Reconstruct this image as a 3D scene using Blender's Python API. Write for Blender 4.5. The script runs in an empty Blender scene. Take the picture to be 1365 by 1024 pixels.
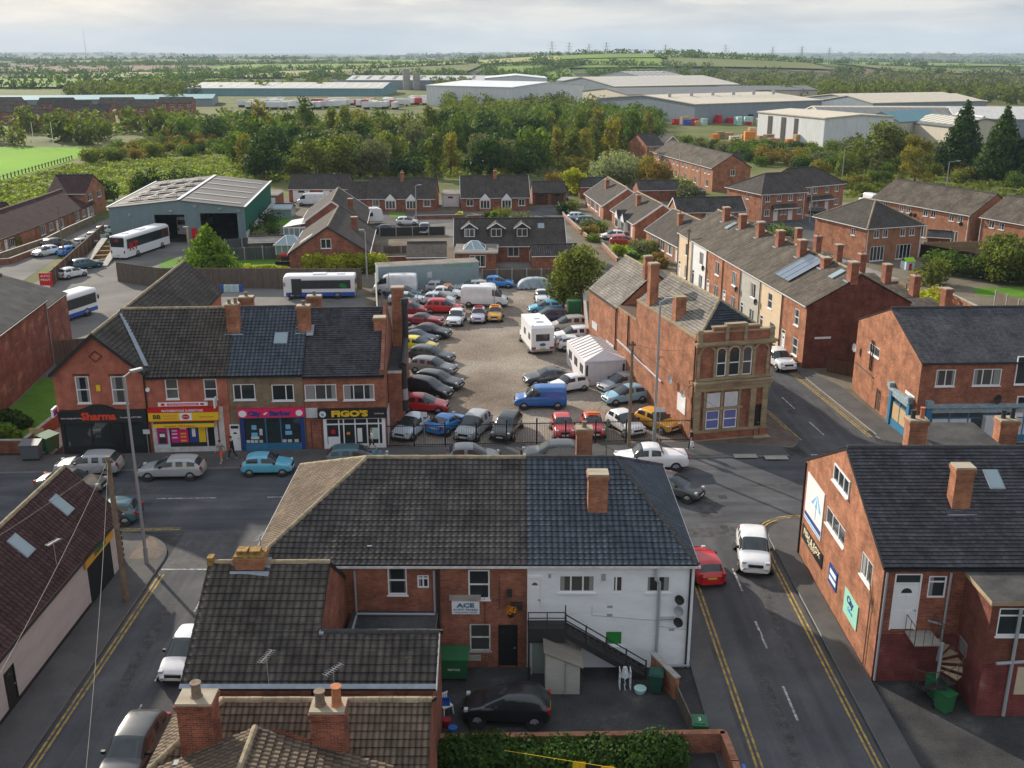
import bpy, bmesh, math, random
import numpy as np
from mathutils import Vector, Matrix, noise
rnd = random.Random(7)
R_ = math.radians
C = bpy.context.scene.collection
scn = bpy.context.scene
# ------------------------------------------------------------------ camera, world, sun, exposure
CAMH = 28.5; FPX = 1365.0; PIT = math.atan(442/1365.0)
cam = bpy.data.cameras.new('camera'); camo = bpy.data.objects.new('camera', cam); C.objects.link(camo)
camo.location = (0, 0, CAMH); camo.rotation_euler = (math.pi/2-PIT, 0, 0)
cam.sensor_fit = 'HORIZONTAL'; cam.sensor_width = 36; cam.lens = 36*FPX/1365.0; cam.clip_end = 40000; cam.clip_start = 0.5
scn.camera = camo
scn.view_settings.view_transform = 'Standard'; scn.view_settings.look = 'None'; scn.view_settings.gamma = 1
scn.view_settings.exposure = 0.56
SUN_EL = R_(23); SAZ = R_(-38)          # azimuth measured clockwise from +Y
wd = bpy.data.worlds.new("World"); scn.world = wd; wd.use_nodes = True
def world():
    nt = wd.node_tree; N = nt.nodes; L = nt.links; N.clear()
    out = N.new('ShaderNodeOutputWorld'); bg = N.new('ShaderNodeBackground'); L.new(bg.outputs[0], out.inputs[0])
    sky = N.new('ShaderNodeTexSky'); sky.sky_type = 'NISHITA'; sky.sun_disc = False
    sky.sun_elevation = SUN_EL; sky.sun_rotation = SAZ; sky.dust_density = 2.5; sky.air_density = 1.0; sky.altitude = 60
    tc = N.new('ShaderNodeTexCoord'); mp = N.new('ShaderNodeMapping'); mp.inputs['Scale'].default_value = (1.0, 1.0, 6.0)
    L.new(tc.outputs['Generated'], mp.inputs[0])
    nz = N.new('ShaderNodeTexNoise'); nz.inputs['Scale'].default_value = 4.6; nz.inputs['Detail'].default_value = 9; nz.inputs['Roughness'].default_value = .58
    nz.inputs['Distortion'].default_value = .25
    L.new(mp.outputs[0], nz.inputs['Vector'])
    cr = N.new('ShaderNodeValToRGB'); L.new(nz.outputs[0], cr.inputs[0])       # overcast cloud deck, grey to cream
    e = cr.color_ramp.elements; e[0].position = .40; e[0].color = (4.7, 5.1, 5.6, 1); e[1].position = .60; e[1].color = (9.3, 8.9, 8.1, 1)
    m2 = e = cr.color_ramp.elements.new(.52); m2.color = (7.2, 7.1, 6.9, 1)
    mx = N.new('ShaderNodeMix'); mx.data_type = 'RGBA'; mx.inputs[0].default_value = .86
    L.new(sky.outputs[0], mx.inputs[6]); L.new(cr.outputs[0], mx.inputs[7])
    sp = N.new('ShaderNodeSeparateXYZ'); L.new(tc.outputs['Generated'], sp.inputs[0])     # overcast luminance: zenith brighter than horizon
    mr = N.new('ShaderNodeMapRange'); L.new(sp.outputs[2], mr.inputs[0]); mr.inputs[1].default_value = 0; mr.inputs[2].default_value = .8; mr.inputs[3].default_value = 1.12; mr.inputs[4].default_value = 1.45
    vm = N.new('ShaderNodeVectorMath'); vm.operation = 'SCALE'; L.new(mx.outputs[2], vm.inputs[0]); L.new(mr.outputs[0], vm.inputs[3])
    tn = N.new('ShaderNodeMix'); tn.data_type = 'RGBA'; L.new(mr.outputs[0], tn.inputs[0]); mr2 = N.new('ShaderNodeMapRange'); L.new(sp.outputs[2], mr2.inputs[0]); mr2.inputs[1].default_value = .12; mr2.inputs[2].default_value = .6   # unseen overhead sky tinted bluer, added to cool the shaded areas
    L.new(mr2.outputs[0], tn.inputs[0]); tn.inputs[6].default_value = (1.03, 1.0, .97, 1); tn.inputs[7].default_value = (.90, .98, 1.12, 1); mu = N.new('ShaderNodeMix'); mu.data_type = 'RGBA'; mu.blend_type = 'MULTIPLY'; mu.inputs[0].default_value = 1; L.new(vm.outputs[0], mu.inputs[6]); L.new(tn.outputs[2], mu.inputs[7])
    L.new(mu.outputs[2], bg.inputs[0]); bg.inputs[1].default_value = .062
world()
sl = bpy.data.lights.new('sun', 'SUN'); sl.energy = 5.0; sl.angle = R_(0.9); sl.color = (1.0, .90, .76)
so = bpy.data.objects.new('sun', sl); C.objects.link(so)
sd = Vector((math.sin(SAZ)*math.cos(SUN_EL), math.cos(SAZ)*math.cos(SUN_EL), math.sin(SUN_EL)))
so.rotation_euler = sd.to_track_quat('Z', 'Y').to_euler(); so.location = (-60, 80, 80)

# ------------------------------------------------------------------ surveying: photo point -> ground point / wall point
def ray(px, py):
    a = (px-682.5)/FPX; b = (512-py)/FPX
    return Vector((a, math.cos(PIT)+b*math.sin(PIT), -math.sin(PIT)+b*math.cos(PIT)))
def G(px, py, z=0.0):
    d = ray(px, py); t = (z-CAMH)/d.z
    return (d.x*t, d.y*t)
def on_wall(px, py, p, q):      # -> (u along p->q, z)
    d = ray(px, py); u = Vector((q[0]-p[0], q[1]-p[1])).normalized(); n = (u.y, -u.x)
    t = (n[0]*p[0]+n[1]*p[1])/(n[0]*d.x+n[1]*d.y)
    return ((d.x*t-p[0])*u.x+(d.y*t-p[1])*u.y, CAMH+d.z*t)
def sstep(a, b, x):
    t = min(1, max(0, (x-a)/(b-a))); return t*t*(3-2*t)
def terr(x, y):
    z = 0.0
    z += 24*math.exp(-(((x-190)/330)**2+((y-1650)/330)**2))
    z += 10*math.exp(-(((x+900)/600)**2+((y-2300)/500)**2))
    s = sstep(900, 3500, y)
    z += s*(5*math.sin(x*.0021+1.3)+4*math.sin(y*.0031+x*.0012)+2)
    z += sstep(3500, 9500, y)*(9+9*math.sin(x*.0009+.5)+6*math.sin(x*.0023+2.0))
    return z

# ------------------------------------------------------------------ materials
MATS = {}
class NT:
    def __init__(s, name, rough=.8, spec=.3, metal=0):
        s.m = bpy.data.materials.new(name); s.m.use_nodes = True; s.t = s.m.node_tree; s.b = s.t.nodes['Principled BSDF']
        s.b.inputs['Roughness'].default_value = rough; s.b.inputs['Specular IOR Level'].default_value = spec; s.b.inputs['Metallic'].default_value = metal
    def n(s, k, **kw):
        o = s.t.nodes.new('ShaderNode'+k)
        for a, v in kw.items():
            if a.startswith('i_'): o.inputs[a[2:].replace('_', ' ')].default_value = v
            else: setattr(o, a, v)
        return o
    def l(s, a, b): s.t.links.new(a, b)
    def uv(s, sc=(1, 1, 1), rot=0):
        t = s.n('TexCoord'); m = s.n('Mapping'); m.inputs['Scale'].default_value = sc; m.inputs['Rotation'].default_value = (0, 0, rot); s.l(t.outputs['UV'], m.inputs[0]); return m.outputs[0]
    def pos(s, sc=(1, 1, 1), rot=0):
        t = s.n('NewGeometry'); m = s.n('Mapping'); m.inputs['Scale'].default_value = sc; m.inputs['Rotation'].default_value = (0, 0, rot); s.l(t.outputs['Position'], m.inputs[0]); return m.outputs[0]
    def noise(s, vec, scale, detail=4, rough=.55):
        n = s.n('TexNoise', i_Scale=scale, i_Detail=detail, i_Roughness=rough); s.l(vec, n.inputs['Vector']); return n.outputs[0]
    def ramp(s, fac, stops):
        r = s.n('ValToRGB'); s.l(fac, r.inputs[0]); e = r.color_ramp.elements
        while len(e) < len(stops): e.new(.5)
        for k, (p, c) in enumerate(stops): e[k].position = p; e[k].color = (*c, 1) if len(c) == 3 else c
        return r.outputs[0]
    def mix(s, fac, a, b, mode='MIX'):
        m = s.n('Mix', data_type='RGBA', blend_type=mode)
        for k, v in ((0, fac), (6, a), (7, b)):
            if hasattr(v, 'links'): s.l(v, m.inputs[k])
            else: m.inputs[k].default_value = v if k == 0 else (*v, 1)
        return m.outputs[2]
    def math(s, op, a, b=0.0):
        m = s.n('Math', operation=op)
        for k, v in ((0, a), (1, b)):
            if hasattr(v, 'links'): s.l(v, m.inputs[k])
            else: m.inputs[k].default_value = v
        return m.outputs[0]
    def bump(s, h, st=.4, dist=.02):
        b = s.n('Bump', i_Strength=st, i_Distance=dist); s.l(h, b.inputs['Height']); s.l(b.outputs[0], s.b.inputs['Normal'])
    def col(s, c):
        if hasattr(c, 'links'): s.l(c, s.b.inputs['Base Color'])
        else: s.b.inputs['Base Color'].default_value = (*c, 1)
        return s
def vary(c, k): return tuple(min(1, max(0, v*k)) for v in c)
def brick(name, c1, c2, mortar=(.30, .26, .22), stain=.35, patch=None):
    s = NT(name, .9, .2); uv = s.uv()
    b = s.n('TexBrick', i_Scale=1.0); b.inputs['Brick Width'].default_value = .235; b.inputs['Row Height'].default_value = .08; b.inputs['Mortar Size'].default_value = .007
    b.inputs['Bias'].default_value = 0
    for k, c in (('Color1', c1), ('Color2', c2), ('Mortar', mortar)): b.inputs[k].default_value = (*c, 1)
    s.l(uv, b.inputs['Vector'])
    n = s.noise(s.uv((.6, .9, 1)), 1.0, 6, .65); n2 = s.noise(s.uv((1.3, .5, 1)), 1.3, 6, .7)
    d = s.ramp(n, [(.35, (1-stain,)*3), (.62, (1.12,)*3)])
    c = s.mix(1.0, b.outputs[0], d, 'MULTIPLY')
    d2 = s.ramp(n2, [(.34, (.62, .60, .60)), (.58, (1.10,)*3)])
    c = s.mix(.6, c, s.mix(1.0, c, d2, 'MULTIPLY'))
    if patch: c = s.mix(s.ramp(s.noise(s.uv((.35, .5, 1)), 1.7, 3), [(.60, (0,)*3), (.68, (.8,)*3)]), c, patch)
    s.col(c); s.bump(b.outputs[1], .25, -.008); return s.m
def plaster(name, c, dirt=.25, rough=.85, bricky=False):
    s = NT(name, rough, .25); n = s.noise(s.uv((.5, 1.6, 1)), 1.0, 6, .7)
    d = s.ramp(n, [(.30, tuple(1-dirt*k for k in (1, 1.05, 1.15))), (.6, (1.0,)*3)])
    s.col(s.mix(1.0, c, d, 'MULTIPLY'))
    if bricky:
        b = s.n('TexBrick', i_Scale=1.0); b.inputs['Brick Width'].default_value = .235; b.inputs['Row Height'].default_value = .08; b.inputs['Mortar Size'].default_value = .009
        s.l(s.uv(), b.inputs['Vector']); s.bump(b.outputs[1], .6, -.012)
    else: s.bump(s.noise(s.uv(), 9, 5), .25, .02)
    return s.m
def tiles(name, c1, c2, course=.33, rib=.30, kind='pan', moss=0., mossc=(.30, .27, .12), patch=.25, light=None):
    s = NT(name, .9, .12); uv = s.uv()
    b = s.n('TexBrick', i_Scale=1.0); b.inputs['Brick Width'].default_value = rib; b.inputs['Row Height'].default_value = course; b.inputs['Mortar Size'].default_value = .012 if kind != 'pan' else .009
    if kind == 'pan': b.offset = 0
    b.inputs['Bias'].default_value = -.1
    for k, c in (('Color1', c1), ('Color2', c2), ('Mortar', vary(c1, .38))): b.inputs[k].default_value = (*c, 1)
    s.l(uv, b.inputs['Vector'])
    n = s.noise(s.uv((.5, .5, 1)), .9, 6, .62)
    c = s.mix(1.0, b.outputs[0], s.ramp(n, [(.33, (1-patch,)*3), (.66, (1+patch*.8,)*3)]), 'MULTIPLY')
    st = s.noise(s.uv((2.2, .35, 1)), 1.5, 4, .6)
    c = s.mix(.6, c, s.mix(1.0, c, s.ramp(st, [(.35, (.72,)*3), (.62, (1.2,)*3)]), 'MULTIPLY'))
    if light:
        c = s.mix(s.ramp(s.noise(s.uv((1, 1, 1)), 3.2, 5, .7), [(.60, (0,)*3), (.70, (.55,)*3)]), c, light)
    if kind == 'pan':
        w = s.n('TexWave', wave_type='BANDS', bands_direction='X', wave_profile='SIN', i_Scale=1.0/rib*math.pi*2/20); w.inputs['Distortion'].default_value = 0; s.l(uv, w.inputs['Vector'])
        c = s.mix(1.0, c, s.ramp(w.outputs[1], [(.12, (.70,)*3), (.5, (1.0,)*3), (.95, (1.16,)*3)]), 'MULTIPLY')  # rib shading put into the colour: darker grooves, lighter crests
    if moss: c = s.mix(s.ramp(s.noise(s.uv(), 2.3, 7, .75), [(.66-moss*.2, (0,)*3), (.74-moss*.14, (.85,)*3)]), c, mossc)
    s.col(c)
    if kind == 'pan':
        s.bump(w.outputs[1], .9, .045)
    else: s.bump(b.outputs[1], .5, -.015)
    return s.m
def flat(name, c, rough=.7, spec=.3, metal=0, nz=.0, sc=3.0):
    s = NT(name, rough, spec, metal)
    if nz:
        n = s.noise(s.pos(), sc, 5, .6); s.col(s.mix(1.0, c, s.ramp(n, [(.3, (1-nz,)*3), (.7, (1+nz*.6,)*3)]), 'MULTIPLY'))
    else: s.col(c)
    return s.m
def ground(name, stops, sc=.6, fine=14, rough=.92, fn=.35, bump=.15, streak=None, cracks=False):
    s = NT(name, rough, .06); p = s.pos()
    c = s.ramp(s.noise(p, sc, 7, .62), stops)
    f = s.noise(p, fine, 3, .6); c = s.mix(1.0, c, s.ramp(f, [(.3, (1-fn,)*3), (.7, (1+fn,)*3)]), 'MULTIPLY')
    if streak:
        c = s.mix(1.0, c, s.ramp(s.noise(s.pos(streak), 1.0, 4), [(.35, (.80,)*3), (.6, (1.1,)*3)]), 'MULTIPLY')
    if cracks:
        v = s.n('TexVoronoi', feature='DISTANCE_TO_EDGE', i_Scale=.22); 
        nn = s.n('TexNoise', i_Scale=.7, i_Detail=4); s.l(p, nn.inputs['Vector'])
        s.l(s.mix(.25, s.pos(), nn.outputs[1], 'LINEAR_LIGHT'), v.inputs['Vector'])
        c = s.mix(s.ramp(v.outputs[0], [(.0, (.55,)*3), (.014, (0,)*3)]), c, (.02, .02, .02))
    s.col(c)
    if bump: s.bump(f, bump, .05)
    return s.m
def wood(name, c, w=.12, vert=True):
    s = NT(name, .85, .2); uv = s.uv()
    b = s.n('TexBrick', i_Scale=1.0); b.offset = 0
    b.inputs['Brick Width'].default_value = w if vert else 30; b.inputs['Row Height'].default_value = 30 if vert else w; b.inputs['Mortar Size'].default_value = .008
    for k, cc in (('Color1', c), ('Color2', vary(c, .72)), ('Mortar', vary(c, .3))): b.inputs[k].default_value = (*cc, 1)
    s.l(uv, b.inputs['Vector']); n = s.noise(s.uv((5, 1, 1) if vert else (1, 5, 1)), 1.0, 5, .7)
    s.col(s.mix(1.0, b.outputs[0], s.ramp(n, [(.3, (.7,)*3), (.7, (1.25,)*3)]), 'MULTIPLY')); s.bump(b.outputs[1], .5, -.02); return s.m
def clad(name, c, w=.3, rough=.5, st=.7, nz=.12, horiz=False):
    s = NT(name, .75, .15); uv = s.uv((1, 1, 1), math.pi/2 if horiz else 0)
    wv = s.n('TexWave', wave_type='BANDS', bands_direction='X', wave_profile='SIN', i_Scale=math.pi*2/20/w); wv.inputs['Distortion'].default_value = 0
    s.l(uv, wv.inputs['Vector']); s.bump(wv.outputs[1], st, .04)
    n = s.noise(s.uv((1.2, .25, 1)), .8, 5, .6); s.col(s.mix(1.0, c, s.ramp(n, [(.3, (1-nz,)*3), (.65, (1+nz*.4,)*3)]), 'MULTIPLY')); return s.m
def paint(name, c, rough=.28):
    s = NT(name, rough, .5); s.b.inputs['Coat Weight'].default_value = .6; s.b.inputs['Coat Roughness'].default_value = .06
    n = s.noise(s.pos(), 1.5, 4); s.col(s.mix(1.0, c, s.ramp(n, [(.3, (.86,)*3), (.7, (1.06,)*3)]), 'MULTIPLY')); return s.m
def leafmat(name, c, c2, trans=.35, var=.5):
    s = NT(name, .7, .15); t = s.t
    oi = s.n('ObjectInfo'); at = s.n('Attribute', attribute_name='tint')
    n = s.noise(s.pos(), .35, 3)
    f = s.math('ADD', s.math('MULTIPLY', at.outputs['Fac'], .6), s.math('MULTIPLY', oi.outputs['Random'], .4))
    cc = s.mix(f, c, c2)
    cc = s.mix(1.0, cc, s.ramp(at.outputs['Fac'], [(0, (1-var,)*3), (1, (1+var,)*3)]), 'MULTIPLY')
    cc = s.mix(1.0, cc, s.ramp(n, [(.35, (.75,)*3), (.65, (1.2,)*3)]), 'MULTIPLY')
    s.col(cc); tr = s.n('BsdfTranslucent'); s.l(s.mix(1.0, cc, (1.3, 1.35, .55), 'MULTIPLY'), tr.inputs[0])
    ms = s.n('MixShader'); ms.inputs[0].default_value = trans
    s.l(s.b.outputs[0], ms.inputs[1]); s.l(tr.outputs[0], ms.inputs[2]); s.l(ms.outputs[0], t.nodes['Material Output'].inputs[0]); return s.m
def glassmat(name, c, rough=.06, blind=None):
    s = NT(name, rough, .7)
    oi = s.n('ObjectInfo')
    if blind: s.col(s.ramp(oi.outputs['Random'], [(0, c), (.45, vary(c, 1.8)), (.62, blind), (1, vary(blind, 1.5))]))
    else: s.col(c)
    return s.m
M = {}
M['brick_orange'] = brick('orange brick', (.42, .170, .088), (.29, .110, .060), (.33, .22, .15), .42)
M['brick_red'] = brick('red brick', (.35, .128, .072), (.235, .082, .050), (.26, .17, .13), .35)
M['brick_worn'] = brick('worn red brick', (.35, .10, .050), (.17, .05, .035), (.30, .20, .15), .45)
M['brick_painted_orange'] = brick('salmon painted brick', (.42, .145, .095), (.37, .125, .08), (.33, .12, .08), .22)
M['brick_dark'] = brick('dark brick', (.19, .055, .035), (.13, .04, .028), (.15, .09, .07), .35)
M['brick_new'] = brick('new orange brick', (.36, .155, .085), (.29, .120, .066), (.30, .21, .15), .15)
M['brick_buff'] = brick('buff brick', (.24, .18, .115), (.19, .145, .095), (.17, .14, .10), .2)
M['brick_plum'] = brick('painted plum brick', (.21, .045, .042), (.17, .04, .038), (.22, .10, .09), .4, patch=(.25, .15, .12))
M['brick_patchy'] = brick('patched red brick', (.27, .085, .055), (.20, .065, .045), (.25, .17, .13), .35, patch=(.36, .22, .14))
M['white_brick'] = plaster('white painted brick', (.76, .79, .82), .14, .8, True)
M['pink_render'] = plaster('pale mauve render', (.52, .48, .45), .15)
M['white_render'] = plaster('white render', (.68, .68, .68), .15)
M['cream_render'] = plaster('cream render', (.62, .49, .34), .15)
M['grey_render'] = plaster('grey pebbledash', (.42, .41, .37), .2)
M['stone'] = plaster('sandstone', (.34, .27, .17), .55, .9)
M['concrete'] = plaster('concrete', (.36, .34, .31), .4)
M['flaunch'] = plaster('chimney mortar', (.38, .33, .25), .45)
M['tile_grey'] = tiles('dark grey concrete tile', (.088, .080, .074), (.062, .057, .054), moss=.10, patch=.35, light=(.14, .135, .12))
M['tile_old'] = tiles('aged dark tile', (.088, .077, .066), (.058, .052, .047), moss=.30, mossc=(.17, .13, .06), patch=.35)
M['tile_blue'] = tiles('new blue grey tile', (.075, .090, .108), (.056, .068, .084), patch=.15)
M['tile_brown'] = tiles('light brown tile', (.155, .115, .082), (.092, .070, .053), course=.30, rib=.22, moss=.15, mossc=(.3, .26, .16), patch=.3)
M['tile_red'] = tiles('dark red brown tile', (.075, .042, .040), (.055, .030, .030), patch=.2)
M['slate'] = tiles('welsh slate', (.080, .080, .088), (.046, .047, .053), course=.22, rib=.30, kind='slate', moss=.12, mossc=(.14, .13, .10), patch=.3, light=(.13, .135, .14))
M['slate_lit'] = tiles('weathered sunlit slate', (.24, .22, .19), (.16, .145, .13), course=.25, rib=.34, kind='slate', moss=.2, mossc=(.12, .10, .06), patch=.3, light=(.32, .30, .27))  # paler, warmer slate with the sun on the roof put into its colour
M['slate_blue'] = tiles('blue slate', (.050, .058, .070), (.038, .044, .054), course=.22, rib=.3, kind='slate', patch=.2)
M['tile_plain'] = tiles('grey brown plain tile', (.080, .070, .062), (.055, .049, .044), course=.3, rib=.33, kind='flat', patch=.2)
M['tile_mid'] = tiles('weathered roof tile', (.115, .098, .078), (.072, .062, .051), course=.3, rib=.33, kind='flat', moss=.3, mossc=(.17, .13, .07), patch=.35)
M['felt'] = ground('roofing felt', [(.35, (.045, .045, .047)), (.65, (.085, .083, .080))], .8, 20, fn=.2)
M['felt_light'] = ground('grey felt', [(.35, (.17, .155, .14)), (.65, (.25, .23, .20))], .6, 12, fn=.15)
M['white'] = flat('white upvc', (.74, .75, .76), .35, .5)
M['white_dirty'] = flat('weathered white paint', (.55, .54, .52), .6, .3, nz=.25)
M['black'] = flat('black paint', (.014, .015, .017), .4, .5)
M['blackmatt'] = flat('black rubber', (.017, .017, .018), .85, .2)
M['iron'] = flat('dark iron', (.025, .024, .024), .6, .4)
M['rust'] = flat('rusty iron', (.10, .055, .038), .8, .3, nz=.4, sc=8)
M['lead'] = flat('lead flashing', (.26, .30, .34), .6, .4, nz=.2)
M['pipe'] = flat('grey pipe', (.30, .32, .34), .5, .4)
M['galv'] = flat('galvanised steel', (.36, .38, .40), .4, .5, .5)
M['terracotta'] = flat('terracotta', (.42, .16, .08), .8, .2, nz=.25, sc=6)
M['pot_old'] = flat('sooty clay pot', (.20, .15, .11), .85, .2, nz=.35, sc=6)
M['ridge_pale'] = flat('lichen ridge tile', (.30, .245, .16), .9, .2, nz=.4, sc=2.5)
M['ridge_dark'] = flat('dark ridge tile', (.055, .055, .058), .85, .2, nz=.3)
M['ridge_yellow'] = flat('yellow lichen', (.27, .165, .055), .9, .2, nz=.6, sc=6)
M['glass'] = glassmat('window glass', (.014, .019, .021), .05, (.055, .056, .052))
M['glass_clear'] = glassmat('shop glass', (.025, .033, .035), .04)
M['glass_sky'] = glassmat('roof window glass', (.22, .30, .32), .12)
M['glass_green'] = flat('green boarding', (.02, .22, .035), .5)
M['sky_light'] = flat('pale rooflight', (.55, .52, .42), .5)
M['curtain'] = flat('net curtain', (.24, .245, .24), .9)
M['curtain_dark'] = flat('patterned curtain', (.16, .13, .11), .9, .1, nz=.3, sc=8)
M['board'] = flat('plywood board', (.45, .32, .17), .85, .2, nz=.12)
M['panelwhite'] = flat('grubby white panel', (.52, .54, .56), .7, .3, nz=.15)
M['door_brown'] = wood('old brown timber', (.12, .065, .04), .14)
M['door_green'] = flat('sage door', (.24, .30, .25), .6)
M['blue'] = flat('blue shop paint', (.035, .17, .30), .5, .4, nz=.2)
M['blue_pale'] = flat('weathered pale blue paint', (.25, .33, .37), .7, .3, nz=.3)
M['fence'] = wood('weathered fence', (.155, .125, .10), .13)
M['fence_brown'] = wood('brown fence', (.15, .075, .045), .12)
M['fence_tan'] = wood('tan fence', (.30, .21, .12), .14, False)
M['fence_grey'] = wood('grey fence', (.10, .11, .115), .18)
M['fence_dark'] = wood('dark stained fence', (.025, .020, .020), .14)
M['post'] = flat('concrete post', (.33, .31, .28), .9, .2, nz=.2)
M['timber_pole'] = flat('timber pole', (.20, .15, .105), .9, .2, nz=.35, sc=3)
M['asphalt'] = ground('road asphalt', [(.30, (.060, .062, .068)), (.52, (.080, .082, .088)), (.72, (.115, .113, .114))], .25, 22, fn=.16, streak=(.08, 1.1, 1))
M['asphalt_side'] = ground('side street asphalt', [(.30, (.064, .065, .069)), (.52, (.084, .084, .088)), (.72, (.112, .110, .110))], .3, 22, fn=.16, streak=(1.3, .06, 1))
M['asphalt_lot'] = ground('worn tarmac', [(.30, (.10, .098, .095)), (.5, (.16, .152, .142)), (.72, (.22, .205, .185))], .11, 6, fn=.14)
M['asphalt_yard'] = ground('patched yard tarmac', [(.30, (.030, .030, .032)), (.6, (.060, .059, .058)), (.75, (.12, .115, .105))], .5, 12, fn=.25)
M['pavement'] = ground('tarmac pavement', [(.3, (.075, .073, .073)), (.65, (.115, .110, .106))], .4, 18, fn=.15)
M['gravel'] = ground('gravel car park', [(.30, (.135, .105, .082)), (.46, (.20, .163, .130)), (.60, (.27, .235, .195)), (.75, (.35, .32, .28))], .10, 5, fn=.38, bump=.5)
M['kerb'] = flat('kerb stone', (.27, .26, .25), .9, .2, nz=.2)
M['marking_white'] = ground('worn white marking', [(.40, (.16, .16, .16)), (.60, (.52, .52, .50))], 4, 30, fn=.2, bump=0)
M['marking_yellow'] = ground('worn yellow marking', [(.38, (.16, .13, .08)), (.60, (.46, .31, .07))], 3, 30, fn=.2, bump=0)
M['paver'] = brick('brick pavers', (.16, .115, .09), (.11, .085, .07), (.08, .07, .06), .25)
M['paver_grey'] = brick('grey pavers', (.105, .105, .105), (.08, .08, .082), (.05, .05, .05), .2)
M['grass'] = ground('rough grass', [(.30, (.075, .085, .025)), (.5, (.115, .135, .035)), (.7, (.17, .165, .065))], .08, 1.3, fn=.45, bump=.8)
M['pitch'] = ground('mown playing field', [(.3, (.12, .27, .006)), (.7, (.16, .33, .010))], .03, 2, fn=.08, bump=0)
M['lawn'] = ground('garden lawn', [(.3, (.07, .15, .018)), (.7, (.11, .22, .03))], .3, 6, fn=.2, bump=0)
M['earth'] = ground('garden ground', [(.3, (.10, .085, .06)), (.6, (.17, .145, .11))], .3, 6, fn=.3)
def farground():
    s = NT('fields and rough ground', .95, .1); p = s.pos()
    v = s.n('TexVoronoi', feature='F1', i_Scale=1.0); vv = s.pos((.0032, .0021, 0), .35); s.l(vv, v.inputs['Vector'])
    sep = s.n('SeparateColor'); s.l(v.outputs['Color'], sep.inputs[0])
    c = s.ramp(sep.outputs[0], [(0, (.045, .075, .020)), (.22, (.09, .14, .025)), (.42, (.065, .095, .03)), (.58, (.13, .17, .04)), (.75, (.12, .09, .055)), (.9, (.035, .045, .022))])
    c = s.mix(1.0, c, s.ramp(s.noise(p, .02, 5), [(.3, (.75,)*3), (.7, (1.2,)*3)]), 'MULTIPLY')
    e = s.n('TexVoronoi', feature='DISTANCE_TO_EDGE', i_Scale=1.0); s.l(vv, e.inputs['Vector'])
    c = s.mix(s.ramp(e.outputs[0], [(.015, (1,)*3), (.03, (0,)*3)]), c, (.022, .032, .014))
    near = s.ramp(s.noise(p, .05, 7, .6), [(.30, (.07, .085, .025)), (.5, (.11, .125, .04)), (.7, (.18, .16, .075))])
    sp = s.n('SeparateXYZ'); g = s.n('NewGeometry'); s.l(g.outputs['Position'], sp.inputs[0])
    mr = s.n('MapRange'); mr.inputs[1].default_value = 700; mr.inputs[2].default_value = 900; s.l(sp.outputs[1], mr.inputs[0])
    s.col(s.mix(mr.outputs[0], near, c)); return s.m
M['far'] = farground()

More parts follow.
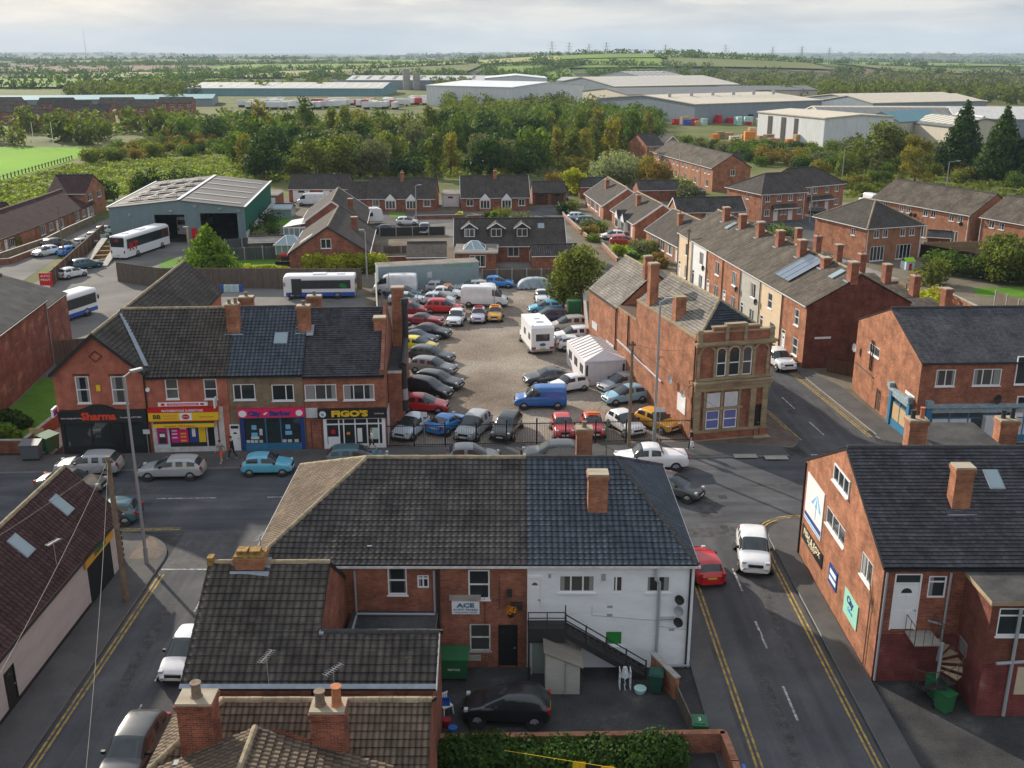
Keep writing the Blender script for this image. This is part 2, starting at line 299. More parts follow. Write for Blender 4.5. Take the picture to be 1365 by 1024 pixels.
# ------------------------------------------------------------------ mesh builder
class MB:
    def __init__(s): s.v = []; s.f = []; s.m = []; s.uv = []; s.sm = []
    def poly(s, pts, m=0, uv=None, smooth=False):
        pts = [Vector(p) for p in pts]; i = len(s.v); s.v += pts; s.f.append(list(range(i, i+len(pts)))); s.m.append(m); s.sm.append(smooth)
        if uv is None:
            n = Vector((0, 0, 0))
            for k in range(len(pts)):
                a, b = pts[k], pts[(k+1) % len(pts)]; n += Vector(((a.y-b.y)*(a.z+b.z), (a.z-b.z)*(a.x+b.x), (a.x-b.x)*(a.y+b.y)))
            if n.length < 1e-9: n = Vector((0, 0, 1))
            n.normalize()
            if abs(n.z) > .995: u = Vector((1, 0, 0)); w = Vector((0, 1, 0))
            else: u = Vector((0, 0, 1)).cross(n).normalized(); w = n.cross(u)
            uv = [(p.dot(u), p.dot(w)) for p in pts]
        s.uv.append(uv)
    def box(s, x0, y0, z0, x1, y1, z1, m=0, bot=True, top=None):
        a = [(x0, y0), (x1, y0), (x1, y1), (x0, y1)]
        s.prism(a, z0, z1, m, bot, top)
    def prism(s, a, z0, z1, m=0, bot=True, top=None):
        n = len(a)
        for k in range(n):
            p, q = a[k], a[(k+1) % n]; s.poly([(p[0], p[1], z0), (q[0], q[1], z0), (q[0], q[1], z1), (p[0], p[1], z1)], m)
        s.poly([(p[0], p[1], z1) for p in a], m if top is None else top)
        if bot: s.poly([(p[0], p[1], z0) for p in reversed(a)], m)
    def tube(s, p, q, r, n=8, r2=None, m=0, caps=True, smooth=True):
        p = Vector(p); q = Vector(q); d = (q-p).normalized(); r2 = r if r2 is None else r2
        u = d.orthogonal().normalized(); w = d.cross(u); L = (q-p).length
        ra = [p+(u*math.cos(t)+w*math.sin(t))*r for t in [k*2*math.pi/n for k in range(n)]]
        rb = [q+(u*math.cos(t)+w*math.sin(t))*r2 for t in [k*2*math.pi/n for k in range(n)]]
        for k in range(n):
            j = (k+1) % n; s.poly([ra[k], ra[j], rb[j], rb[k]], m, [(k/n, 0), ((k+1)/n, 0), ((k+1)/n, L), (k/n, L)], smooth)
        if caps: s.poly(rb, m); s.poly(ra[::-1], m)
    def path(s, pts, r, n=6, m=0):
        for a, b in zip(pts, pts[1:]): s.tube(a, b, r, n, m=m)
    def bar(s, p, q, w, h, m=0):      # rectangular bar between two points
        p = Vector(p); q = Vector(q); d = (q-p).normalized(); up = Vector((0, 0, 1))
        if abs(d.z) > .99: up = Vector((0, 1, 0))
        x = d.cross(up).normalized()*w/2; y = x.cross(d).normalized()*h/2
        c = [(-x-y), (x-y), (x+y), (-x+y)]
        for k in range(4): s.poly([p+c[k], p+c[(k+1) % 4], q+c[(k+1) % 4], q+c[k]], m)
        s.poly([p+k for k in c[::-1]], m); s.poly([q+k for k in c], m)
    def mesh(s, name, mats):
        me = bpy.data.meshes.new(name); me.from_pydata([tuple(v) for v in s.v], [], s.f)
        for k in ([mats] if not isinstance(mats, (list, tuple)) else mats): me.materials.append(M[k] if isinstance(k, str) else k)
        me.polygons.foreach_set('material_index', s.m); me.polygons.foreach_set('use_smooth', s.sm)
        ul = me.uv_layers.new(name='UVMap'); flatuv = [c for f in s.uv for p in f for c in p]
        ul.data.foreach_set('uv', flatuv); me.update(); return me
    def build(s, name, mats, parent=None, loc=(0, 0, 0), rz=0):
        if isinstance(mats, str): mats = [mats]
        return link(name, s.mesh(name, mats), parent, loc, rz)
def link(name, me, parent=None, loc=(0, 0, 0), rz=0):
    o = bpy.data.objects.new(name, me); C.objects.link(o); o.parent = parent; o.location = loc; o.rotation_euler = (0, 0, rz); return o
def tag(o, label, cat, group=None):
    o['label'] = label; o['category'] = cat
    if group: o['group'] = group
    return o
def thing(name, label, cat, loc=(0, 0, 0), rz=0, group=None):
    return tag(link(name, None, None, loc if len(loc) == 3 else (*loc, 0), rz), label, cat, group)
def struct(o, k='structure'): o['kind'] = k; return o
def copy_thing(r, loc, rz, label=None):
    n = r.copy(); C.objects.link(n); n.location = loc if len(loc) == 3 else (*loc, 0); n.rotation_euler = (0, 0, rz)
    if label: n['label'] = label
    for ch in list(r.children):
        c = ch.copy(); C.objects.link(c); c.parent = n
        for g in list(ch.children):
            d = g.copy(); C.objects.link(d); d.parent = c
    return n
def text_mesh(txt, size, mat, ext=.01, bold=0.0, shear=0, space=1.0):
    cu = bpy.data.curves.new('lettering', 'FONT'); cu.body = txt; cu.size = size; cu.extrude = ext; cu.offset = bold; cu.shear = shear; cu.space_character = space
    cu.align_x = 'CENTER'; cu.align_y = 'CENTER'; cu.resolution_u = 2
    o = bpy.data.objects.new('tmp', cu); C.objects.link(o); dg = bpy.context.evaluated_depsgraph_get()
    me = bpy.data.meshes.new_from_object(o.evaluated_get(dg)); bpy.data.objects.remove(o); me.materials.clear(); me.materials.append(M[mat]); return me
def letter(txt, size, mat, parent, loc, face=0, bold=0., fitw=None, name='lettering', **k):
    me = text_mesh(txt, size, mat, bold=bold, **k); o = link(name, me, parent, loc)
    o.rotation_euler = (math.pi/2, 0, face)
    if fitw:
        w = max(v.co.x for v in me.vertices)-min(v.co.x for v in me.vertices); o.scale.x = fitw/w
    return o

# ------------------------------------------------------------------ clipping for tiled roof slopes
def clip(poly, v0, v1):
    def cut(ps, val, keep_above):
        out = []
        for k in range(len(ps)):
            a, b = ps[k], ps[(k+1) % len(ps)]
            ia = (a[1] >= val) if keep_above else (a[1] <= val); ib = (b[1] >= val) if keep_above else (b[1] <= val)
            if ia: out.append(a)
            if ia != ib:
                t = (val-a[1])/(b[1]-a[1]); out.append((a[0]+(b[0]-a[0])*t, val))
        return out
    ps = cut(poly, v0, True)
    return cut(ps, v1, False) if len(ps) > 2 else []
def slope(mb, pts, m=0, course=.33, step=.035, thick=.10, under=None):
    pts = [Vector(p) for p in pts]; n = (pts[1]-pts[0]).cross(pts[-1]-pts[0]).normalized()
    if n.z < 0: pts = pts[::-1]; n = -n
    u = Vector((0, 0, 1)).cross(n).normalized(); w = n.cross(u); o = pts[0]
    p2 = [((p-o).dot(u), (p-o).dot(w)) for p in pts]
    bo = (o.dot(u), o.dot(w))
    vmin = min(p[1] for p in p2); vmax = max(p[1] for p in p2)
    um = m if under is None else under
    low = [p-n*thick for p in pts]
    for k in range(len(pts)): mb.poly([low[k], low[(k+1) % len(pts)], pts[(k+1) % len(pts)], pts[k]], um)
    mb.poly(low[::-1], um)
    if not step: mb.poly(pts, m); return
    v = vmin
    while v < vmax-1e-4:
        v1 = min(v+course, vmax); cc = clip(p2, v, v1); jit = .006*math.sin(v*37.1)
        us = [q[0] for q in cc] or [0]; ua = min(us); nb = int((max(us)-ua)/.9)+1 if len(cc) > 2 else 0
        for kk in range(nb):
            c = [(q[1], q[0]) for q in clip([(q[1], q[0]) for q in cc], ua+.9*kk, ua+.9*(kk+1))]
            if len(c) < 3 or max(q[0] for q in c)-min(q[0] for q in c) < .002: continue
            def P(q):
                edge = min(1, max(0, (q[1]-vmin)/.3)); h = step*(1-(q[1]-v)/course)+.016+jit+.032*edge*noise.noise(Vector((q[0]*.6+o.x, q[1]*.6, o.y))); return o+u*q[0]+w*q[1]+n*h
            mb.poly([P(q) for q in c], m, [(q[0]+bo[0], q[1]-vmin) for q in c])
            lo = sorted([q for q in c if abs(q[1]-v) < 1e-6])
            if len(lo) >= 2:
                a, b = lo[0], lo[-1]; A = P(a); B = P(b); mb.poly([A-n*step, B-n*step, B, A], m, [(a[0], v-vmin-.03), (b[0], v-vmin-.03), (b[0], v-vmin-.01), (a[0], v-vmin-.01)])
        v = v1
def ridgecap(mb, p, q, r=.13, m=0, seg=.45):
    p = Vector(p); q = Vector(q); d = (q-p); L = d.length; d.normalize(); s_ = d.cross(Vector((0, 0, 1))).normalized(); up = s_.cross(d)
    n = max(1, int(L/seg)); 
    for k in range(n):
        a = p+d*(L*k/n+.012); b = p+d*(L*(k+1)/n); rr = r*(1+.06*((k*7) % 3-1))
        prof = [(-1, -.45), (-.75, .25), (-.3, .62), (.3, .62), (.75, .25), (1, -.45)]
        A = [a+s_*x*rr+up*y*rr for x, y in prof]; B = [b+s_*x*rr+up*y*rr for x, y in prof]
        for i in range(5): mb.poly([A[i], A[i+1], B[i+1], B[i]], m)
        mb.poly(A, m); mb.poly(B[::-1], m)

# ------------------------------------------------------------------ windows and doors
WC = {}
def win_meshes(w, h, st, fr='white', gl='glass'):
    key = (round(w, 2), round(h, 2), st, fr, gl)
    if key in WC: return WC[key]
    w, h = key[0], key[1]; f = MB(); t = .07
    f.box(0, .02, 0, t, .10, h); f.box(w-t, .02, 0, w, .10, h); f.box(t, .02, 0, w-t, .10, t); f.box(t, .02, h-t, w-t, .10, h)
    def vb(x, z0=t, z1=None): f.box(x-.035, .03, z0, x+.035, .095, h-t if z1 is None else z1)
    def hb(z, x0=t, x1=None): f.box(x0, .034, z-.035, w-t if x1 is None else x1, .092, z+.035)
    if st[0] == 'c': 
        n = int(st[1])
        for k in range(1, n): vb(w*k/n)
        if 't' in st: hb(h*.72)
    elif st[0] == 's': hb(h*.5)
    elif st[0] == 'L': vb(w*.36)
    elif st[0] == 'R': vb(w*.64)
    elif st[0] == 'g':       # small paned
        n = int(st[1])
        for k in range(1, n): vb(w*k/n)
        hb(h*.5)
    p = MB(); p.poly([(t, .07, t), (w-t, .07, t), (w-t, .07, h-t), (t, .07, h-t)])
    s = MB(); s.box(-.05, -.07, -.07, w+.05, .05, -.002)
    WC[key] = (f.mesh('window', [fr]), p.mesh('pane', [gl]), s.mesh('sill', ['white' if fr == 'white' else 'concrete']))
    return WC[key]
def add_window(par, loc, rz, w, h, st, fr='white', gl='glass', proud=False):
    a, b, c = win_meshes(w, h, st, fr, gl); l = Vector(loc)
    if proud: l = l + Matrix.Rotation(rz, 3, 'Z') @ Vector((0, -.085, 0))
    o = link('window', a, par, l, rz); link('pane', b, o)
    if 'n' not in st: link('sill', c, o)
    if gl == 'glass' and st[0] in 'cs' and rnd.random() < .55:
        k = MB(); a_, b_ = rnd.choice([.16, .24, .30]), rnd.choice([.0, .16, .26]); k.box(.08, .060, .08, w*a_, .066, h-.08); 
        if b_: k.box(w*(1-b_), .060, .08, w-.08, .066, h-.08)
        k.build('curtain', [rnd.choice(['curtain', 'curtain', 'curtain_dark'])], o)
    return o
def add_door(par, loc, rz, w, h, col='white', fr='white', top=False, glass=False, label=None):
    d = MB(); t = .07; H = h*.82 if top else h
    d.box(0, .0, 0, t, .11, h, 1); d.box(w-t, .0, 0, w, .11, h, 1); d.box(t, .0, h-t, w-t, .11, h, 1); d.box(t, .05, .03, w-t, .09, H-(0 if top else t))
    if top: d.box(t, .01, H, w-t, .10, H+.05, 1)
    if not glass:
        for x in (w*.2, w*.54):
            for z0, z1 in ((.12, .42), (.5, .75)): d.box(x, .035, H*z0, x+w*.26, .052, H*z1)
    o = d.build('door', [col, fr], par, loc, rz)
    g = MB()
    if top: g.poly([(t, .07, H+.05), (w-t, .07, H+.05), (w-t, .07, h-t), (t, .07, h-t)])
    if glass: g.poly([(w*.22, .045, H*.15), (w*.78, .045, H*.15), (w*.78, .045, H*.9), (w*.22, .045, H*.9)])
    else:
        n = 8; g.poly([(w/2+w*.2*math.cos(a), .033, H*.80+w*.2*math.sin(a)) for a in [math.pi*k/n for k in range(n+1)]])
    g.build('pane', ['glass'], o)
    k = MB(); k.box(w-t-.12, -.01, 1.0, w-t-.03, .035, 1.06); k.build('handle', ['galv'], o)
    if label: o['label'] = label
    return o
def chimney(par, x, y, z0, z1, w, d, mat='brick_orange', pots=2, cap='flaunch', potm='terracotta', poth=.35, potr=.13):
    m = MB(); m.box(x-w/2, y-d/2, z0, x+w/2, y+d/2, z1-.30, 0)
    m.box(x-w/2-.04, y-d/2-.04, z1-.30, x+w/2+.04, y+d/2+.04, z1-.2, 0); m.box(x-w/2-.07, y-d/2-.07, z1-.2, x+w/2+.07, y+d/2+.07, z1-.06, 0)
    m.box(x-w/2-.03, y-d/2-.03, z1-.06, x+w/2+.03, y+d/2+.03, z1+.03, 1)
    o = m.build('chimney', [mat, cap], par)
    for k in range(pots):
        t = (k+.5)/pots-.5; p = MB(); px = x+(w*t if w >= d else 0); py = y+(d*t if d > w else 0); hh = poth*(1+.15*((k*5) % 3-1))
        p.tube((px, py, z1), (px, py, z1+hh), potr, 12, potr*.85); p.tube((px, py, z1+hh), (px, py, z1+hh+.06), potr*1.1, 12); p.tube((px, py, z1-.02), (px, py, z1+.07), potr*1.5, 10, potr*1.05)
        p.build('pot', [potm if isinstance(potm, str) else potm[k % len(potm)]], o)
    return o

# ------------------------------------------------------------------ generic building
FACES = {'f': 0, 'r': math.pi/2, 'b': math.pi, 'l': -math.pi/2}
def wall_face(mb, P, Lg, h, holes, m, rev=.12, peak=None, z0=0):
    """P(u,d,z) -> point, d = inward. holes: (u0,z0,u1,z1)"""
    us = sorted({0, Lg, *[a for q in holes for a in (q[0], q[2])]}); zs = sorted({z0, h, *[a for q in holes for a in (q[1], q[3])]})
    for i in range(len(us)-1):
        for j in range(len(zs)-1):
            u0, u1, a, b = us[i], us[i+1], zs[j], zs[j+1]; cu, cz = (u0+u1)/2, (a+b)/2
            if any(q[0] < cu < q[2] and q[1] < cz < q[3] for q in holes): continue
            mb.poly([P(u0, 0, a), P(u1, 0, a), P(u1, 0, b), P(u0, 0, b)], m, [(u0, a), (u1, a), (u1, b), (u0, b)])
    for q in holes:
        a, b, c, d = q
        mb.poly([P(a, 0, b), P(c, 0, b), P(c, rev, b), P(a, rev, b)], m); mb.poly([P(a, rev, d), P(c, rev, d), P(c, 0, d), P(a, 0, d)], m)
        mb.poly([P(a, 0, b), P(a, rev, b), P(a, rev, d), P(a, 0, d)], m); mb.poly([P(c, rev, b), P(c, 0, b), P(c, 0, d), P(c, rev, d)], m)
    if peak: mb.poly([P(0, 0, h), P(Lg, 0, h), P(peak[0], 0, peak[1])], m, [(0, h), (Lg, h), peak])
def house(name, label, cat, p0, p1, D, h, rh, roof='x', wall='brick_red', rmat='tile_grey', over=.3, verge=.12, ends=(0, 0), ops=None, chim=(), group=None,
          gutter='white', near=False, walls=None, capm='ridge_dark', trim=None, course=.33, ridge_at=.5, bargem=None, noroof=False, lintel=None, hipm=None):
    p0 = Vector((p0[0], p0[1], 0)); p1 = Vector((p1[0], p1[1], 0)); W = (p1-p0).length; rz = math.atan2(p1.y-p0.y, p1.x-p0.x)
    t = thing(name, label, cat, p0, rz, group); Rm = Matrix.Rotation(rz, 3, 'Z')
    PF = {'f': (lambda u, d, z: (u, d, z)), 'r': (lambda u, d, z: (W-d, u, z)), 'b': (lambda u, d, z: (W-u, D-d, z)), 'l': (lambda u, d, z: (d, D-u, z))}
    LG = {'f': W, 'b': W, 'r': D, 'l': D}
    mats = [wall]; w = MB(); walls = walls or {}
    for k in 'frbl':
        P = PF[k]; Lg = LG[k]; holes = []; a = p0+Rm@Vector(P(0, 0, 0)); b = p0+Rm@Vector(P(Lg, 0, 0))
        for op in (ops or {}).get(k, ()):
            st = op[0]; kw = op[5] if len(op) > 5 else {}
            if st[0] == '@': st = st[1:]; u0, z0, u1, z1 = op[1], op[2], op[1]+op[3], op[2]+op[4]
            else:
                u0, z1 = on_wall(op[1], op[2], a, b); u1, z0 = on_wall(op[3], op[4], a, b)
                if u1 < u0: u0, u1 = u1, u0
            isd = st[0] == 'd'
            if isd: z0 = kw.get('z0', 0.05 if z0 < 1.2 else z0)
            ok = u0 > .02 and u1 < Lg-.02 and z1 < h-.02 and z0 > .01 and not kw.get('proud')
            if ok: holes.append((u0, z0, u1, z1))
            base = P(u0, 0, z0)
            if isd: add_door(t, base if ok else (Vector(base)+Matrix.Rotation(FACES[k], 3, 'Z')@Vector((0, -.1, 0))), FACES[k], u1-u0, z1-z0, kw.get('col', 'white'), kw.get('fr', 'white'), kw.get('top', False), kw.get('glass', False), kw.get('label'))
            else:
                add_window(t, base, FACES[k], u1-u0, z1-z0, st, kw.get('fr', 'white'), kw.get('gl', 'glass'), not ok)
                lt = kw.get('lintel', lintel)
                if lt:
                    q = MB(); q.box(-.12, -.012, z1-z0+.002, u1-u0+.12, .06, z1-z0+.2); q.build('lintel', [lt], t, base, FACES[k])
        pk = None
        if (roof == 'x' and k in 'lr' and not ends[0 if k == 'l' else 1]): pk = ((Lg*ridge_at if k == 'r' else Lg*(1-ridge_at)), h+rh)
        if (roof == 'y' and k in 'fb' and not ends[0 if k == 'f' else 1]): pk = (Lg/2, h+rh)
        wm = walls.get(k, wall)
        if wm not in mats: mats.append(wm)
        wall_face(w, P, Lg, h, holes, mats.index(wm), peak=pk)
    w.poly([(0, 0, h), (W, 0, h), (W, D, h), (0, D, h)])       # ceiling closes the shell
    w.build('wall', mats, t)
    if noroof: return t
    r = MB(); c = MB(); st = .05 if near else 0
    if roof in 'xy':
        if roof == 'x': T = lambda x, y, z: (x, y, z); LX, LY = W, D
        else: T = lambda x, y, z: (W-y, x, z); LX, LY = D, W
        ra = LY*ridge_at; s1 = rh/ra; s2 = rh/(LY-ra); z1 = h-s1*over+.05; z2 = h-s2*over+.05; a, b = ends; zr = h+rh+.05
        vg = verge if isinstance(verge, tuple) else (verge, verge)
        x0 = -vg[0] if not a else -over; x1 = LX+vg[1] if not b else LX+over
        ra0 = x0 if not a else a; ra1 = x1 if not b else LX-b
        slope(r, [T(x0, -over, z1), T(x1, -over, z1), T(ra1, ra, zr), T(ra0, ra, zr)], 0, course, st, under=1)
        slope(r, [T(x1, LY+over, z2), T(x0, LY+over, z2), T(ra0, ra, zr), T(ra1, ra, zr)], 0, course, st, under=1)
        if a: slope(r, [T(x0, LY+over, z2), T(x0, -over, z1), T(a, ra, zr)], 2 if hipm else 0, course, st, under=1)
        if b: slope(r, [T(x1, -over, z1), T(x1, LY+over, z2), T(LX-b, ra, zr)], 0, course, st, under=1)
        zc = zr+.05
        ridgecap(c, T(ra0, ra, zc), T(ra1, ra, zc))
        if a:
            ridgecap(c, T(x0, -over, z1+.04), T(a, ra, zc)); ridgecap(c, T(x0, LY+over, z2+.04), T(a, ra, zc))
        if b:
            ridgecap(c, T(x1, -over, z1+.04), T(LX-b, ra, zc)); ridgecap(c, T(x1, LY+over, z2+.04), T(LX-b, ra, zc))
        ro = r.build('roof', [rmat, 'blackmatt']+([hipm] if hipm else []), t); c.build('ridge_cap', [capm], ro)
        if gutter:
            g = MB(); za, zb = z1-.11, z2-.11
            gx0, gx1 = (x0, x1)
            def gb(xa, ya, xb, yb, zt):
                g = MB(); p = T(xa, ya, 0); q = T(xb, yb, 0); g.box(min(p[0], q[0]), min(p[1], q[1]), zt-.02, max(p[0], q[0]), max(p[1], q[1]), zt+.07); g.build('gutter', [gutter], t)
            gb(gx0, -over-.11, gx1, -over-.01, za); gb(gx0, LY+over+.01, gx1, LY+over+.11, zb)
            if a: gb(x0-.11, -over-.11, x0-.01, LY+over+.11, za)
            if b: gb(x1+.01, -over-.11, x1+.11, LY+over+.11, za)
        if bargem:
            for e, xx in ((a, x0-.04), (b, x1+.04)):
                if e: continue
                g = MB(); g.bar(T(xx, -over, z1-.06), T(xx, ra, zr-.06), .06, .24); g.bar(T(xx, LY+over, z2-.06), T(xx, ra, zr-.06), .06, .24); g.build('bargeboard', [bargem], t)
    elif roof == 'flat':
        r.box(-over, -over, h, W+over, D+over, h+.22, 1, top=0); r.build('roof', [rmat, bargem or 'white_dirty'], t)
    for ch in chim: chimney(t, *ch[:6], **(ch[6] if len(ch) > 6 else {}))
    return t
def plate(name, pts, z, mat, th=.0, kind='structure'):
    m = MB(); a = 0
    for k in range(len(pts)): a += pts[k][0]*pts[(k+1) % len(pts)][1]-pts[(k+1) % len(pts)][0]*pts[k][1]
    if a < 0: pts = pts[::-1]
    mats = [mat] if isinstance(mat, str) else mat
    if th: m.prism(pts, z-th, z, 0, top=(1 if len(mats) > 1 else 0))
    else: m.poly([(*p, z) for p in pts])
    return struct(m.build(name, mats), kind)
# ------------------------------------------------------------------ ground
def make_ground():
    ys = [-120, 0, 60, 150, 250, 400, 600, 750, 900]; y = 900
    while y < 16000: y *= 1.035; ys.append(y)
    nx = 70; v = []; f = []; sm = []
    for y in ys:
        hw = 260+.62*max(y, 0)
        for i in range(nx+1):
            x = -hw+2*hw*i/nx; v.append((x, y, terr(x, y) if y > 900 else 0.0))
    for j in range(len(ys)-1):
        for i in range(nx): a = j*(nx+1)+i; f.append((a, a+1, a+nx+2, a+nx+1))
    me = bpy.data.meshes.new('ground'); me.from_pydata(v, [], f); me.materials.append(M['far']); me.polygons.foreach_set('use_smooth', [True]*len(f)); me.update()
    struct(link('ground', me))
make_ground()
yN = lambda x: 67.4+.058*(x+35)
yS = lambda x: 58.0+.035*(x+22)
def arc(cx_, cy_, r, a0, a1, n=8): return [(cx_+r*math.cos(R_(a0+(a1-a0)*k/n)), cy_+r*math.sin(R_(a0+(a1-a0)*k/n))) for k in range(n+1)]
# yards and open lots under everything in town
plate('yard_ground', [(-70, 0), (80, 0), (80, 76), (-70, 76)], .008, 'asphalt_yard')
plate('estate_ground', [(-62, 76.01), (75, 76.01), (75, 205), (-62, 215)], .008, 'earth')
plate('bus_yard', [(-66, 100), (-31.5, 78), (-9.8, 78), (-18.3, 124), (-30, 127), (-42, 170), (-64, 170), (-62, 130)], .014, 'asphalt_lot')
plate('car_park_ground', [(-9.6, 72.5), (13.7, 73.6), (8.0, 98.5), (9.5, 117), (8, 134), (-3.7, 134), (-16.9, 130), (-14.5, 100)], .016, 'gravel')
plate('main_road', [(-130, yN(-130)), (130, yN(130)), (130, yS(130)), (-130, yS(-130))], .020, 'asphalt')
plate('side_street', [(10.1, -10), (15.7, -10), (15.75, 58.3), (15.75, yS(15)+.02), (10.0, yS(10)+.02), (9.9, 56)], .024, 'asphalt_side')
plate('left_street', [(-20.4, -10), (-14.0, -10), (-14, yS(-14)), (-20.4, yS(-20))], .024, 'asphalt_side')
NL = [(22.0, yN(22)-.02), (20.7, 81), (17.2, 108), (14.5, 128)]; NR = [(27.5, yN(27)), (28.2, 74.5), (26.2, 93), (21.0, 131.7), (20.5, 140)]
plate('north_street', NL+[(12, 140)]+NR[::-1], .024, 'asphalt_side')
plate('junction_paving', [(-20.35, 53.2), (-13.9, 53.2), (-13.9, 57.9), (-20.35, 57.8)], .028, 'paver_grey')
# pavements, each a raised slab with a kerb stone edge
def pavement(pts, mat='pavement', kerb=None):
    plate('pavement', pts, .125, ['kerb', mat], .12)
pavement([(-130, yN(-130)), (-9.5, yN(-9.5)), (13.9, yN(13.9)), (20.6, yN(20.6)), (20.4, 72.4), (13.9, 73.3), (-9.6, 72.1), (-33.3, 70.7), (-60, 69.0), (-130, 65.5)])
pavement([(14.0, 73.3), (20.3, 72.5)]+arc(19.7, 74.2, 2.4, -50, 20, 6)+[(20.6, 80.5), (17.5, 104), (16.2, 104), (18.8, 81), (18.9, 76)], 'paver')
pavement([(26.5, 94), (28.5, 75)]+arc(30.3, 75.0, 2.0, 190, 262, 5)+[(130, yN(130)), (130, 80), (50, 74.2), (30.5, 73.3), (29.4, 87), (27.4, 93), (22.2, 131), (21.3, 131)])
pavement([(15.85, -10), (17.05, -10), (17.05, 55.2), (33, 55.2), (130, 59.5), (130, yS(130)), (19, yS(19))]+arc(18.6, 56.9, 2.8, 95, 178, 6)+[(15.85, 50)])
pavement([(8.7, 43.2), (8.65, 10), (9.95, 10), (9.95, 55.5)]+arc(7.4, 55.6, 2.5, 0, 88, 6)+[(-12.2, yS(-12)-.1)]+arc(-11.7, 55.6, 2.1, 90, 178, 5)+[(-13.9, 50), (-12.5, 50), (-12.5, 55.2), (8.7, 55.2)])
pavement([(-13.9, -10), (-13.05, -10), (-13.05, 50), (-13.9, 50)])
pavement([(-20.5, -10), (-20.5, 53.5)]+arc(-24.0, 54.2, 3.5, 0, 88, 8)+[(-130, yS(-130)-.1), (-130, 49), (-28.2, 54.1), (-22.7, 54.1), (-22.7, -10)])
plate('corner_paving', [(-22.6, 54.2), (-20.9, 54.2), (-20.8, 55.2), (-22.2, 57.2), (-22.6, 57.3)], .130, 'paver')
# painted markings
def line(pts, w, mat, name='road_marking', z=.030, dash=None):
    m = MB()
    for a, b in zip(pts, pts[1:]):
        a = Vector(a); b = Vector(b); d = b-a; L = d.length; d.normalize(); n = Vector((-d.y, d.x))*w/2; s0 = 0
        seg = [(0, L)] if not dash else [(k*(dash[0]+dash[1]), min(L, k*(dash[0]+dash[1])+dash[0])) for k in range(int(L/(dash[0]+dash[1]))+1)]
        for s0, s1 in seg:
            p, q = a+d*s0, a+d*s1; m.poly([(*(p-n), z), (*(q-n), z), (*(q+n), z), (*(p+n), z)])
    return struct(m.build(name, mat))
def dbl(pts, off):
    for o in off:
        P2 = []
        for i, p in enumerate(pts):
            a = Vector(pts[max(0, i-1)]); b = Vector(pts[min(len(pts)-1, i+1)]); d = (b-a).normalized(); P2.append((p[0]-d.y*o, p[1]+d.x*o))
        line(P2, .10, 'marking_yellow', 'yellow_line')
dbl([(15.7, 0), (15.7, 54), (15.8, 56.6)]+arc(18.6, 56.9, 3.0, 175, 100, 6)+[(21, yS(21)), (60, yS(60))], (.25, .48))
dbl([(10.0, 0), (10.0, 55)], (-.25, -.48))
dbl([(-20.45, 0), (-20.45, 52.5)], (-.25, -.48)); dbl([(-60, yS(-60)+.05), (-20.8, yS(-21)+.05)], (.22, .44))
dbl([(28.3, 74.6), (26.3, 93), (21.2, 131)], (.28, .50)); dbl([(21.85, 73.8), (20.85, 81), (17.3, 108)], (-.28, -.50))
line([(12.8, 10), (12.8, 56)], .11, 'marking_white', dash=(2.6, 3.2)); line([(-17, 10), (-17, 50)], .10, 'marking_white', dash=(1.4, 1.8))
line([(24.4, 75), (22.5, 93), (17.5, 131)], .11, 'marking_white', dash=(3.0, 3.2)); line([(22.2, yN(22.2)+.1), (27.4, yN(27.4)+.1)], .15, 'marking_white')
line([(-120, 60.0), (9, 64.0)], .10, 'marking_white', dash=(4.0, 3.4)); line([(-20.3, 53.1), (-14, 53.1)], .12, 'marking_white')
for k in range(2): 
    m = MB(); x, y = [(16.4, 70.0), (18.6, 69.7)][k]; m.box(x, y, .126, x+1.7, y+.75, .134); m.box(x+.08, y+.08, .1342, x+1.62, y+.67, .137); struct(m.build('paving_cover', 'concrete'))
m = MB()
for (x, y, w, d) in [(12.2, 60.2, .6, .6), (13.9, 63, .55, .55), (24.5, 79, .6, .6), (-2.5, 66.6, .6, .4), (14.6, 57.4, .9, .5), (13.1, 58.4, .5, .5), (-24.5, 61.8, .6, .6), (12.3, 46.0, .5, .5)]:
    m.poly([(x, y, .032), (x+w, y, .032), (x+w, y+d, .032), (x, y+d, .032)])
struct(m.build('manhole_cover', 'iron'))
m = MB()
for (x, y, w, d, a) in [(22.9, 80, .8, 7.5, -8), (11.0, 57.2, 3.4, 1.2, 5), (12.6, 60.1, 1.2, 3.6, 12), (11.9, 33, .5, 9.2, 1), (13.6, 44, .45, 7, -2), (-18.6, 40, .5, 9, 1), (20.6, 61.5, 3, 1.4, 20), (16, 65, 4.5, .5, 5), (-6, 61.8, 9, .7, 2), (-30, 63.8, 6, 1.0, 3), (14.3, 50, .9, 1.0, 0)]:
    c_, s_ = math.cos(R_(a)), math.sin(R_(a)); m.poly([(x+u*c_-v*s_, y+u*s_+v*c_, .0285) for u, v in ((0, 0), (w*.5, -.12), (w, .06), (w*1.06, d*.5), (w*.96, d), (w*.4, d*1.05), (0, d*.95), (-.05, d*.4))])
struct(m.build('road_patch', ground('road repair', [(.3, (.045, .045, .048)), (.7, (.105, .102, .10))], 2, 20, bump=0)))
plate('side_lawn', [(-41, 71.5), (-36.4, 71.5), (-36.4, 86), (-43.3, 90)], .03, 'lawn')
plate('back_path', [(-36.2, 71), (-34.2, 71), (-34.2, 80), (-36.2, 80)], .03, 'concrete')
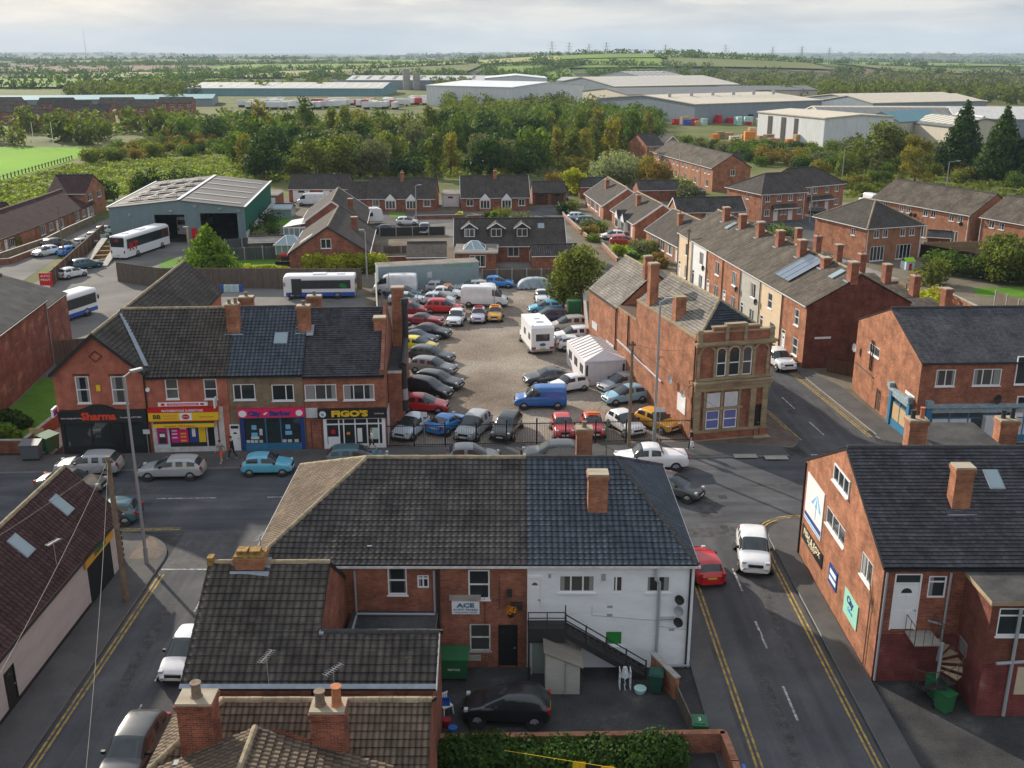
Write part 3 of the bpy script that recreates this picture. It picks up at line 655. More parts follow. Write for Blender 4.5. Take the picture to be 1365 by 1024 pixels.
# estate roads and plots
plate('estate_road', [G(575, 292), G(700, 296), G(735, 268), G(742, 296), G(775, 330), G(800, 356), G(835, 366), G(780, 380), G(730, 362), G(620, 350), G(603, 318), G(560, 300)], .020, 'asphalt_lot')
plate('estate_drive', [G(500, 283), G(615, 283), G(612, 296), G(500, 306)], .024, 'pavement'); plate('estate_drive', [G(700, 278), G(748, 274), G(775, 300), G(705, 300)], .026, 'pavement')
plate('far_left_street', [(-75.5, 100), (-60, 100), (-66.5, 150), (-65.5, 205), (-72.5, 205), (-73.2, 165)], .020, 'asphalt_lot')
plate('court_road', [(38, 140), (50, 138), (47, 163), (57, 170), (75, 190), (62, 197), (51, 183), (44, 180)], .020, 'asphalt_side')
plate('court_road', [(62, 196), (70, 186), (84, 190), (80, 205), (63, 206)], .024, 'asphalt_lot')
plate('back_lawn', [G(205, 362), G(222, 345), G(400, 342), G(398, 362)], .022, 'lawn'); plate('back_lawn', [G(355, 302), G(358, 285), G(388, 285), G(386, 302)], .022, 'lawn')
plate('patio', [G(366, 362), G(378, 340), G(404, 340), G(396, 362)], .026, 'concrete')
plate('front_lawn', [G(812, 334), G(818, 325), G(858, 330), G(882, 352), G(880, 358), G(845, 352)], .022, 'lawn'); plate('front_lawn', [G(520, 290), G(518, 284), G(540, 284), G(540, 290)], .03, 'lawn')
plate('front_lawn', [G(748, 290), G(752, 282), G(766, 284), G(766, 292)], .022, 'lawn'); plate('back_lawn', [G(1305, 395), G(1295, 384), G(1420, 380), G(1420, 400)], .022, 'lawn')
plate('playing_field', [G(-260, 318), G(0, 241), G(60, 226), G(100, 212), G(122, 204), G(118, 197), G(-260, 195)], .03, 'pitch')
plate('rough_meadow', [G(-260, 340), G(-260, 320), G(0, 242), G(100, 213), G(125, 200), G(330, 198), G(345, 240), G(250, 262), G(60, 300)], .02, 'grass')
for nm, pts, mt in [('hill_field', [(-450, 620), (-120, 620), (-100, 640), (-430, 660)], 'grass')]: pass
def draped(name, x0, x1, y0, y1, mat, sk=0.0, n=14):
    m = MB()
    for i in range(n):
        for j in range(n):
            q = []
            for a, b in ((i, j), (i+1, j), (i+1, j+1), (i, j+1)):
                y = y0+(y1-y0)*b/n; x = x0+(x1-x0)*a/n+sk*(y-y0); q.append((x, y, terr(x, y)+.35+y*.0012))
            m.poly(q, smooth=True)
    return struct(m.build(name, mat))
FG = [ground('pasture', [(.3, (.13, .20, .035)), (.7, (.18, .26, .05))], .01, .3, fn=.1, bump=0), ground('pale stubble', [(.3, (.24, .24, .09)), (.7, (.32, .31, .13))], .01, .3, fn=.1, bump=0),
      ground('ploughed field', [(.3, (.17, .11, .075)), (.7, (.22, .15, .10))], .01, .3, fn=.1, bump=0), ground('olive field', [(.3, (.12, .14, .05)), (.7, (.17, .18, .07))], .01, .3, fn=.15, bump=0)]
for x0, x1, y0, y1, k, sk in [(-620, -330, 880, 1150, 0, .1), (-600, -250, 1190, 1480, 1, .15), (-230, -60, 1250, 1480, 3, .1), (-820, -560, 1500, 1900, 2, .1), (-540, -260, 1550, 2050, 0, .1), (-250, -40, 1520, 1950, 1, 0),
                               (-960, -420, 2100, 2700, 3, 0), (-380, -60, 2050, 2500, 0, 0), (-20, 70, 1120, 1400, 0, 0), (40, 190, 1330, 1480, 0, .1), (-60, 70, 1480, 1650, 1, 0), (200, 400, 1340, 1500, 3, .1), (60, 240, 1500, 1620, 0, .1), (260, 440, 1510, 1640, 0, 0),
                               (-120, 60, 950, 1060, 0, 0), (430, 560, 1000, 1180, 2, 0), (480, 900, 1300, 1700, 3, 0), (600, 1000, 2000, 2500, 0, 0), (1100, 1500, 2200, 2700, 1, 0), (150, 500, 2400, 2900, 1, 0), (-1500, -1050, 1900, 2500, 0, 0)]:
    draped('field', x0, x1, y0, y1, FG[k], sk)

# ------------------------------------------------------------------ near buildings
def sub(par, name, fn, mats, loc=(0, 0, 0), rz=0):
    m = MB(); fn(m); return m.build(name, mats, par, loc, rz)
def pipes(par, lst, mat='pipe', r=.055):
    for pts in lst:
        m = MB(); m.path(pts, r, 8); m.build('downpipe', mat, par)
def dish(par, x, y, z, az=0, mat='iron', r=.32):
    m = MB(); n = 14; c, s = math.cos(az), math.sin(az)
    rim = [(math.cos(2*math.pi*k/n)*r, -.35, math.sin(2*math.pi*k/n)*r*1.1) for k in range(n)]
    for k in range(n):
        a, b = rim[k], rim[(k+1) % n]; ct = (0, -.27, 0)
        for q in ([a, b, ct], [(b[0], b[1]+.015, b[2]), (a[0], a[1]+.015, a[2]), (0, -.25, 0)]): m.poly([(x+p[0]*c-p[1]*s, y+p[0]*s+p[1]*c, z+p[2]) for p in q])
    def T(p): return (x+p[0]*c-p[1]*s, y+p[0]*s+p[1]*c, z+p[2])
    m.tube(T((0, 0, -.1)), T((0, -.26, -.05)), .02, 6); m.tube(T((0, -.3, -.3)), T((0, -.62, -.12)), .012, 5)
    return m.build('satellite_dish', mat, par)
def skylight(par, x, y, z, w, h, sl, rz=0, mat='glass_sky', fm='lead'):
    """on slope rising toward +y (sl = angle)"""
    f = MB(); t = .07
    f.box(-w/2-t, -t, -.03, w/2+t, h+t, .085, 0); f.poly([(-w/2, 0, .09), (w/2, 0, .09), (w/2, h, .09), (-w/2, h, .09)], 1)
    o = f.build('roof_window', [fm, mat], par, (x, y, z)); o.rotation_euler = (Matrix.Rotation(rz, 3, 'Z') @ Matrix.Rotation(sl, 3, 'X')).to_euler(); return o
def flashing(par, x, y0, y1, w, z0, sl, mat='lead'):
    m = MB(); c = math.tan(sl)
    for xx in (x-w/2-.22, x+w/2-.02): m.poly([(xx, y0-.25, z0+.07-.25*c), (xx+.24, y0-.25, z0+.07-.25*c), (xx+.24, y1, z0+.07+(y1-y0)*c), (xx, y1, z0+.07+(y1-y0)*c)])
    m.poly([(x-w/2-.2, y0-.3, z0+.08-.3*c), (x+w/2+.2, y0-.3, z0+.08-.3*c), (x+w/2+.2, y0+.02, z0+.08+.02*c), (x-w/2-.2, y0+.02, z0+.08+.02*c)])
    m.build('flashing', mat, par)

# A: the two halves of the long block in the middle foreground (rear elevations face us)
A1 = house('shop_building', 'long brick building with hipped charcoal tiled roof and the ACE sign on its rear wall', 'building', (-12.2, 43.2), (0.72, 43.2), 12, 5.62, 2.9,
    wall='brick_red', rmat='tile_grey', over=.12, ends=(4.7, 0), verge=(0, 0), near=True, gutter='white_dirty', capm='ridge_pale', hipm='tile_brown',
    ops={'f': [('s', 516, 755, 543, 793), ('c2tn', 556, 767, 572, 784), ('sg', 624, 760, 653, 799, {'lintel': None}), ('s', 626, 832, 654, 868, {'fr': 'white_dirty'}), ('d', 664, 833, 690, 889, {'col': 'black', 'fr': 'black'})]})
pipes(A1, [[(4.78, -.09, 5.3), (4.78, -.09, .1)], [(8.52, -.09, 5.3), (8.52, -.09, .4), (8.1, -.12, .1)], [(.9+1.2, -.09, 5.2), (.9+1.2, -.09, 2.9)], [(.9, -.1, 4.4), (2.1, -.1, 3.9)]], 'pipe')
pipes(A1, [[(8.72, -.1, 5.4), (8.72, -.1, .05)]], 'iron', .075)
o = sub(A1, 'sign', lambda m: m.box(0, -.07, 0, 1.32, -.01, .72), ['white'], (9.33, 0, 2.98))
letter('ACE', .30, 'blue', o, (.66, -.085, .47), bold=.012, fitw=.85); letter('01977 794682', .15, 'blue', o, (.66, -.085, .24), fitw=1.15); letter('TAXIS AIRPORT TRAVEL', .07, 'blue', o, (.66, -.085, .10), fitw=1.1)
sub(A1, 'sill', lambda m: (m.box(9.22, -.12, 3.74, 10.72, .02, 3.98), m.box(9.3, -.12, .45, 10.7, .02, .72)), ['concrete'])
sub(A1, 'roof_vent', lambda m: m.box(0, 0, 0, .22, .5, .09), ['lead'], (5.3, .8, 6.05))
sub(A1, 'cable', lambda m: (m.path([(4.9, -.04, 2.0), (8.5, -.04, 2.05)], .015, 4), m.path([(4.9, -.07, 2.3), (6.5, -.07, 2.2), (8.4, -.05, 2.3)], .012, 4), m.tube((10.9, -.04, .3), (10.9, -.04, 4.9), .012, 4), m.tube((11.6, -.04, 3.2), (11.6, -.04, 4.9), .012, 4)), ['black'])
sub(A1, 'wall_light', lambda m: (m.box(11.95, -.22, 3.98, 12.2, -.02, 4.3), m.box(12.15, -.3, 3.3, 12.7, -.02, 3.62)), ['iron'])
house_fe = house('lean_to', 'black felt flat roofed extension in the corner between the tiled roofs', 'extension', (-7.55, 39.2), (-3.6, 39.2), 3.96, 2.9, 0, roof='flat', wall='brick_red', rmat='felt', over=.06, bargem='pipe')
sub(house_fe, 'pipe', lambda m: (m.path([(.2, 3.4, 3.2), (.2, .4, 3.25)], .06, 6), m.path([(.2, 3.5, 3.25), (3.9, 3.55, 3.2)], .06, 6)), ['pipe'])
A2 = house('white_painted_house', 'white painted brick house with black outside stairs and blue grey tiled hip roof', 'house', (0.72, 43.2), (8.62, 43.2), 12, 5.62, 2.9,
    wall='white_brick', rmat='tile_blue', over=.12, ends=(0, 3.3), verge=(0, 0), near=True, gutter='white_dirty', capm='ridge_dark', hipm='tile_grey',
    ops={'f': [('d', 703, 768, 722.5, 812, {'z0': 2.72}), ('c3', 745, 767, 793, 790), ('Ln', 817, 768, 830, 790), ('c2', 862, 768, 893, 790), ('p', 806, 841, 830, 861, {'gl': 'glass_green'})]})
Hc = M['brick_orange']
for (x, y, w, d, z0, z1, cap) in [(3.48, 3.05, .95, .75, 6.6, 9.0, 'flaunch'), (3.2, 8.9, .85, .7, 6.6, 9.15, 'flaunch')]:
    chimney(A2, x, y, z0, z1, w, d, 'brick_orange', 1 if y > 5 else 0, cap, 'pot_old')
flashing(A2, 3.48, 2.67, 3.5, .95, 6.85, math.atan(.5))
pipes(A2, [[(6.05, -.09, 5.4), (6.05, -.2, 4.9), (6.25, -.12, 4.7), (6.25, -.12, .1)], [(6.2, -.1, .12), (7.9, -.1, .2)], [(6.3, -.1, 2.75), (7.0, -.1, 2.78)]], 'pipe', .07)
pipes(A2, [[(7.7, -.09, 5.4), (7.7, -.09, .1)]], 'iron', .05)
for k, (z, mt) in enumerate([(3.9, 'iron'), (3.3, 'pipe'), (2.7, 'iron')]): dish(A2, 7.35, -.05, z, -.5, mt, .24)
def vents(m):
    for x, z in ((3.95, 3.35), (3.95, 2.9), (6.95, 2.1)): m.box(x-.13, -.02, z-.06, x+.13, -.001, z+.06)
    m.box(3.5, -.05, 4.75, 3.7, -.001, 5.1); m.box(1.0, -.05, 4.9, 1.12, -.001, 5.1)
sub(A2, 'wall_vent', vents, ['pipe'])
sub(A2, 'cable', lambda m: (m.path([(3.1, -.02, 2.9), (6.2, -.02, 2.6)], .01, 4), m.path([(6.3, -.02, 2.3), (7.7, -.02, 2.1)], .01, 4), m.path([(3.1, -.02, 4.5-1.1), (3.1, -.02, 2.9)], .01, 4)), ['pipe'])
def stair(m):
    # landing, flight and railings of the black outside stair
    m.box(.02, -1.0, 2.45, 1.8, -.02, 2.62); m.box(.02, -1.02, 2.0, 1.8, -.98, 2.75)
    n = 13; x0, x1 = 1.8, 5.65
    for k in range(n):
        x = x0+(x1-x0)*k/n; z = 2.55*(1-(k+1)/(n+1)); m.box(x, -.95, z-.04, x+.32, -.08, z)
    m.bar((x0, -1.0, 2.4), (x1, -1.0, -.02), .05, .30); m.bar((x0, -.06, 2.4), (x1, -.06, -.02), .05, .30)
    for dz in (.95, .65, .35): m.bar((x0, -1.0, 2.55+dz), (x1, -1.0, .05+dz), .04, .05)
    for t in (0, .25, .5, .75, 1): x = x0+(x1-x0)*t; z = 2.5*(1-t); m.box(x-.035, -1.035, z-.05, x+.035, -.965, z+1.05)
    for z in (2.95, 3.3, 3.6): m.box(.02, -1.02, z, 1.8, -.98, z+.035)
    for x in (.02, .9, 1.74): m.box(x, -1.03, 2.6, x+.05, -.97, 3.62)
    m.box(.02, -1.03, 0, .12, -.93, 2.45); m.tube((1.78, -1.0, 2.6), (1.78, -1.0, 4.0), .03, 6)
sub(A2, 'stairs', stair, ['iron'])
# store under the stair
sh = thing('store_shed', 'small grey render store with sloping corrugated roof under the black stairs', 'shed', (1.55, 41.0, 0))
def shd(m):
    w, d = 1.6, 1.5
    m.poly([(0, 0, 0), (w, 0, 0), (w, 0, 1.5), (0, 0, 2.2)]); m.poly([(w, 0, 0), (w, d, 0), (w, d, 1.5), (w, 0, 1.5)]); m.poly([(0, d, 0), (0, 0, 0), (0, 0, 2.2), (0, d, 2.2)]); m.poly([(w, d, 0), (0, d, 0), (0, d, 2.2), (w, d, 1.5)])
sub(sh, 'wall', shd, ['grey_render'])
sub(sh, 'roof', lambda m: slope(m, [(-.08, -.1, 2.28), (-.08, 1.6, 2.28), (1.75, 1.6, 1.48), (1.75, -.1, 1.48)], 0, 5, 0, .04), [clad('rusty corrugated sheet', (.26, .23, .19), .12, .7, 1., .3)])
sub(sh, 'downpipe', lambda m: m.tube((.95, -.05, .05), (.95, -.05, 1.75), .04, 6), ['pipe'])
d_ = thing('green_door', 'sage green door standing open beside the grey store', 'door', (.9, 42.6, 0)); add_door(d_, (0, 0, 0), 0, 1.0, 2.2, 'door_green', 'white_dirty')
hb = thing('hanging_basket', 'orange flower basket hanging on the brick wall beside the upper white door', 'hanging basket', (-.05, 42.75, 3.3))
m = MB(); m.tube((0, 0, -.22), (0, 0, 0), .12, 10, .26); m.build('basket', 'iron', hb)
m = MB(); m.path([(0, .4, .75), (0, 0, .75), (0, 0, .2)], .012, 4); m.build('bracket', 'iron', hb)

# B: L-shaped house with the big brown-grey roof, bottom left of centre
B = house('brick_house', 'brick house with large weathered tiled roof and lichen covered ridge, left of the ACE wall', 'house', (-13.0, 34.6), (-7.9, 34.6), 9.0, 4.6, 2.9, wall='brick_worn', rmat='tile_old', over=.0, verge=(.1, .05), ridge_at=5.1/9.0, near=True, gutter=None, capm='ridge_pale', course=.36)
def addto(main, other):
    off = Matrix.Rotation(-main.rotation_euler.z, 3, 'Z') @ (other.location-main.location); rz = other.rotation_euler.z-main.rotation_euler.z
    for ch in list(other.children):
        l = Matrix.Rotation(rz, 3, 'Z') @ ch.location; ch.parent = main; ch.location = l+off; ch.rotation_euler.z += rz
    bpy.data.objects.remove(other)
Bw = house('wing', '', '', (-7.84, 34.6), (-3.1, 34.6), 4.3, 4.6, 1.25, wall='brick_worn', rmat='tile_old', over=.0, verge=(-.0, .12), ridge_at=2.2/4.3, near=True, gutter=None, capm='ridge_dark', course=.36)
addto(B, Bw)
sub(B, 'bargeboard', lambda m: m.bar((10.03, -.02, 4.62), (10.03, 2.2, 5.82), .05, .2), ['white_dirty'])
chimney(B, 1.75, 5.1, 6.6, 8.0, 1.25, .8, 'brick_orange', 0, 'ridge_yellow')
sub(B, 'chimney_pot', lambda m: [m.box(1.2+.55*k, 4.85, 7.99, 1.65+.55*k, 5.35, 8.2) for k in range(2)], ['ridge_yellow'])
flashing(B, 1.75, 4.7, 5.3, 1.25, 7.28, math.atan(.57))
sub(B, 'ridge_end', lambda m: m.box(-.12, 4.9, 7.45, .15, 5.3, 7.85), ['ridge_yellow'])
sub(B, 'flashing', lambda m: (slope(m, [(-.1, -.02, 4.72), (10, -.02, 4.72), (10, .16, 4.82), (-.1, .16, 4.82)], 0, 5, 0, .02), m.box(5.12, 2.0, 5.88, 5.3, 2.3, 5.98)), ['lead'])
# C: nearest roof with two big chimneys
Cc = house('corner_house', 'house with light brown tiled roof and two large brick chimneys at the very front', 'house', (-12.9, 30.0), (-3.0, 30.0), 4.45, 4.35, 1.45, wall='brick_worn', rmat='tile_brown', over=.0, verge=.05, ends=(2.3, 0), near=True, gutter=None, capm='ridge_pale', course=.30)
Cw = house('wing', '', '', (-12.9, 21.0), (-3.3, 21.0), 9.0, 4.36, 1.9, roof='y', wall='brick_worn', rmat='tile_brown', over=.0, verge=(.05, -.0), ridge_at=.58, near=True, gutter=None, capm='ridge_pale', course=.30)
addto(Cc, Cw)
for x, y, z0, z1, w, d, pm in [(2.0, .35, 4.6, 7.3, 1.2, .85, ['pot_old']), (6.55, .3, 4.4, 7.0, 1.15, .8, ['pot_old', 'terracotta'])]:
    chimney(Cc, x, y, z0, z1, w, d, 'brick_worn', len(pm), 'flaunch', pm, poth=.62, potr=.18); 
sub(Cc, 'flashing', lambda m: (m.box(1.15, -.35, 4.9, 2.85, -.08, 5.05), m.box(5.7, -.38, 4.95, 7.35, -.1, 5.1)), ['lead'])

# D: pale rendered workshop, left edge
D = house('rendered_workshop', 'pale rendered workshop with dark red brown tiled roof and three roof windows', 'workshop', (-28.2, 22), (-22.7, 22), 31.9, 3.3, 2.75, roof='y', wall='pink_render', rmat='tile_red', over=.18, verge=.1, near=True, gutter='iron', capm='ridge_pale', course=.34,
    walls={'b': 'pink_render'}, ops={'r': [('d', 4, 900, 27, 935, {'col': 'iron', 'fr': 'black'})]})
for k, px in enumerate([(107, 684), (50, 743), (3, 800)]):
    y = [28.8, 24.0, 19.7][k]; sl = math.atan(1.0); skylight(D, 5.5-1.35, y, 3.35+1.35+.08-.06, .78, 1.15, sl, math.pi/2)
def rolled(m):
    m.box(5.47, 25.8, .0, 5.53, 29.9, 2.75, 0)
sub(D, 'shutter', lambda m: m.box(5.47, 27.0, 0, 5.53, 30.2, 2.35), [clad('dark roller shutter', (.02, .028, .028), .09, .5, .8, .2, True)])
o = sub(D, 'sign', lambda m: m.box(0, 0, 0, 3.9, .09, .62), ['sign_yellow'] if 'sign_yellow' in M else [flat('orange yellow sign', (.62, .33, .03), .5)], (5.64, 26.6, 2.42), math.pi/2)
M['green_txt'] = flat('green lettering', (.03, .16, .07), .6); letter('FABRICS', .42, 'green_txt', o, (1.95, -.02, .31), bold=.015)
def quoins(m):
    for k in range(9): 
        z = .1+k*.36; w = .34 if k % 2 else .2; m.box(5.5, 31.9-w, z, 5.53, 31.93, z+.24); m.box(5.5-w, 31.9, z, 5.53, 31.93, z+.24)
sub(D, 'quoins', quoins, ['black']); sub(D, 'base_band', lambda m: m.box(5.505, .0, 0, 5.535, 26.9, .3), ['iron'])
sub(D, 'wall_pipe', lambda m: m.bar((5.55, 13.5, 2.5), (5.55, 16.0, 2.5), .06, .06), ['iron'])
def aerial(m, h=2.0, s=.5):
    m.tube((0, 0, 0), (0, 0, h), .02, 6); m.tube((-s, 0, h-.05), (s, 0, h-.05), .012, 4)
    for k in range(8): x = -s+k*2*s/7; m.tube((x, -.16, h-.05), (x, .16, h-.05), .008, 4)
sub(D, 'aerial', lambda m: aerial(m, 1.5, .4), ['galv'], (5.1, 24.6, 3.6), 1.2)
for par, loc, rz_ in ((B, (3.4, .2, 4.8), 1.3), (A1, (.35, .4, 5.6), 1.4), (Cc, (6, 4.2, 4.6), 1.0)): sub(par, 'aerial', lambda m: aerial(m, 1.3, .45), ['galv'], loc, rz_)

# E: the orange brick gable on the right
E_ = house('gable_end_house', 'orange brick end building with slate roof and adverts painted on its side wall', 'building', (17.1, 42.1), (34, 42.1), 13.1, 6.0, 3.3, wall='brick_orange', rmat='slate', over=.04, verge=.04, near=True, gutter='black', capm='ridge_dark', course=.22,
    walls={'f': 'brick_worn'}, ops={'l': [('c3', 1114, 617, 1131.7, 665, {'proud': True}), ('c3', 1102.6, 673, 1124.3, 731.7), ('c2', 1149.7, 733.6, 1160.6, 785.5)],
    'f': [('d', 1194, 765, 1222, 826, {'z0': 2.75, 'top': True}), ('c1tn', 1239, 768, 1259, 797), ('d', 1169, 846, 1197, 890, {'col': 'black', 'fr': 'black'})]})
chimney(E_, 4.5, 3.3, 7.0, 9.7, .88, .7, 'brick_orange', 0, 'flaunch'); flashing(E_, 4.5, 2.9, 3.7, 1.0, 7.45, math.atan(.5))
for x, pm in ((4.9, ['iron', 'terracotta']), (9.8, ['iron', 'iron'])): chimney(E_, x, 10.2, 7.0, 9.6, .98, .75, 'brick_orange', 2, 'flaunch', pm, poth=.5)
skylight(E_, 6.7, 4.1, 8.15, .6, 1.1, math.atan(.5))
sub(E_, 'dormer', lambda m: (m.box(5.6, 8.6, 6.2, 9.3, 13.0, 8.35, 0, top=1)), ['white_render', 'felt'])
sub(E_, 'bargeboard', lambda m: (m.bar((-.06, -.12, 6.0), (-.06, 6.5, 9.3), .05, .16),), ['black'])
# adverts on the side wall: local frame of face l: x=-outward
wl = lambda px, py: on_wall(px, py, (17.1, 55.2), (17.1, 42.1))
def advert(a, b, name, mat, label):
    u0, z1 = wl(*a); u1, z0 = wl(*b); m = MB(); m.box(0, -.05, 0, u1-u0, -.005, z1-z0); o = m.build(name, mat, E_, (0, 13.1-u0, z0), -math.pi/2); o['label'] = label; return o, u1-u0, z1-z0
M['navy'] = flat('navy print', (.02, .05, .22), .5); M['sky_print'] = flat('light blue print', (.16, .42, .66), .5); M['mint'] = flat('mint board', (.28, .58, .46), .6, nz=.1); M['cream_txt'] = flat('cream lettering', (.70, .62, .42), .6)
M['pale_print'] = flat('very pale print', (.62, .70, .76), .6)
o, w, h = advert((1078.6, 628.6), (1094, 722), 'advert_board', 'white', 'tall white board with a blue and white umbrella')
def umb(m):
    cx_, cz = w*.62, h*.50; n = 5; xs = [cx_-.95+1.9*k/n for k in range(n+1)]
    for k in range(n): m.poly([(xs[k], -.056, cz), (xs[k+1], -.056, cz+(.0 if k % 2 else .02)), (cx_+.12, -.056, cz+2.0 if False else h*.80)], k % 2)
    m.box(cx_-.02, -.056, h*.26, cx_+.03, -.051, cz, 2)
    m.poly([(.05, -.056, .25), (w-.05, -.056, .25), (w-.05, -.056, .55), (.05, -.056, .48)], 2); m.poly([(.05, -.056, .06), (w-.05, -.056, .06), (w-.05, -.056, .18), (.05, -.056, .18)], 0)
sub(o, 'umbrella_print', umb, ['sky_print', 'pale_print', 'navy'])
o, w, h = advert((1071, 697.5), (1095.6, 759), 'advert_board', 'black', 'black board with cream lettering'); 
letter('FISH & FOX', .5, 'cream_txt', o, (w/2, -.06, h*.68), fitw=w*.8, bold=.01); letter('BARBERS', .22, 'cream_txt', o, (w/2, -.06, h*.42), fitw=w*.4); letter('01977', .18, 'cream_txt', o, (w*.5, -.06, h*.22), fitw=w*.3)
o, w, h = advert((1107, 749), (1114.7, 790.4), 'poster', 'navy', 'blue and white poster'); sub(o, 'print', lambda m: (m.box(.15, -.056, h*.2, w-.1, -.051, h*.42), m.box(.2, -.056, h*.55, w*.9, -.051, h*.8)), ['pale_print'])
o, w, h = advert((1128, 782), (1141.5, 842), 'poster', 'mint', 'mint green board with dark blue lettering'); letter('City', .55, 'navy', o, (w*.45, -.06, h*.72), bold=.015); letter('Salon', .35, 'sky_print', o, (w*.5, -.06, h*.38))
pipes(E_, [[(.12, -.1, 5.8), (.12, -.1, .1)], [(3.05, -.1, 5.8), (3.05, -.1, 2.2), (2.95, -.15, 1.2)], [(3.0, -.1, 3.1), (2.3, -.1, 3.3)]], 'pipe', .06)
pipes(E_, [[(-.08, 1.0, 4.0), (-.08, 1.0, .2)], [(-.08, 1.6, 5.0), (-.08, .6, 3.3)]], 'timber_pole', .035); pipes(E_, [[(-.05, 12.95, 5.9), (-.05, 12.95, .1)]], 'iron', .05)
sub(E_, 'plinth', lambda m: m.box(.0, -.03, 0, 3.8, -.002, 2.55), ['brick_plum'])
Ew = house('wing', '', '', (20.9, 39.4), (34, 39.4), 2.7, 5.65, 0, roof='flat', wall='brick_dark', rmat='felt', over=.1, bargem='stone', ops={'f': [('c1t', 1333, 811, 1378, 848)]})
addto(E_, Ew)
sub(E_, 'plinth', lambda m: (m.box(3.77, -2.73, 0, 17, -2.702, 2.75), m.box(3.77, -2.70, 0, 3.798, .0, 2.75)), ['brick_plum'])
sub(E_, 'boarded_window', lambda m: m.box(5.35, -2.76, 1.15, 7.2, -2.732, 2.55), ['panelwhite'] if False else [flat('cream board', (.50, .42, .30), .8, nz=.1)])
sub(E_, 'notice', lambda m: (m.box(6.1, -2.73, 3.3, 6.65, -2.702, 3.55)), ['ridge_yellow']); sub(E_, 'window_grille', lambda m: m.box(3.74, -1.2, 2.0, 3.768, -.4, 2.7), ['galv'])
pipes(E_, [[(5.0, -2.85, 5.5), (5.0, -2.85, .1)], [(4.3, -2.85, 2.8), (5.6, -2.85, 2.9)]], 'pipe', .08)
# spiral stair
sp = thing('spiral_staircase', 'rusty iron spiral staircase up to the white door beside the green bins', 'staircase', (19.55, 40.6, 0))
m = MB(); m.tube((0, 0, 0), (0, 0, 3.0), .07, 10); m.build('pole', 'pipe', sp)
n = 13
for k in range(n):
    a0 = R_(100-k*27); a1 = R_(100-(k+1)*27); z = 2.7-(k+.5)*2.6/n; m = MB(); r = 1.0
    m.prism([(.05*math.cos(a1), .05*math.sin(a1)), (r*math.cos(a1), r*math.sin(a1)), (r*math.cos(a0), r*math.sin(a0)), (.05*math.cos(a0), .05*math.sin(a0))], z, z+.04)
    m.build('tread', 'stone' if k < 6 else 'iron', sp)
m = MB(); m.box(-1.15, .25, 2.66, .1, 1.5, 2.72); m.build('landing', 'concrete', sp)
m = MB(); pr = None
for k in range(n+1):
    a = R_(100-k*27); z = 2.75-k*2.6/n; p = (math.cos(a), math.sin(a), z+.9); m.tube((p[0], p[1], z), p, .012, 5)
    if pr: m.tube(pr, p, .02, 5)
    pr = p
for x in (-1.15, -.75, -.35): m.tube((x, .26, 2.7), (x, .26, 3.6), .015, 5)
for y in (.3, .9, 1.45): m.tube((-1.15, y, 2.7), (-1.15, y, 3.6), .015, 5); m.tube((.12, y, 2.7), (.12, y, 3.6), .015, 5)
m.tube((-1.15, .26, 3.6), (.1, .26, 3.6), .02, 5); m.tube((-1.15, .26, 3.6), (-1.15, 1.45, 3.6), .02, 5); m.tube((.12, .26, 3.6), (.12, 1.45, 3.6), .02, 5); m.build('railing', 'rust', sp)

# F: corner building with the blue shopfront and its neighbour
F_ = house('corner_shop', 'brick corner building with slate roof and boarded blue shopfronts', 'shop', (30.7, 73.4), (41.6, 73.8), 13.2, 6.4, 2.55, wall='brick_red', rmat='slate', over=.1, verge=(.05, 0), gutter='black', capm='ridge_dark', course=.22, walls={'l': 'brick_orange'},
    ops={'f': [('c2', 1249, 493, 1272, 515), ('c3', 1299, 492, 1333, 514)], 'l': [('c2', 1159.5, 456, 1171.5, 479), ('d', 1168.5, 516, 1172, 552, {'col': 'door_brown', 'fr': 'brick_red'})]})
def bluefront(m, W, n):
    m.box(0, -.25, 0, .45, -.003, 3.0); m.box(W-.45, -.25, 0, W, -.003, 3.0); m.box(.45, -.14, 0, W-.45, -.003, .6); m.box(-.05, -.38, 2.9, W+.05, -.003, 3.12, 1); m.box(0, -.2, 2.45, W, -.003, 2.9, 2)
    m.box(-.1, -.45, 3.121, .4, -.003, 3.45, 2); m.box(W-.4, -.45, 3.121, W+.1, -.003, 3.45, 2); m.box(.45, -.06, .6, W-.45, -.004, 2.45, 3)
    for k in range(1, n*2): x = .45+(W-.9)*k/(n*2); m.box(x-.05, -.12, .6, x+.05, -.061, 2.45, 0)
    m.box(.45, -.11, 1.95, W-.45, -.062, 2.03, 0)
o = sub(F_, 'shopfront', lambda m: bluefront(m, 9.6, 3), ['blue', 'blue_pale', 'blue_pale', 'glass'], (.7, 0, 0))
sub(o, 'boarding', lambda m: (m.box(.6, -.10, .7, 3.6, -.07, 1.93), m.box(6.0, -.10, .62, 9.0, -.07, 1.93), m.box(4.5, -.6, .5, 5.9, -.07, 2.2)), ['panelwhite'])
o = sub(F_, 'shopfront', lambda m: bluefront(m, 3.9, 1), ['blue', 'blue_pale', 'blue_pale', 'glass'], (0, 4.6, 0), -math.pi/2)
sub(o, 'boarding', lambda m: (m.box(.6, -.10, .65, 1.9, -.07, 1.93), m.box(2.0, -.10, .65, 3.3, -.07, 1.93)), ['board'])
pipes(F_, [[(-.07, 9.6, 2.9), (-.07, 9.6, 5.5)], [(-.07, 9.2, 2.9), (-.07, 9.2, 5.5)], [(-.07, 12.8, 2.6), (-.07, 8.6, 2.5)]], 'black', .05); dish(F_, -.05, 12.6, 4.0, -1.4, 'pipe', .35)
sub(F_, 'street_nameplate', lambda m: m.box(-.03, .5, 3.3, -.004, 2.2, 3.55), ['white']); dish(F_, 5.9, -.05, 3.55, .3, 'iron', .35)
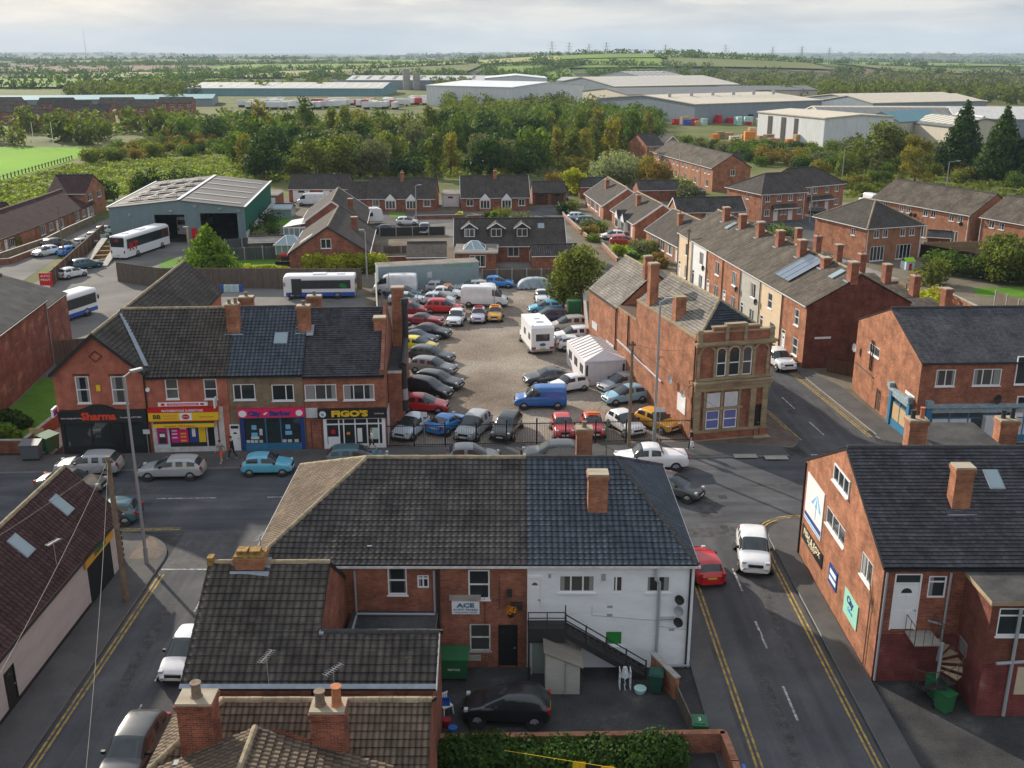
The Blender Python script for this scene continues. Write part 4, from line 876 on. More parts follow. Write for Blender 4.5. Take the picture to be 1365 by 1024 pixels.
F2 = house('terraced_shop', 'brick terraced building with a white door, right of the blue shopfront', 'shop', (41.65, 73.8), (53, 74.3), 13.2, 6.4, 2.55, wall='brick_red', rmat='slate', over=.1, verge=(0, .05), gutter='black', course=.22,
    ops={'f': [('c2', 1357, 475, 1380, 512, {}), ('d', 1356, 528, 1372, 578, {'top': True})]})
# ------------------------------------------------------------------ the parade of shops across the road
gp = Vector((-33.3, 70.8)); gq = Vector((-9.7, 72.2)); gd = (gq-gp).normalized(); GP = lambda u: tuple(gp+gd*u)
PG = 'shops in the brick parade'
S1 = house('takeaway_shop', 'salmon brick gabled shop with black Sharma front at the left end of the parade', 'shop', GP(0), GP(6.5), 26.5, 6.4, 2.9, roof='y', wall='brick_painted_orange', rmat='tile_old', over=.12, verge=(.35, .1), near=True, gutter='black', capm='ridge_pale', group=None, lintel='brick_dark',
    ops={'f': [('s', 99, 502, 122, 537.5), ('s', 146.5, 502, 171.5, 537.5)]}, bargem='black')
S2 = house('convenience_shop', 'brick shop with yellow and red superstore fascia and posters in the window', 'shop', GP(6.53), GP(12.4), 12, 6.0, 3.6, wall='brick_painted_orange', rmat='tile_old', over=.15, verge=(0, 0), near=True, gutter='black', capm='ridge_pale', lintel='brick_dark',
    ops={'f': [('s', 219, 505.5, 239, 532), ('s', 270.5, 505.5, 290.5, 532), ('d', 306, 566, 322, 599, {'top': True})]})
S3 = house('barber_shop', 'buff brick shop with pink barber sign and blue grey tiled roof', 'shop', GP(12.43), GP(17.9), 12, 6.0, 3.6, wall='brick_buff', rmat='tile_blue', over=.15, verge=(0, 0), near=True, gutter='black',
    ops={'f': [('L', 310, 512.5, 341, 533), ('R', 361.5, 513, 392.5, 534)]}, chim=[(.0, 3.9, 8.0, 10.45, .95, .7, {'mat': 'brick_orange', 'potm': 'pot_old'}), (5.3, 3.9, 8.0, 10.25, .95, .7, {'mat': 'brick_orange', 'potm': 'pot_old', 'pots': 1}), (.1, 8.7, 7.6, 9.9, 1.1, .7, {'mat': 'brick_orange', 'pots': 1, 'potm': 'pot_old'}), (5.5, 8.7, 7.6, 9.9, 1.1, .7, {'mat': 'brick_orange', 'pots': 1, 'potm': 'pot_old'})])
S4 = house('pizza_shop', 'red brick shop with black and yellow fascia at the right end of the parade', 'shop', GP(17.93), GP(23.9), 12, 5.8, 3.6, wall='brick_red', rmat='slate', over=.1, verge=(0, 0), near=True, gutter='black', course=.22,
    ops={'f': [('c3', 405.5, 513, 449, 533), ('c3', 457, 513, 499.5, 533)]},
    chim=[(5.5, 4.2, 7.2, 9.2, .9, .8, {'mat': 'brick_orange', 'pots': 0}), (6.6, 10.2, 4, 10.2, 1.0, .8, {'mat': 'brick_orange', 'pots': 0})])
S4b = house('rear', '', '', tuple(Vector(GP(23.95))+Vector((-.06, 1)).normalized()*3), tuple(Vector(GP(25.0))+Vector((-.06, 1)).normalized()*3.0), 13, 5.0, .1, roof='flat', wall='brick_red', rmat='felt', over=.02)
addto(S4, S4b)
sub(S4, 'parapet', lambda m: (m.box(5.6, -.0, 5.7, 5.95, .3, 6.2), m.bar((5.82, 0, 6.1), (5.82, 6, 9.75), .26, .3), m.bar((5.82, 12, 6.1), (5.82, 6, 9.75), .26, .3)), ['brick_red'])
sub(S4, 'extract_flue', lambda m: (m.path([(7.2, 3.6, 2.2), (7.2, 3.6, 5.4), (7.2, 8.6, 6.2), (7.2, 8.6, 9.2)], .27, 10), m.tube((7.2, 8.6, 9.2), (7.2, 8.6, 9.6), .38, 10, .30), m.tube((7.2, 3.6, 1.8), (7.2, 3.6, 2.6), .32, 10)), ['iron'])
sub(S4, 'pipe', lambda m: (m.tube((7.25, 3.55, 2.7), (7.2, 3.55, 3.6), .29, 10), ), ['galv'])
sub(S4, 'side_panel', lambda m: m.box(6.0, .6, 0, 6.06, 2.9, 2.6), ['panelwhite'])
skylight(S3, 3.6, 2.6, 6+.6*2.6+.09, .85, 1.0, math.atan(.6), mat='glass_sky')
flashing(S3, 0, 3.55, 4.25, .95, 6+.6*3.5+.05, math.atan(.6)); flashing(S3, 5.3, 3.55, 4.25, .95, 6+.6*3.5+.05, math.atan(.6))
# valley of the cross gable
sub(S1, 'valley', lambda m: m.bar((6.5, .75, 6.6), (3.6, 5.6, 9.42), .30, .05), ['lead'])
sub(S2, 'roof_extension', lambda m: (slope(m, [(-3.1, .15, 6.14), (.02, .15, 6.14), (.02, 6, 9.65), (-3.1, 6, 9.65)], 0, .33, .035), slope(m, [(.02, 11.9, 6.14), (-3.1, 11.9, 6.14), (-3.1, 6, 9.65), (.02, 6, 9.65)], 0, .33, .035), ridgecap(m, (-3.0, 6, 9.70), (0, 6, 9.70), m=1)), ['tile_old', 'ridge_pale'])
# takeaway front
M['red_txt'] = flat('red lettering', (.65, .06, .02), .5); M['yellow'] = flat('yellow sign', (.72, .48, .02), .5); M['red'] = flat('red sign', (.50, .012, .015), .5); M['pink'] = flat('pink sign', (.66, .02, .11), .5)
M['magenta'] = flat('magenta poster', (.50, .02, .22), .5); M['teal'] = flat('pale teal paint', (.42, .62, .58), .6); M['orange'] = flat('orange print', (.75, .25, .05), .5); M['green_dark'] = flat('dark green', (.02, .10, .05), .5)
def front_frame(m, W, h, sill, cols, door=None, t=.09, dep=.12):
    m.box(0, -dep, 0, .25, -.003, h); m.box(W-.25, -dep, 0, W, -.003, h); m.box(.25, -dep, 0, W-.25, -.003, sill); m.box(.25, -dep, h-.1, W-.25, -.003, h)
    for c in cols: m.box(c-t/2, -dep+.01, sill, c+t/2, -.004, h-.1)
o = sub(S1, 'shopfront', lambda m: (front_frame(m, 6.3, 2.65, .75, [2.15, 3.7, 4.45], dep=.16), m.box(0, -.35, 2.65, 6.3, -.003, 3.55), m.box(3.75, -.2, 0, 4.4, -.1, 2.5)), ['black'], (.1, 0, 0))
sub(o, 'arch', lambda m: [m.box(1.55+k*.2, -.33, 3.55, 1.75+k*.2, -.05, 3.56+.42*math.sin(math.pi*(k+.5)/13)) for k in range(13)], ['black'])
sub(o, 'pane', lambda m: m.poly([(.25, -.06, .75), (6.05, -.06, .75), (6.05, -.06, 2.6), (.25, -.06, 2.6)]), ['glass_clear'])
letter('Sharma', .78, 'red_txt', o, (2.9, -.38, 3.12), bold=.03, fitw=2.5); letter('Indian & Bangladeshi Cuisine', .15, 'white', o, (1.0, -.38, 3.02), fitw=1.6); letter('Free delivery  01977 70000', .15, 'white', o, (5.2, -.38, 3.02), fitw=1.5)
p = sub(S1, 'projecting_sign', lambda m: m.box(-.1, -1.0, 3.3, .05, -.1, 3.95), ['white']); sub(p, 'print', lambda m: m.box(.051, -.9, 3.38, .06, -.2, 3.8), ['magenta']); 
sub(S1, 'alarm_box', lambda m: (m.box(3.0, -.12, 5.0, 3.3, -.001, 5.45)), ['yellow']); sub(S1, 'brick_diamond', lambda m: [m.bar(a, b, .06, .1) for a, b in zip([(2.75, -.02, 7.6), (3.2, -.02, 8.0), (3.65, -.02, 7.6), (3.2, -.02, 7.2)], [(3.2, -.02, 8.0), (3.65, -.02, 7.6), (3.2, -.02, 7.2), (2.75, -.02, 7.6)])], ['brick_dark'])
pipes(S1, [[(6.45, -.08, 6.3), (6.45, -.08, 3.6)]], 'black')
# superstore front (local u offset)
o = sub(S2, 'shopfront', lambda m: (front_frame(m, 4.75, 2.5, .5, [1.15, 3.95]), m.box(.25, -.1, .5, 1.15, -.01, 2.3, 1)), ['white_dirty', 'teal'], (.15, 0, 0))
sub(o, 'fascia', lambda m: (m.box(-.1, -.4, 2.68, 4.95, -.003, 3.32, 0), m.box(-.1, -.42, 3.33, 4.95, -.003, 3.62, 1), m.box(-.1, -.41, 2.6, 4.95, -.003, 2.675, 1), m.box(.2, -.5, 2.18, 4.6, -.11, 2.48, 0), m.box(.2, -.49, 2.485, 4.6, -.11, 2.54, 2)), ['yellow', 'red', 'green_dark'])
letter('FEATHERSTONE SUPERSTORE', .22, 'white', o, (2.4, -.44, 3.47), fitw=3.0, bold=.004); letter('BB', .45, 'black', o, (.5, -.42, 3.0), bold=.01, fitw=.55)
letter('FEATHERSTONE', .13, 'orange', o, (1.45, -.42, 3.08), fitw=1.0); letter('Superstore', .14, 'orange', o, (1.45, -.42, 2.88), fitw=.9); letter('bestone.co.uk', .13, 'red_txt', o, (4.1, -.42, 2.97), fitw=1.0); letter('Licensed  Off Licence', .17, 'red_txt', o, (2.1, -.52, 2.32), fitw=2.2)
def oval(m, cx_, cz, a, b, y=-.43, mi=0): m.poly([(cx_+a*math.cos(2*math.pi*k/18), y, cz+b*math.sin(2*math.pi*k/18)) for k in range(18)][::1], mi)
sub(o, 'logo', lambda m: (m.box(2.15, -.415, 2.72, 3.05, -.4005, 3.28, 1), oval(m, 2.6, 3.0, .28, .2)), ['red', 'white']); letter('POST OFFICE', .1, 'white', o, (2.6, -.44, 3.0), fitw=.42)
def posters(m):
    m.box(.3, -.13, .75, .95+.1, -.102, 2.28, 0); m.box(.42, -.16, .85, .95, -.131, 1.7, 4); m.box(.5, -.17, 1.35, .88, -.161, 1.6, 5)
    m.box(1.3, -.07, .85, 1.85, -.06, 2.28, 0); m.box(1.87, -.07, .85, 2.55, -.06, 2.28, 1); m.box(2.65, -.07, .85, 3.3, -.06, 2.28, 2); m.box(3.33, -.07, .85, 3.85, -.06, 2.28, 3)
    m.box(2.0, -.08, 1.9, 2.45, -.072, 2.22, 5); m.box(2.85, -.08, 1.3, 3.1, -.072, 1.95, 5)
    for z in (1.2, 1.5, 1.75): m.box(1.38, -.08, z, 1.76, -.072, z+.08, 5); m.box(2.0, -.08, z-.25, 2.4, -.072, z-.15, 3)
sub(o, 'posters', posters, ['magenta', 'pink', 'navy', 'yellow', 'iron', 'white']); sub(o, 'pane', lambda m: (m.poly([(.25, -.03, .5), (3.95, -.03, .5), (3.95, -.03, 2.45), (.25, -.03, 2.45)]), m.poly([(4.0, -.02, .1), (4.5, -.02, .1), (4.5, -.02, 2.3), (4.0, -.02, 2.3)], 1)), ['glass_clear', 'blackmatt'])
p = sub(S2, 'upper_sign', lambda m: (m.box(.75, -.1, 3.72, 4.35, -.003, 4.0, 0), m.box(1.4, -.11, 3.78, 3.7, -.101, 3.94, 1)), ['white', 'pink']); letter('Access to Cash & Everyday Banking', .12, 'white', p, (2.55, -.12, 3.86), fitw=2.0)
sub(p, 'logo', lambda m: (oval(m, 1.1, 3.86, .16, .1, -.105), oval(m, 3.95, 3.86, .16, .09, -.105)), ['red'])
p = sub(S2, 'projecting_sign', lambda m: m.box(4.95, -.85, 3.75, 5.05, -.1, 4.45), ['white']); sub(p, 'logo', lambda m: m.poly([(4.945, -.48+.25*math.cos(k*math.pi/6), 4.1+.25*math.sin(k*math.pi/6)) for k in range(12)]), ['red'])
sub(S2, 'lamp', lambda m: m.tube((.15, -.2, 5.05), (.15, -.05, 5.05), .16, 10), ['white']); sub(S2, 'door_surround', lambda m: m.box(5.0, -.05, 0, 5.4, -.003, 3.6), ['white_dirty'])
# barber
o = sub(S3, 'shopfront', lambda m: (front_frame(m, 4.7, 2.75, .65, [1.85, 2.95]), m.box(.0, -.14, 0, .28, -.121, 2.75, 1), m.box(4.42, -.14, 0, 4.7, -.121, 2.75, 1)), ['blue', 'navy'], (.7, 0, 0))
sub(o, 'fascia', lambda m: (m.box(-.1, -.28, 2.76, 4.8, -.003, 3.42, 0)), ['pink']); letter('City', .5, 'navy', o, (1.1, -.3, 3.08), bold=.03, fitw=.95); letter('Barber', .5, 'navy', o, (3.0, -.3, 3.08), bold=.03, fitw=1.6)
sub(o, 'logo', lambda m: (oval(m, .25, 3.08, .3, .26, -.29), oval(m, 4.4, 3.08, .26, .24, -.29), m.bar((1.8, -.295, 3.0), (2.05, -.295, 3.15), .02, .12)), ['white', 'iron'])
sub(o, 'pane', lambda m: m.poly([(.25, -.05, .3), (4.45, -.05, .3), (4.45, -.05, 2.7), (.25, -.05, 2.7)]), ['glass_clear'])
sub(o, 'window_display', lambda m: [m.box(x, -.09, z, x+w, -.06, z+h, mi) for x, z, w, h, mi in [(.35, .7, .25, .22, 0), (.65, .7, .25, .22, 0), (.95, .7, .25, .22, 0), (1.3, .7, .25, .22, 0), (3.0, .7, .3, .22, 0), (3.4, .7, .3, .22, 0), (3.9, .7, .3, .22, 0), (.75, 1.2, .45, .3, 1), (.8, 1.75, .35, .35, 1), (1.35, 1.3, .22, .5, 0), (3.3, 1.75, .35, .35, 1), (3.25, 1.3, .5, .3, 1), (.7, 1.0, .6, .2, 2)]], ['panelwhite', 'sky_print', 'teal'])
sub(S3, 'sign_band', lambda m: m.box(.0, -.05, 3.44, 5.4, -.003, 3.6), ['brick_red']); 
# pizza
o = sub(S4, 'shopfront', lambda m: (front_frame(m, 4.6, 2.55, .45, [1.15, 1.5, 2.35, 3.25, 4.1]), m.box(.25, -.1, 2.0, 4.35, -.01, 2.1), m.box(.3, -.1, .0, 1.1, -.01, 1.05)), ['white'], (1.3, 0, 0))
sub(o, 'fascia', lambda m: (m.box(-.35, -.3, 2.56, 4.75, -.003, 3.3, 0), m.box(-1.25, -.08, 2.6, -.36, -.003, 3.35, 1)), ['black', 'panelwhite']); letter("FIGO'S", .62, 'yellow', o, (2.0, -.32, 2.93), bold=.035, fitw=2.7)
sub(o, 'logo', lambda m: oval(m, .02, 2.93, .25, .25, -.31), ['pale_print']); letter('pizza & burger', .14, 'white', o, (4.2, -.32, 2.93), fitw=.7); letter('fg', .25, 'navy', o, (.02, -.33, 2.93))
sub(o, 'pane', lambda m: m.poly([(.25, -.05, .4), (4.35, -.05, .4), (4.35, -.05, 2.5), (.25, -.05, 2.5)]), ['glass_clear'])
sub(o, 'window_display', lambda m: [m.box(x, -.07, z, x+w, -.055, z+h, mi) for x, z, w, h, mi in [(1.7, 1.2, .25, .2, 0), (2.5, .6, .35, 1.1, 1), (3.5, .8, .6, .9, 2), (.55, 1.3, .3, .3, 3)]], ['orange', 'white', 'teal', 'red'])
add_door(S4, (.35, .0-.02, .05), 0, .85, 2.3, 'door_brown', 'door_brown')
# G back extension already follows the gable; timber fence behind it, big brick hall at the left edge
rzh = R_(7.1); hx = lambda a, b: (-41.0+a*math.cos(rzh)-b*math.sin(rzh), 70+a*math.sin(rzh)+b*math.cos(rzh))
H1 = house('brick_hall', 'large dark brick hall with grey felt roof at the left edge', 'hall', hx(-12, -6), hx(0, -6), 30.5, 6.25, 2.0, roof='y', wall='brick_patchy', rmat='felt', over=.1, verge=(.05, .1), gutter='black', capm='felt')
H2 = house('wing', '', '', hx(-12, 24.55), hx(-.05, 24.55), 6.6, 5.45, 2.0, roof='y', wall='brick_patchy', rmat='felt', over=.05, verge=(0, .1), gutter='black', capm='felt')
addto(H1, H2); pipes(H1, [[(12.1, 30.2, 6.1), (12.1, 30.2, .1)]], 'post', .06); chimney(H1, 4.2, 33.5, 6.5, 8.8, 1.5, .8, 'brick_dark', 1, 'flaunch', 'galv', poth=.9)
sub(H1, 'brick_patches', lambda m: [m.box(12.0, y, z, 12.012, y+l, z+.14) for y, z, l in ((10, 2.0, 2.0), (14, 3.6, 1.8), (18, 1.2, 1.6), (21, 4.4, 1.5), (25, 3.0, 1.2), (9, 4.4, 1.5), (28, 2.2, 1.0))], ['brick_buff'])
def wall_run(name, label, cat, pts, h, mat='brick_red', t=.22, cope='concrete', group=None, posts=0, slab=None):
    p0 = pts[0]; o = thing(name, label, cat, (p0[0], p0[1], 0), 0, group); m = MB(); c = MB()
    for a, b in zip(pts, pts[1:]):
        a = Vector(a)-Vector(p0); b = Vector(b)-Vector(p0); d = (b-a).normalized(); n = Vector((-d.y, d.x))*t/2
        hh = h if not isinstance(h, tuple) else h[0]
        m.poly([(*(a-n), 0), (*(b-n), 0), (*(b-n), hh), (*(a-n), hh)]); m.poly([(*(b+n), 0), (*(a+n), 0), (*(a+n), hh), (*(b+n), hh)]); m.poly([(*(a-n), hh), (*(b-n), hh), (*(b+n), hh), (*(a+n), hh)])
        m.poly([(*(a+n), 0), (*(a-n), 0), (*(a-n), hh), (*(a+n), hh)]); m.poly([(*(b-n), 0), (*(b+n), 0), (*(b+n), hh), (*(b-n), hh)])
        if cope: c.bar((*(a-d*.03), hh+.035), (*(b+d*.03), hh+.035), t+.08, .07)
    m.build('panel' if 'fence' in name else 'wall', mat, o)
    if cope: c.build('coping', cope, o)
    if posts:
        for a, b in zip(pts, pts[1:]):
            a = Vector(a)-Vector(p0); b = Vector(b)-Vector(p0); L = (b-a).length; n = max(1, round(L/posts))
            for k in range(n+1):
                q = a+(b-a)*k/n; z = MB(); z.box(q.x-.08, q.y-.08, 0, q.x+.08, q.y+.08, (h if not isinstance(h, tuple) else h[0])+.1); z.build('post', 'post' if mat != 'fence_tan' else 'fence_tan', o)
    return o
wall_run('timber_fence', 'slatted timber fence between the brick hall and the bus yard', 'fence', [hx(.3, 24), (-36.6, 96.5), (-34.6, 96)], 2.4, 'fence', .08, None)
wall_run('garden_wall', 'low brick wall at the front of the small lawn beside the takeaway', 'wall', [(-41.2, 71.2), (-36.4, 71.3)], 1.0); wall_run('garden_wall', 'brick side wall between the small lawn and the takeaway bins', 'wall', [(-36.3, 71.4), (-36.3, 84)], 1.1)

# ------------------------------------------------------------------ old bank and hall
rzb = R_(13.5); bx = lambda a, b: (13.8+a*math.cos(rzb)-b*math.sin(rzb), 73.4+a*math.sin(rzb)+b*math.cos(rzb))
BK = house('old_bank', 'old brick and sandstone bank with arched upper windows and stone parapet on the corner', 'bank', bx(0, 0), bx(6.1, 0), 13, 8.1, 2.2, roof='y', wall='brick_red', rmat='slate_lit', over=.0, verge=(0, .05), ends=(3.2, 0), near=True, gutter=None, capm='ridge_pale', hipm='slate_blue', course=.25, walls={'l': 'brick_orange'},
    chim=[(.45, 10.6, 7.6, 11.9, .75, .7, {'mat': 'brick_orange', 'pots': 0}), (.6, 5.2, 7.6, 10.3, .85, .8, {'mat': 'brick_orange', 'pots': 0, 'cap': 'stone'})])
def stonework(m):
    W = 6.1
    m.box(-.1, -.22, 0, W+.1, -.003, .18, 0); m.box(-.02, -.1, .18, W+.02, -.003, .75, 1); m.box(-.06, -.16, .75, W+.06, -.003, .95, 0)
    m.box(-.1, -.3, 4.5, W+.15, -.003, 4.75, 0); m.box(-.05, -.18, 4.1, W+.1, -.003, 4.5, 0); m.box(-.15, -.42, 4.05+.7, W+.2, -.003, 4.9, 0); m.box(-.05, -.16, 4.95, W+.1, -.003, 5.15, 0)
    for x in (0, 4.55, 5.55): m.box(x, -.2, .95, x+.45, -.003, 4.1, 0)
    m.box(.5+.2, -.14, 2.55, 4.0, -.003, 2.72, 0)
    for x in (.75, 2.15, 3.6): m.box(x, -.13, .95, x+.16, -.003, 4.1, 0)
    # upper floor arches
    for c, r in ((.85, .5), (2.0, .42), (3.05, .5), (4.1, .42), (5.25, .5)):
        n = 10
        for k in range(n):
            a0, a1 = math.pi*k/n, math.pi*(k+1)/n; ri, ro = r, r+.18
            m.poly([(c+ri*math.cos(a0), -.12, 7.05+ri*math.sin(a0)), (c+ri*math.cos(a1), -.12, 7.05+ri*math.sin(a1)), (c+ro*math.cos(a1), -.12, 7.05+ro*math.sin(a1)), (c+ro*math.cos(a0), -.12, 7.05+ro*math.sin(a0))][::-1], 0)
            m.poly([(c+ro*math.cos(a0), -.12, 7.05+ro*math.sin(a0)), (c+ro*math.cos(a1), -.12, 7.05+ro*math.sin(a1)), (c+ro*math.cos(a1), 0, 7.05+ro*math.sin(a1)), (c+ro*math.cos(a0), 0, 7.05+ro*math.sin(a0))], 0)
    for x in (.1, 1.43, 2.47, 3.55, 4.6, 5.75): m.box(x-.06, -.14, 5.15, x+.16, -.003, 7.05, 0)
    # cornice and parapet
    m.box(-.2, -.4, 7.75, W+.25, -.003, 7.95, 0); m.box(-.1, -.25, 7.6, W+.15, -.003, 7.75, 0); m.box(-.05, -.1, 7.95, W+.05, .25, 8.65, 1); m.box(-.1, -.15, 8.65, W+.1, .3, 8.78, 0)
    m.box(1.2, -.12, 8.78, 4.9, .26, 9.0, 1); m.box(1.15, -.16, 9.0, 4.95, .3, 9.12, 0); m.box(2.2, -.2, 9.12, 3.9, .3, 9.3, 0); m.box(2.15, -.24, 7.95, 2.4, -.101, 9.12, 0); m.box(3.65, -.24, 7.95, 3.9, -.101, 9.12, 0)
    for x in (-.05, W-.35): m.box(x, -.2, 7.95, x+.4, -.101, 8.9, 0)
    m.box(W+.001, 0, 7.95, W+.12, 12.8, 8.3, 1); m.box(-.05, .26, 8.15, .25, 13, 8.32, 0)
sub(BK, 'stonework', stonework, ['stone', 'brick_red'])
def archwin(c, w, st):
    f = MB(); p = MB(); n = 8; z0, z1 = 5.2, 7.05
    f.box(c-w, -.05, z0, c-w+.08, -.005, z1); f.box(c+w-.08, -.05, z0, c+w, -.005, z1); f.box(c-w, -.05, z0, c+w, -.005, z0+.08); f.box(c-w, -.055, z0+1.0, c+w, -.006, z0+1.08)
    for k in range(n):
        a0, a1 = math.pi*k/n, math.pi*(k+1)/n; f.bar((c+w*.95*math.cos(a0), -.03, z1+w*.95*math.sin(a0)), (c+w*.95*math.cos(a1), -.03, z1+w*.95*math.sin(a1)), .05, .06)
    p.poly([(c-w+.05, -.02, z0+.05), (c+w-.05, -.02, z0+.05)]+[(c+(w-.05)*math.cos(math.pi*k/n), -.02, z1+(w-.05)*math.sin(math.pi*k/n)) for k in range(n+1)])
    o = f.build('window', 'white', BK); p.build('pane', 'glass', o)
for c, w in ((2.0, .4), (3.05, .47), (4.1, .4)): archwin(c, w, '')
M['blue_blind'] = flat('blue blind behind glass', (.13, .15, .36), .2, .6)
for x in (1.0, 2.45): 
    add_window(BK, (x, -.085, 1.0), 0, 1.1, 1.5, 'sn', gl='blue_blind'); sub(BK, 'boarded_light', lambda m: m.box(x, -.07, 2.75, x+1.1, -.01, 3.9), ['panelwhite'])
dd = add_door(BK, (5.0, -.12, .2), 0, .55, 2.5, 'black', 'black'); sub(BK, 'doorstep', lambda m: m.prism([(4.9, -.6), (6.3, -.6), (6.3, .8), (4.9, .8)], 0, .16), ['stone'])
dish(BK, -.05, 1.3, 3.6, -1.5, 'galv', .3); dish(BK, -.05, 4.0, 3.9, -1.5, 'galv', .35); 
sub(BK, 'notice_board', lambda m: m.box(-.06, 1.5, 1.7, -.003, 3.1, 3.1), ['white']); sub(BK, 'wall_bracket', lambda m: [m.path([(0, y, z), (-.35, y, z), (-.35, y, z-.25)], .03, 4) for y, z in ((.3, 4.9), (.3, 4.5), (6.5, 5.0))], ['iron'])
pipes(BK, [[(-.08, .12, 8.1), (-.08, .12, .2)]], 'iron', .06)
MH = house('link', '', '', bx(0, 13.0), bx(6.0, 13.0), 5.0, 6.4, 0, roof='flat', wall='brick_orange', rmat='rust', over=.02, bargem='stone')
BH = house('hall', '', '', bx(0, 18.0), bx(7.2, 18.0), 8.3, 6.3, 3.1, roof='y', wall='brick_orange', rmat='slate_lit', over=.05, verge=.05, near=True, gutter='iron', capm='ridge_pale', course=.25, ops={'l': [('@dn', 2.9, .05, .9, 2.2, {'col': 'timber_pole', 'fr': 'timber_pole'}), ('@pn', .6, .6, 1.9, 1.9, {'gl': 'panelwhite'})][:1]}, chim=[(3.0, .6, 8.5, 10.9, .7, .6, {'mat': 'brick_orange', 'pots': 0})])
addto(BK, MH); addto(BK, BH)
sub(BK, 'boarded_window', lambda m: (m.box(-.05, 18.6, .7, -.004, 20.8, 2.6), m.box(-.04, 23.6, 2.7, -.004, 25.2, 3.4)), ['panelwhite'])
pipes(BK, [[(-.08, 18.1, 6.2), (-.08, 18.1, .2)], [(-.08, 14.8, 6.4), (-.08, 14.8, 3.6)], [(-.08, 14.8, 3.6), (-.08, 8.5, 2.9)]], 'black', .06)
sub(BK, 'pipe', lambda m: m.bar((-.1, 17.5, 3.5), (-.1, 6.5, 2.9), .1, .1), ['panelwhite'])
wall_run('brick_wall', 'old brick boundary wall behind the cars by the leafy tree', 'wall', [bx(-.1, 26.4), G(778, 418), G(770, 398)], 2.2, 'brick_patchy')

# ------------------------------------------------------------------ the terraced row climbing away behind the bank
jp = Vector((27.4, 92.6)); jd = (Vector((22.1, 131.7))-jp).normalized(); JW = ['brick_orange', 'cream_render', 'grey_render', 'brick_orange', 'brick_orange', 'white_render', 'cream_render']
JL = ['orange brick end terrace house with a dark red gable wall, nearest in its row', 'terrace house with cream upper floor over painted brick, second from the near end', 'grey pebbledashed terrace house in the middle of the sloping row', 'orange brick terrace house between the grey one and its brick neighbour', 'orange brick terrace house next to the white rendered one', 'white rendered terrace house near the far end of the row', 'cream rendered terrace house at the far end of the row']
JH = []
for k in range(7):
    u0, u1 = .02+5.9*k, 5.9*(k+1)-.02; far = jp+jd*u1; near_ = jp+jd*u0; W = u1-u0; z = 6.15
    hh = house('terraced_house', JL[k], 'house', far, near_, 10.2, z, 2.75, wall=JW[k], rmat='tile_mid', over=.15, verge=(.0 if k < 6 else .1, .0 if k else .1), gutter='white_dirty', capm='ridge_pale', course=.3, group='houses in the old terraced row', near=False,
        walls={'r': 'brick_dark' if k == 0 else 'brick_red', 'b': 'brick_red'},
        ops={'f': [('@d', .45, .05, .9, 2.5, {'top': True, 'col': ['white', 'door_brown', 'iron', 'white', 'white', 'iron', 'white'][k]}), ('@'+['s', 's', 'c2', 'c2', 'c2', 'c2', 'c2'][k], 3.2, .8, 1.35, 1.7), ('@'+['s', 's', 'c2', 'c3', 'c2', 'c3', 'c2'][k], 3.1 if k != 1 else 2.2, 3.7, 1.5 if k > 1 else 1.15, 1.6)]},
        chim=[(W-.35, 4.3, 8.0, 10.1 if k not in (1, ) else 9.4, .9, .75, {'mat': 'brick_red', 'pots': 0})] if k not in () else [])
    m = MB(); m.box(W-1.0, 3.7, 8.02+.15, W+.3-.3, 3.85, 8.3); m.build('flashing', 'lead', hh)
    rr = MB(); rr.box(W-3.2, 10.2, 0, W-.3, 14.0, 5.0); rr.build('rear_wing', 'brick_red', hh); rr = MB(); slope(rr, [(W-3.3, 10.25, 5.75), (W-.2, 10.25, 5.1), (W-.2, 14.1, 5.1), (W-3.3, 14.1, 5.75)], 0, 1, 0); rr.build('rear_roof', 'tile_mid', hh)
    chimney(hh, W-.8, 14.2, 0, 7.2, .9, .7, 'brick_red', 1 if k % 2 else 0, 'flaunch', 'terracotta')
    if k in (2, 3, 5): dish(hh, W-1.0+.8, -.05, 3.7, .3, 'iron', .33)
    pipes(hh, [[(.1, -.08, 6.0), (.1, -.08, .1)]], 'iron' if k != 5 else 'white')
    JH.append(hh)
M['solar'] = flat('solar glass', (.13, .17, .22), .12, .6)
sub(JH[1], 'solar_panel', lambda m: (slope(m, [(1.0, 1.0, 6.15+1.0*.54+.22), (4.6, 1.0, 6.15+1.0*.54+.22), (4.6, 4.6, 6.15+4.6*.54+.22), (1.0, 4.6, 6.15+4.6*.54+.22)], 0, 5, 0, .04)), ['solar'])
sub(JH[1], 'panel_frame', lambda m: [m.bar((x, 1.0, 6.93), (x, 4.6, 8.87), .05, .05) for x in (1.0, 2.2, 3.4, 4.6)], ['galv'])
for hh, x, y in ((JH[0], 3.0, 3.4), (JH[5], 3, 3.2)): skylight(hh, x, y, 6.15+y*.54+.12, .8, 1.3, math.atan(.54))
sub(JH[0], 'street_nameplate', lambda m: m.box(5.885, 1.0, 2.9, 5.91, 2.6, 3.1), ['white'])
EX = thing('garage_block', 'long flat roofed brick outbuilding with a white door behind the terraced row', 'outbuilding', (42.2, 118.9, 0), R_(104-90))
sub(EX, 'wall', lambda m: m.box(0, 0, 0, 4.0, 20, 2.6), ['brick_red']); sub(EX, 'roof', lambda m: m.box(-.15, -.15, 2.6, 4.15, 20.15, 2.85, 0, top=1), ['white_dirty', 'felt_light']); add_door(EX, (2.4, -.08, .05), 0, 1.0, 2.1, 'white', 'white')
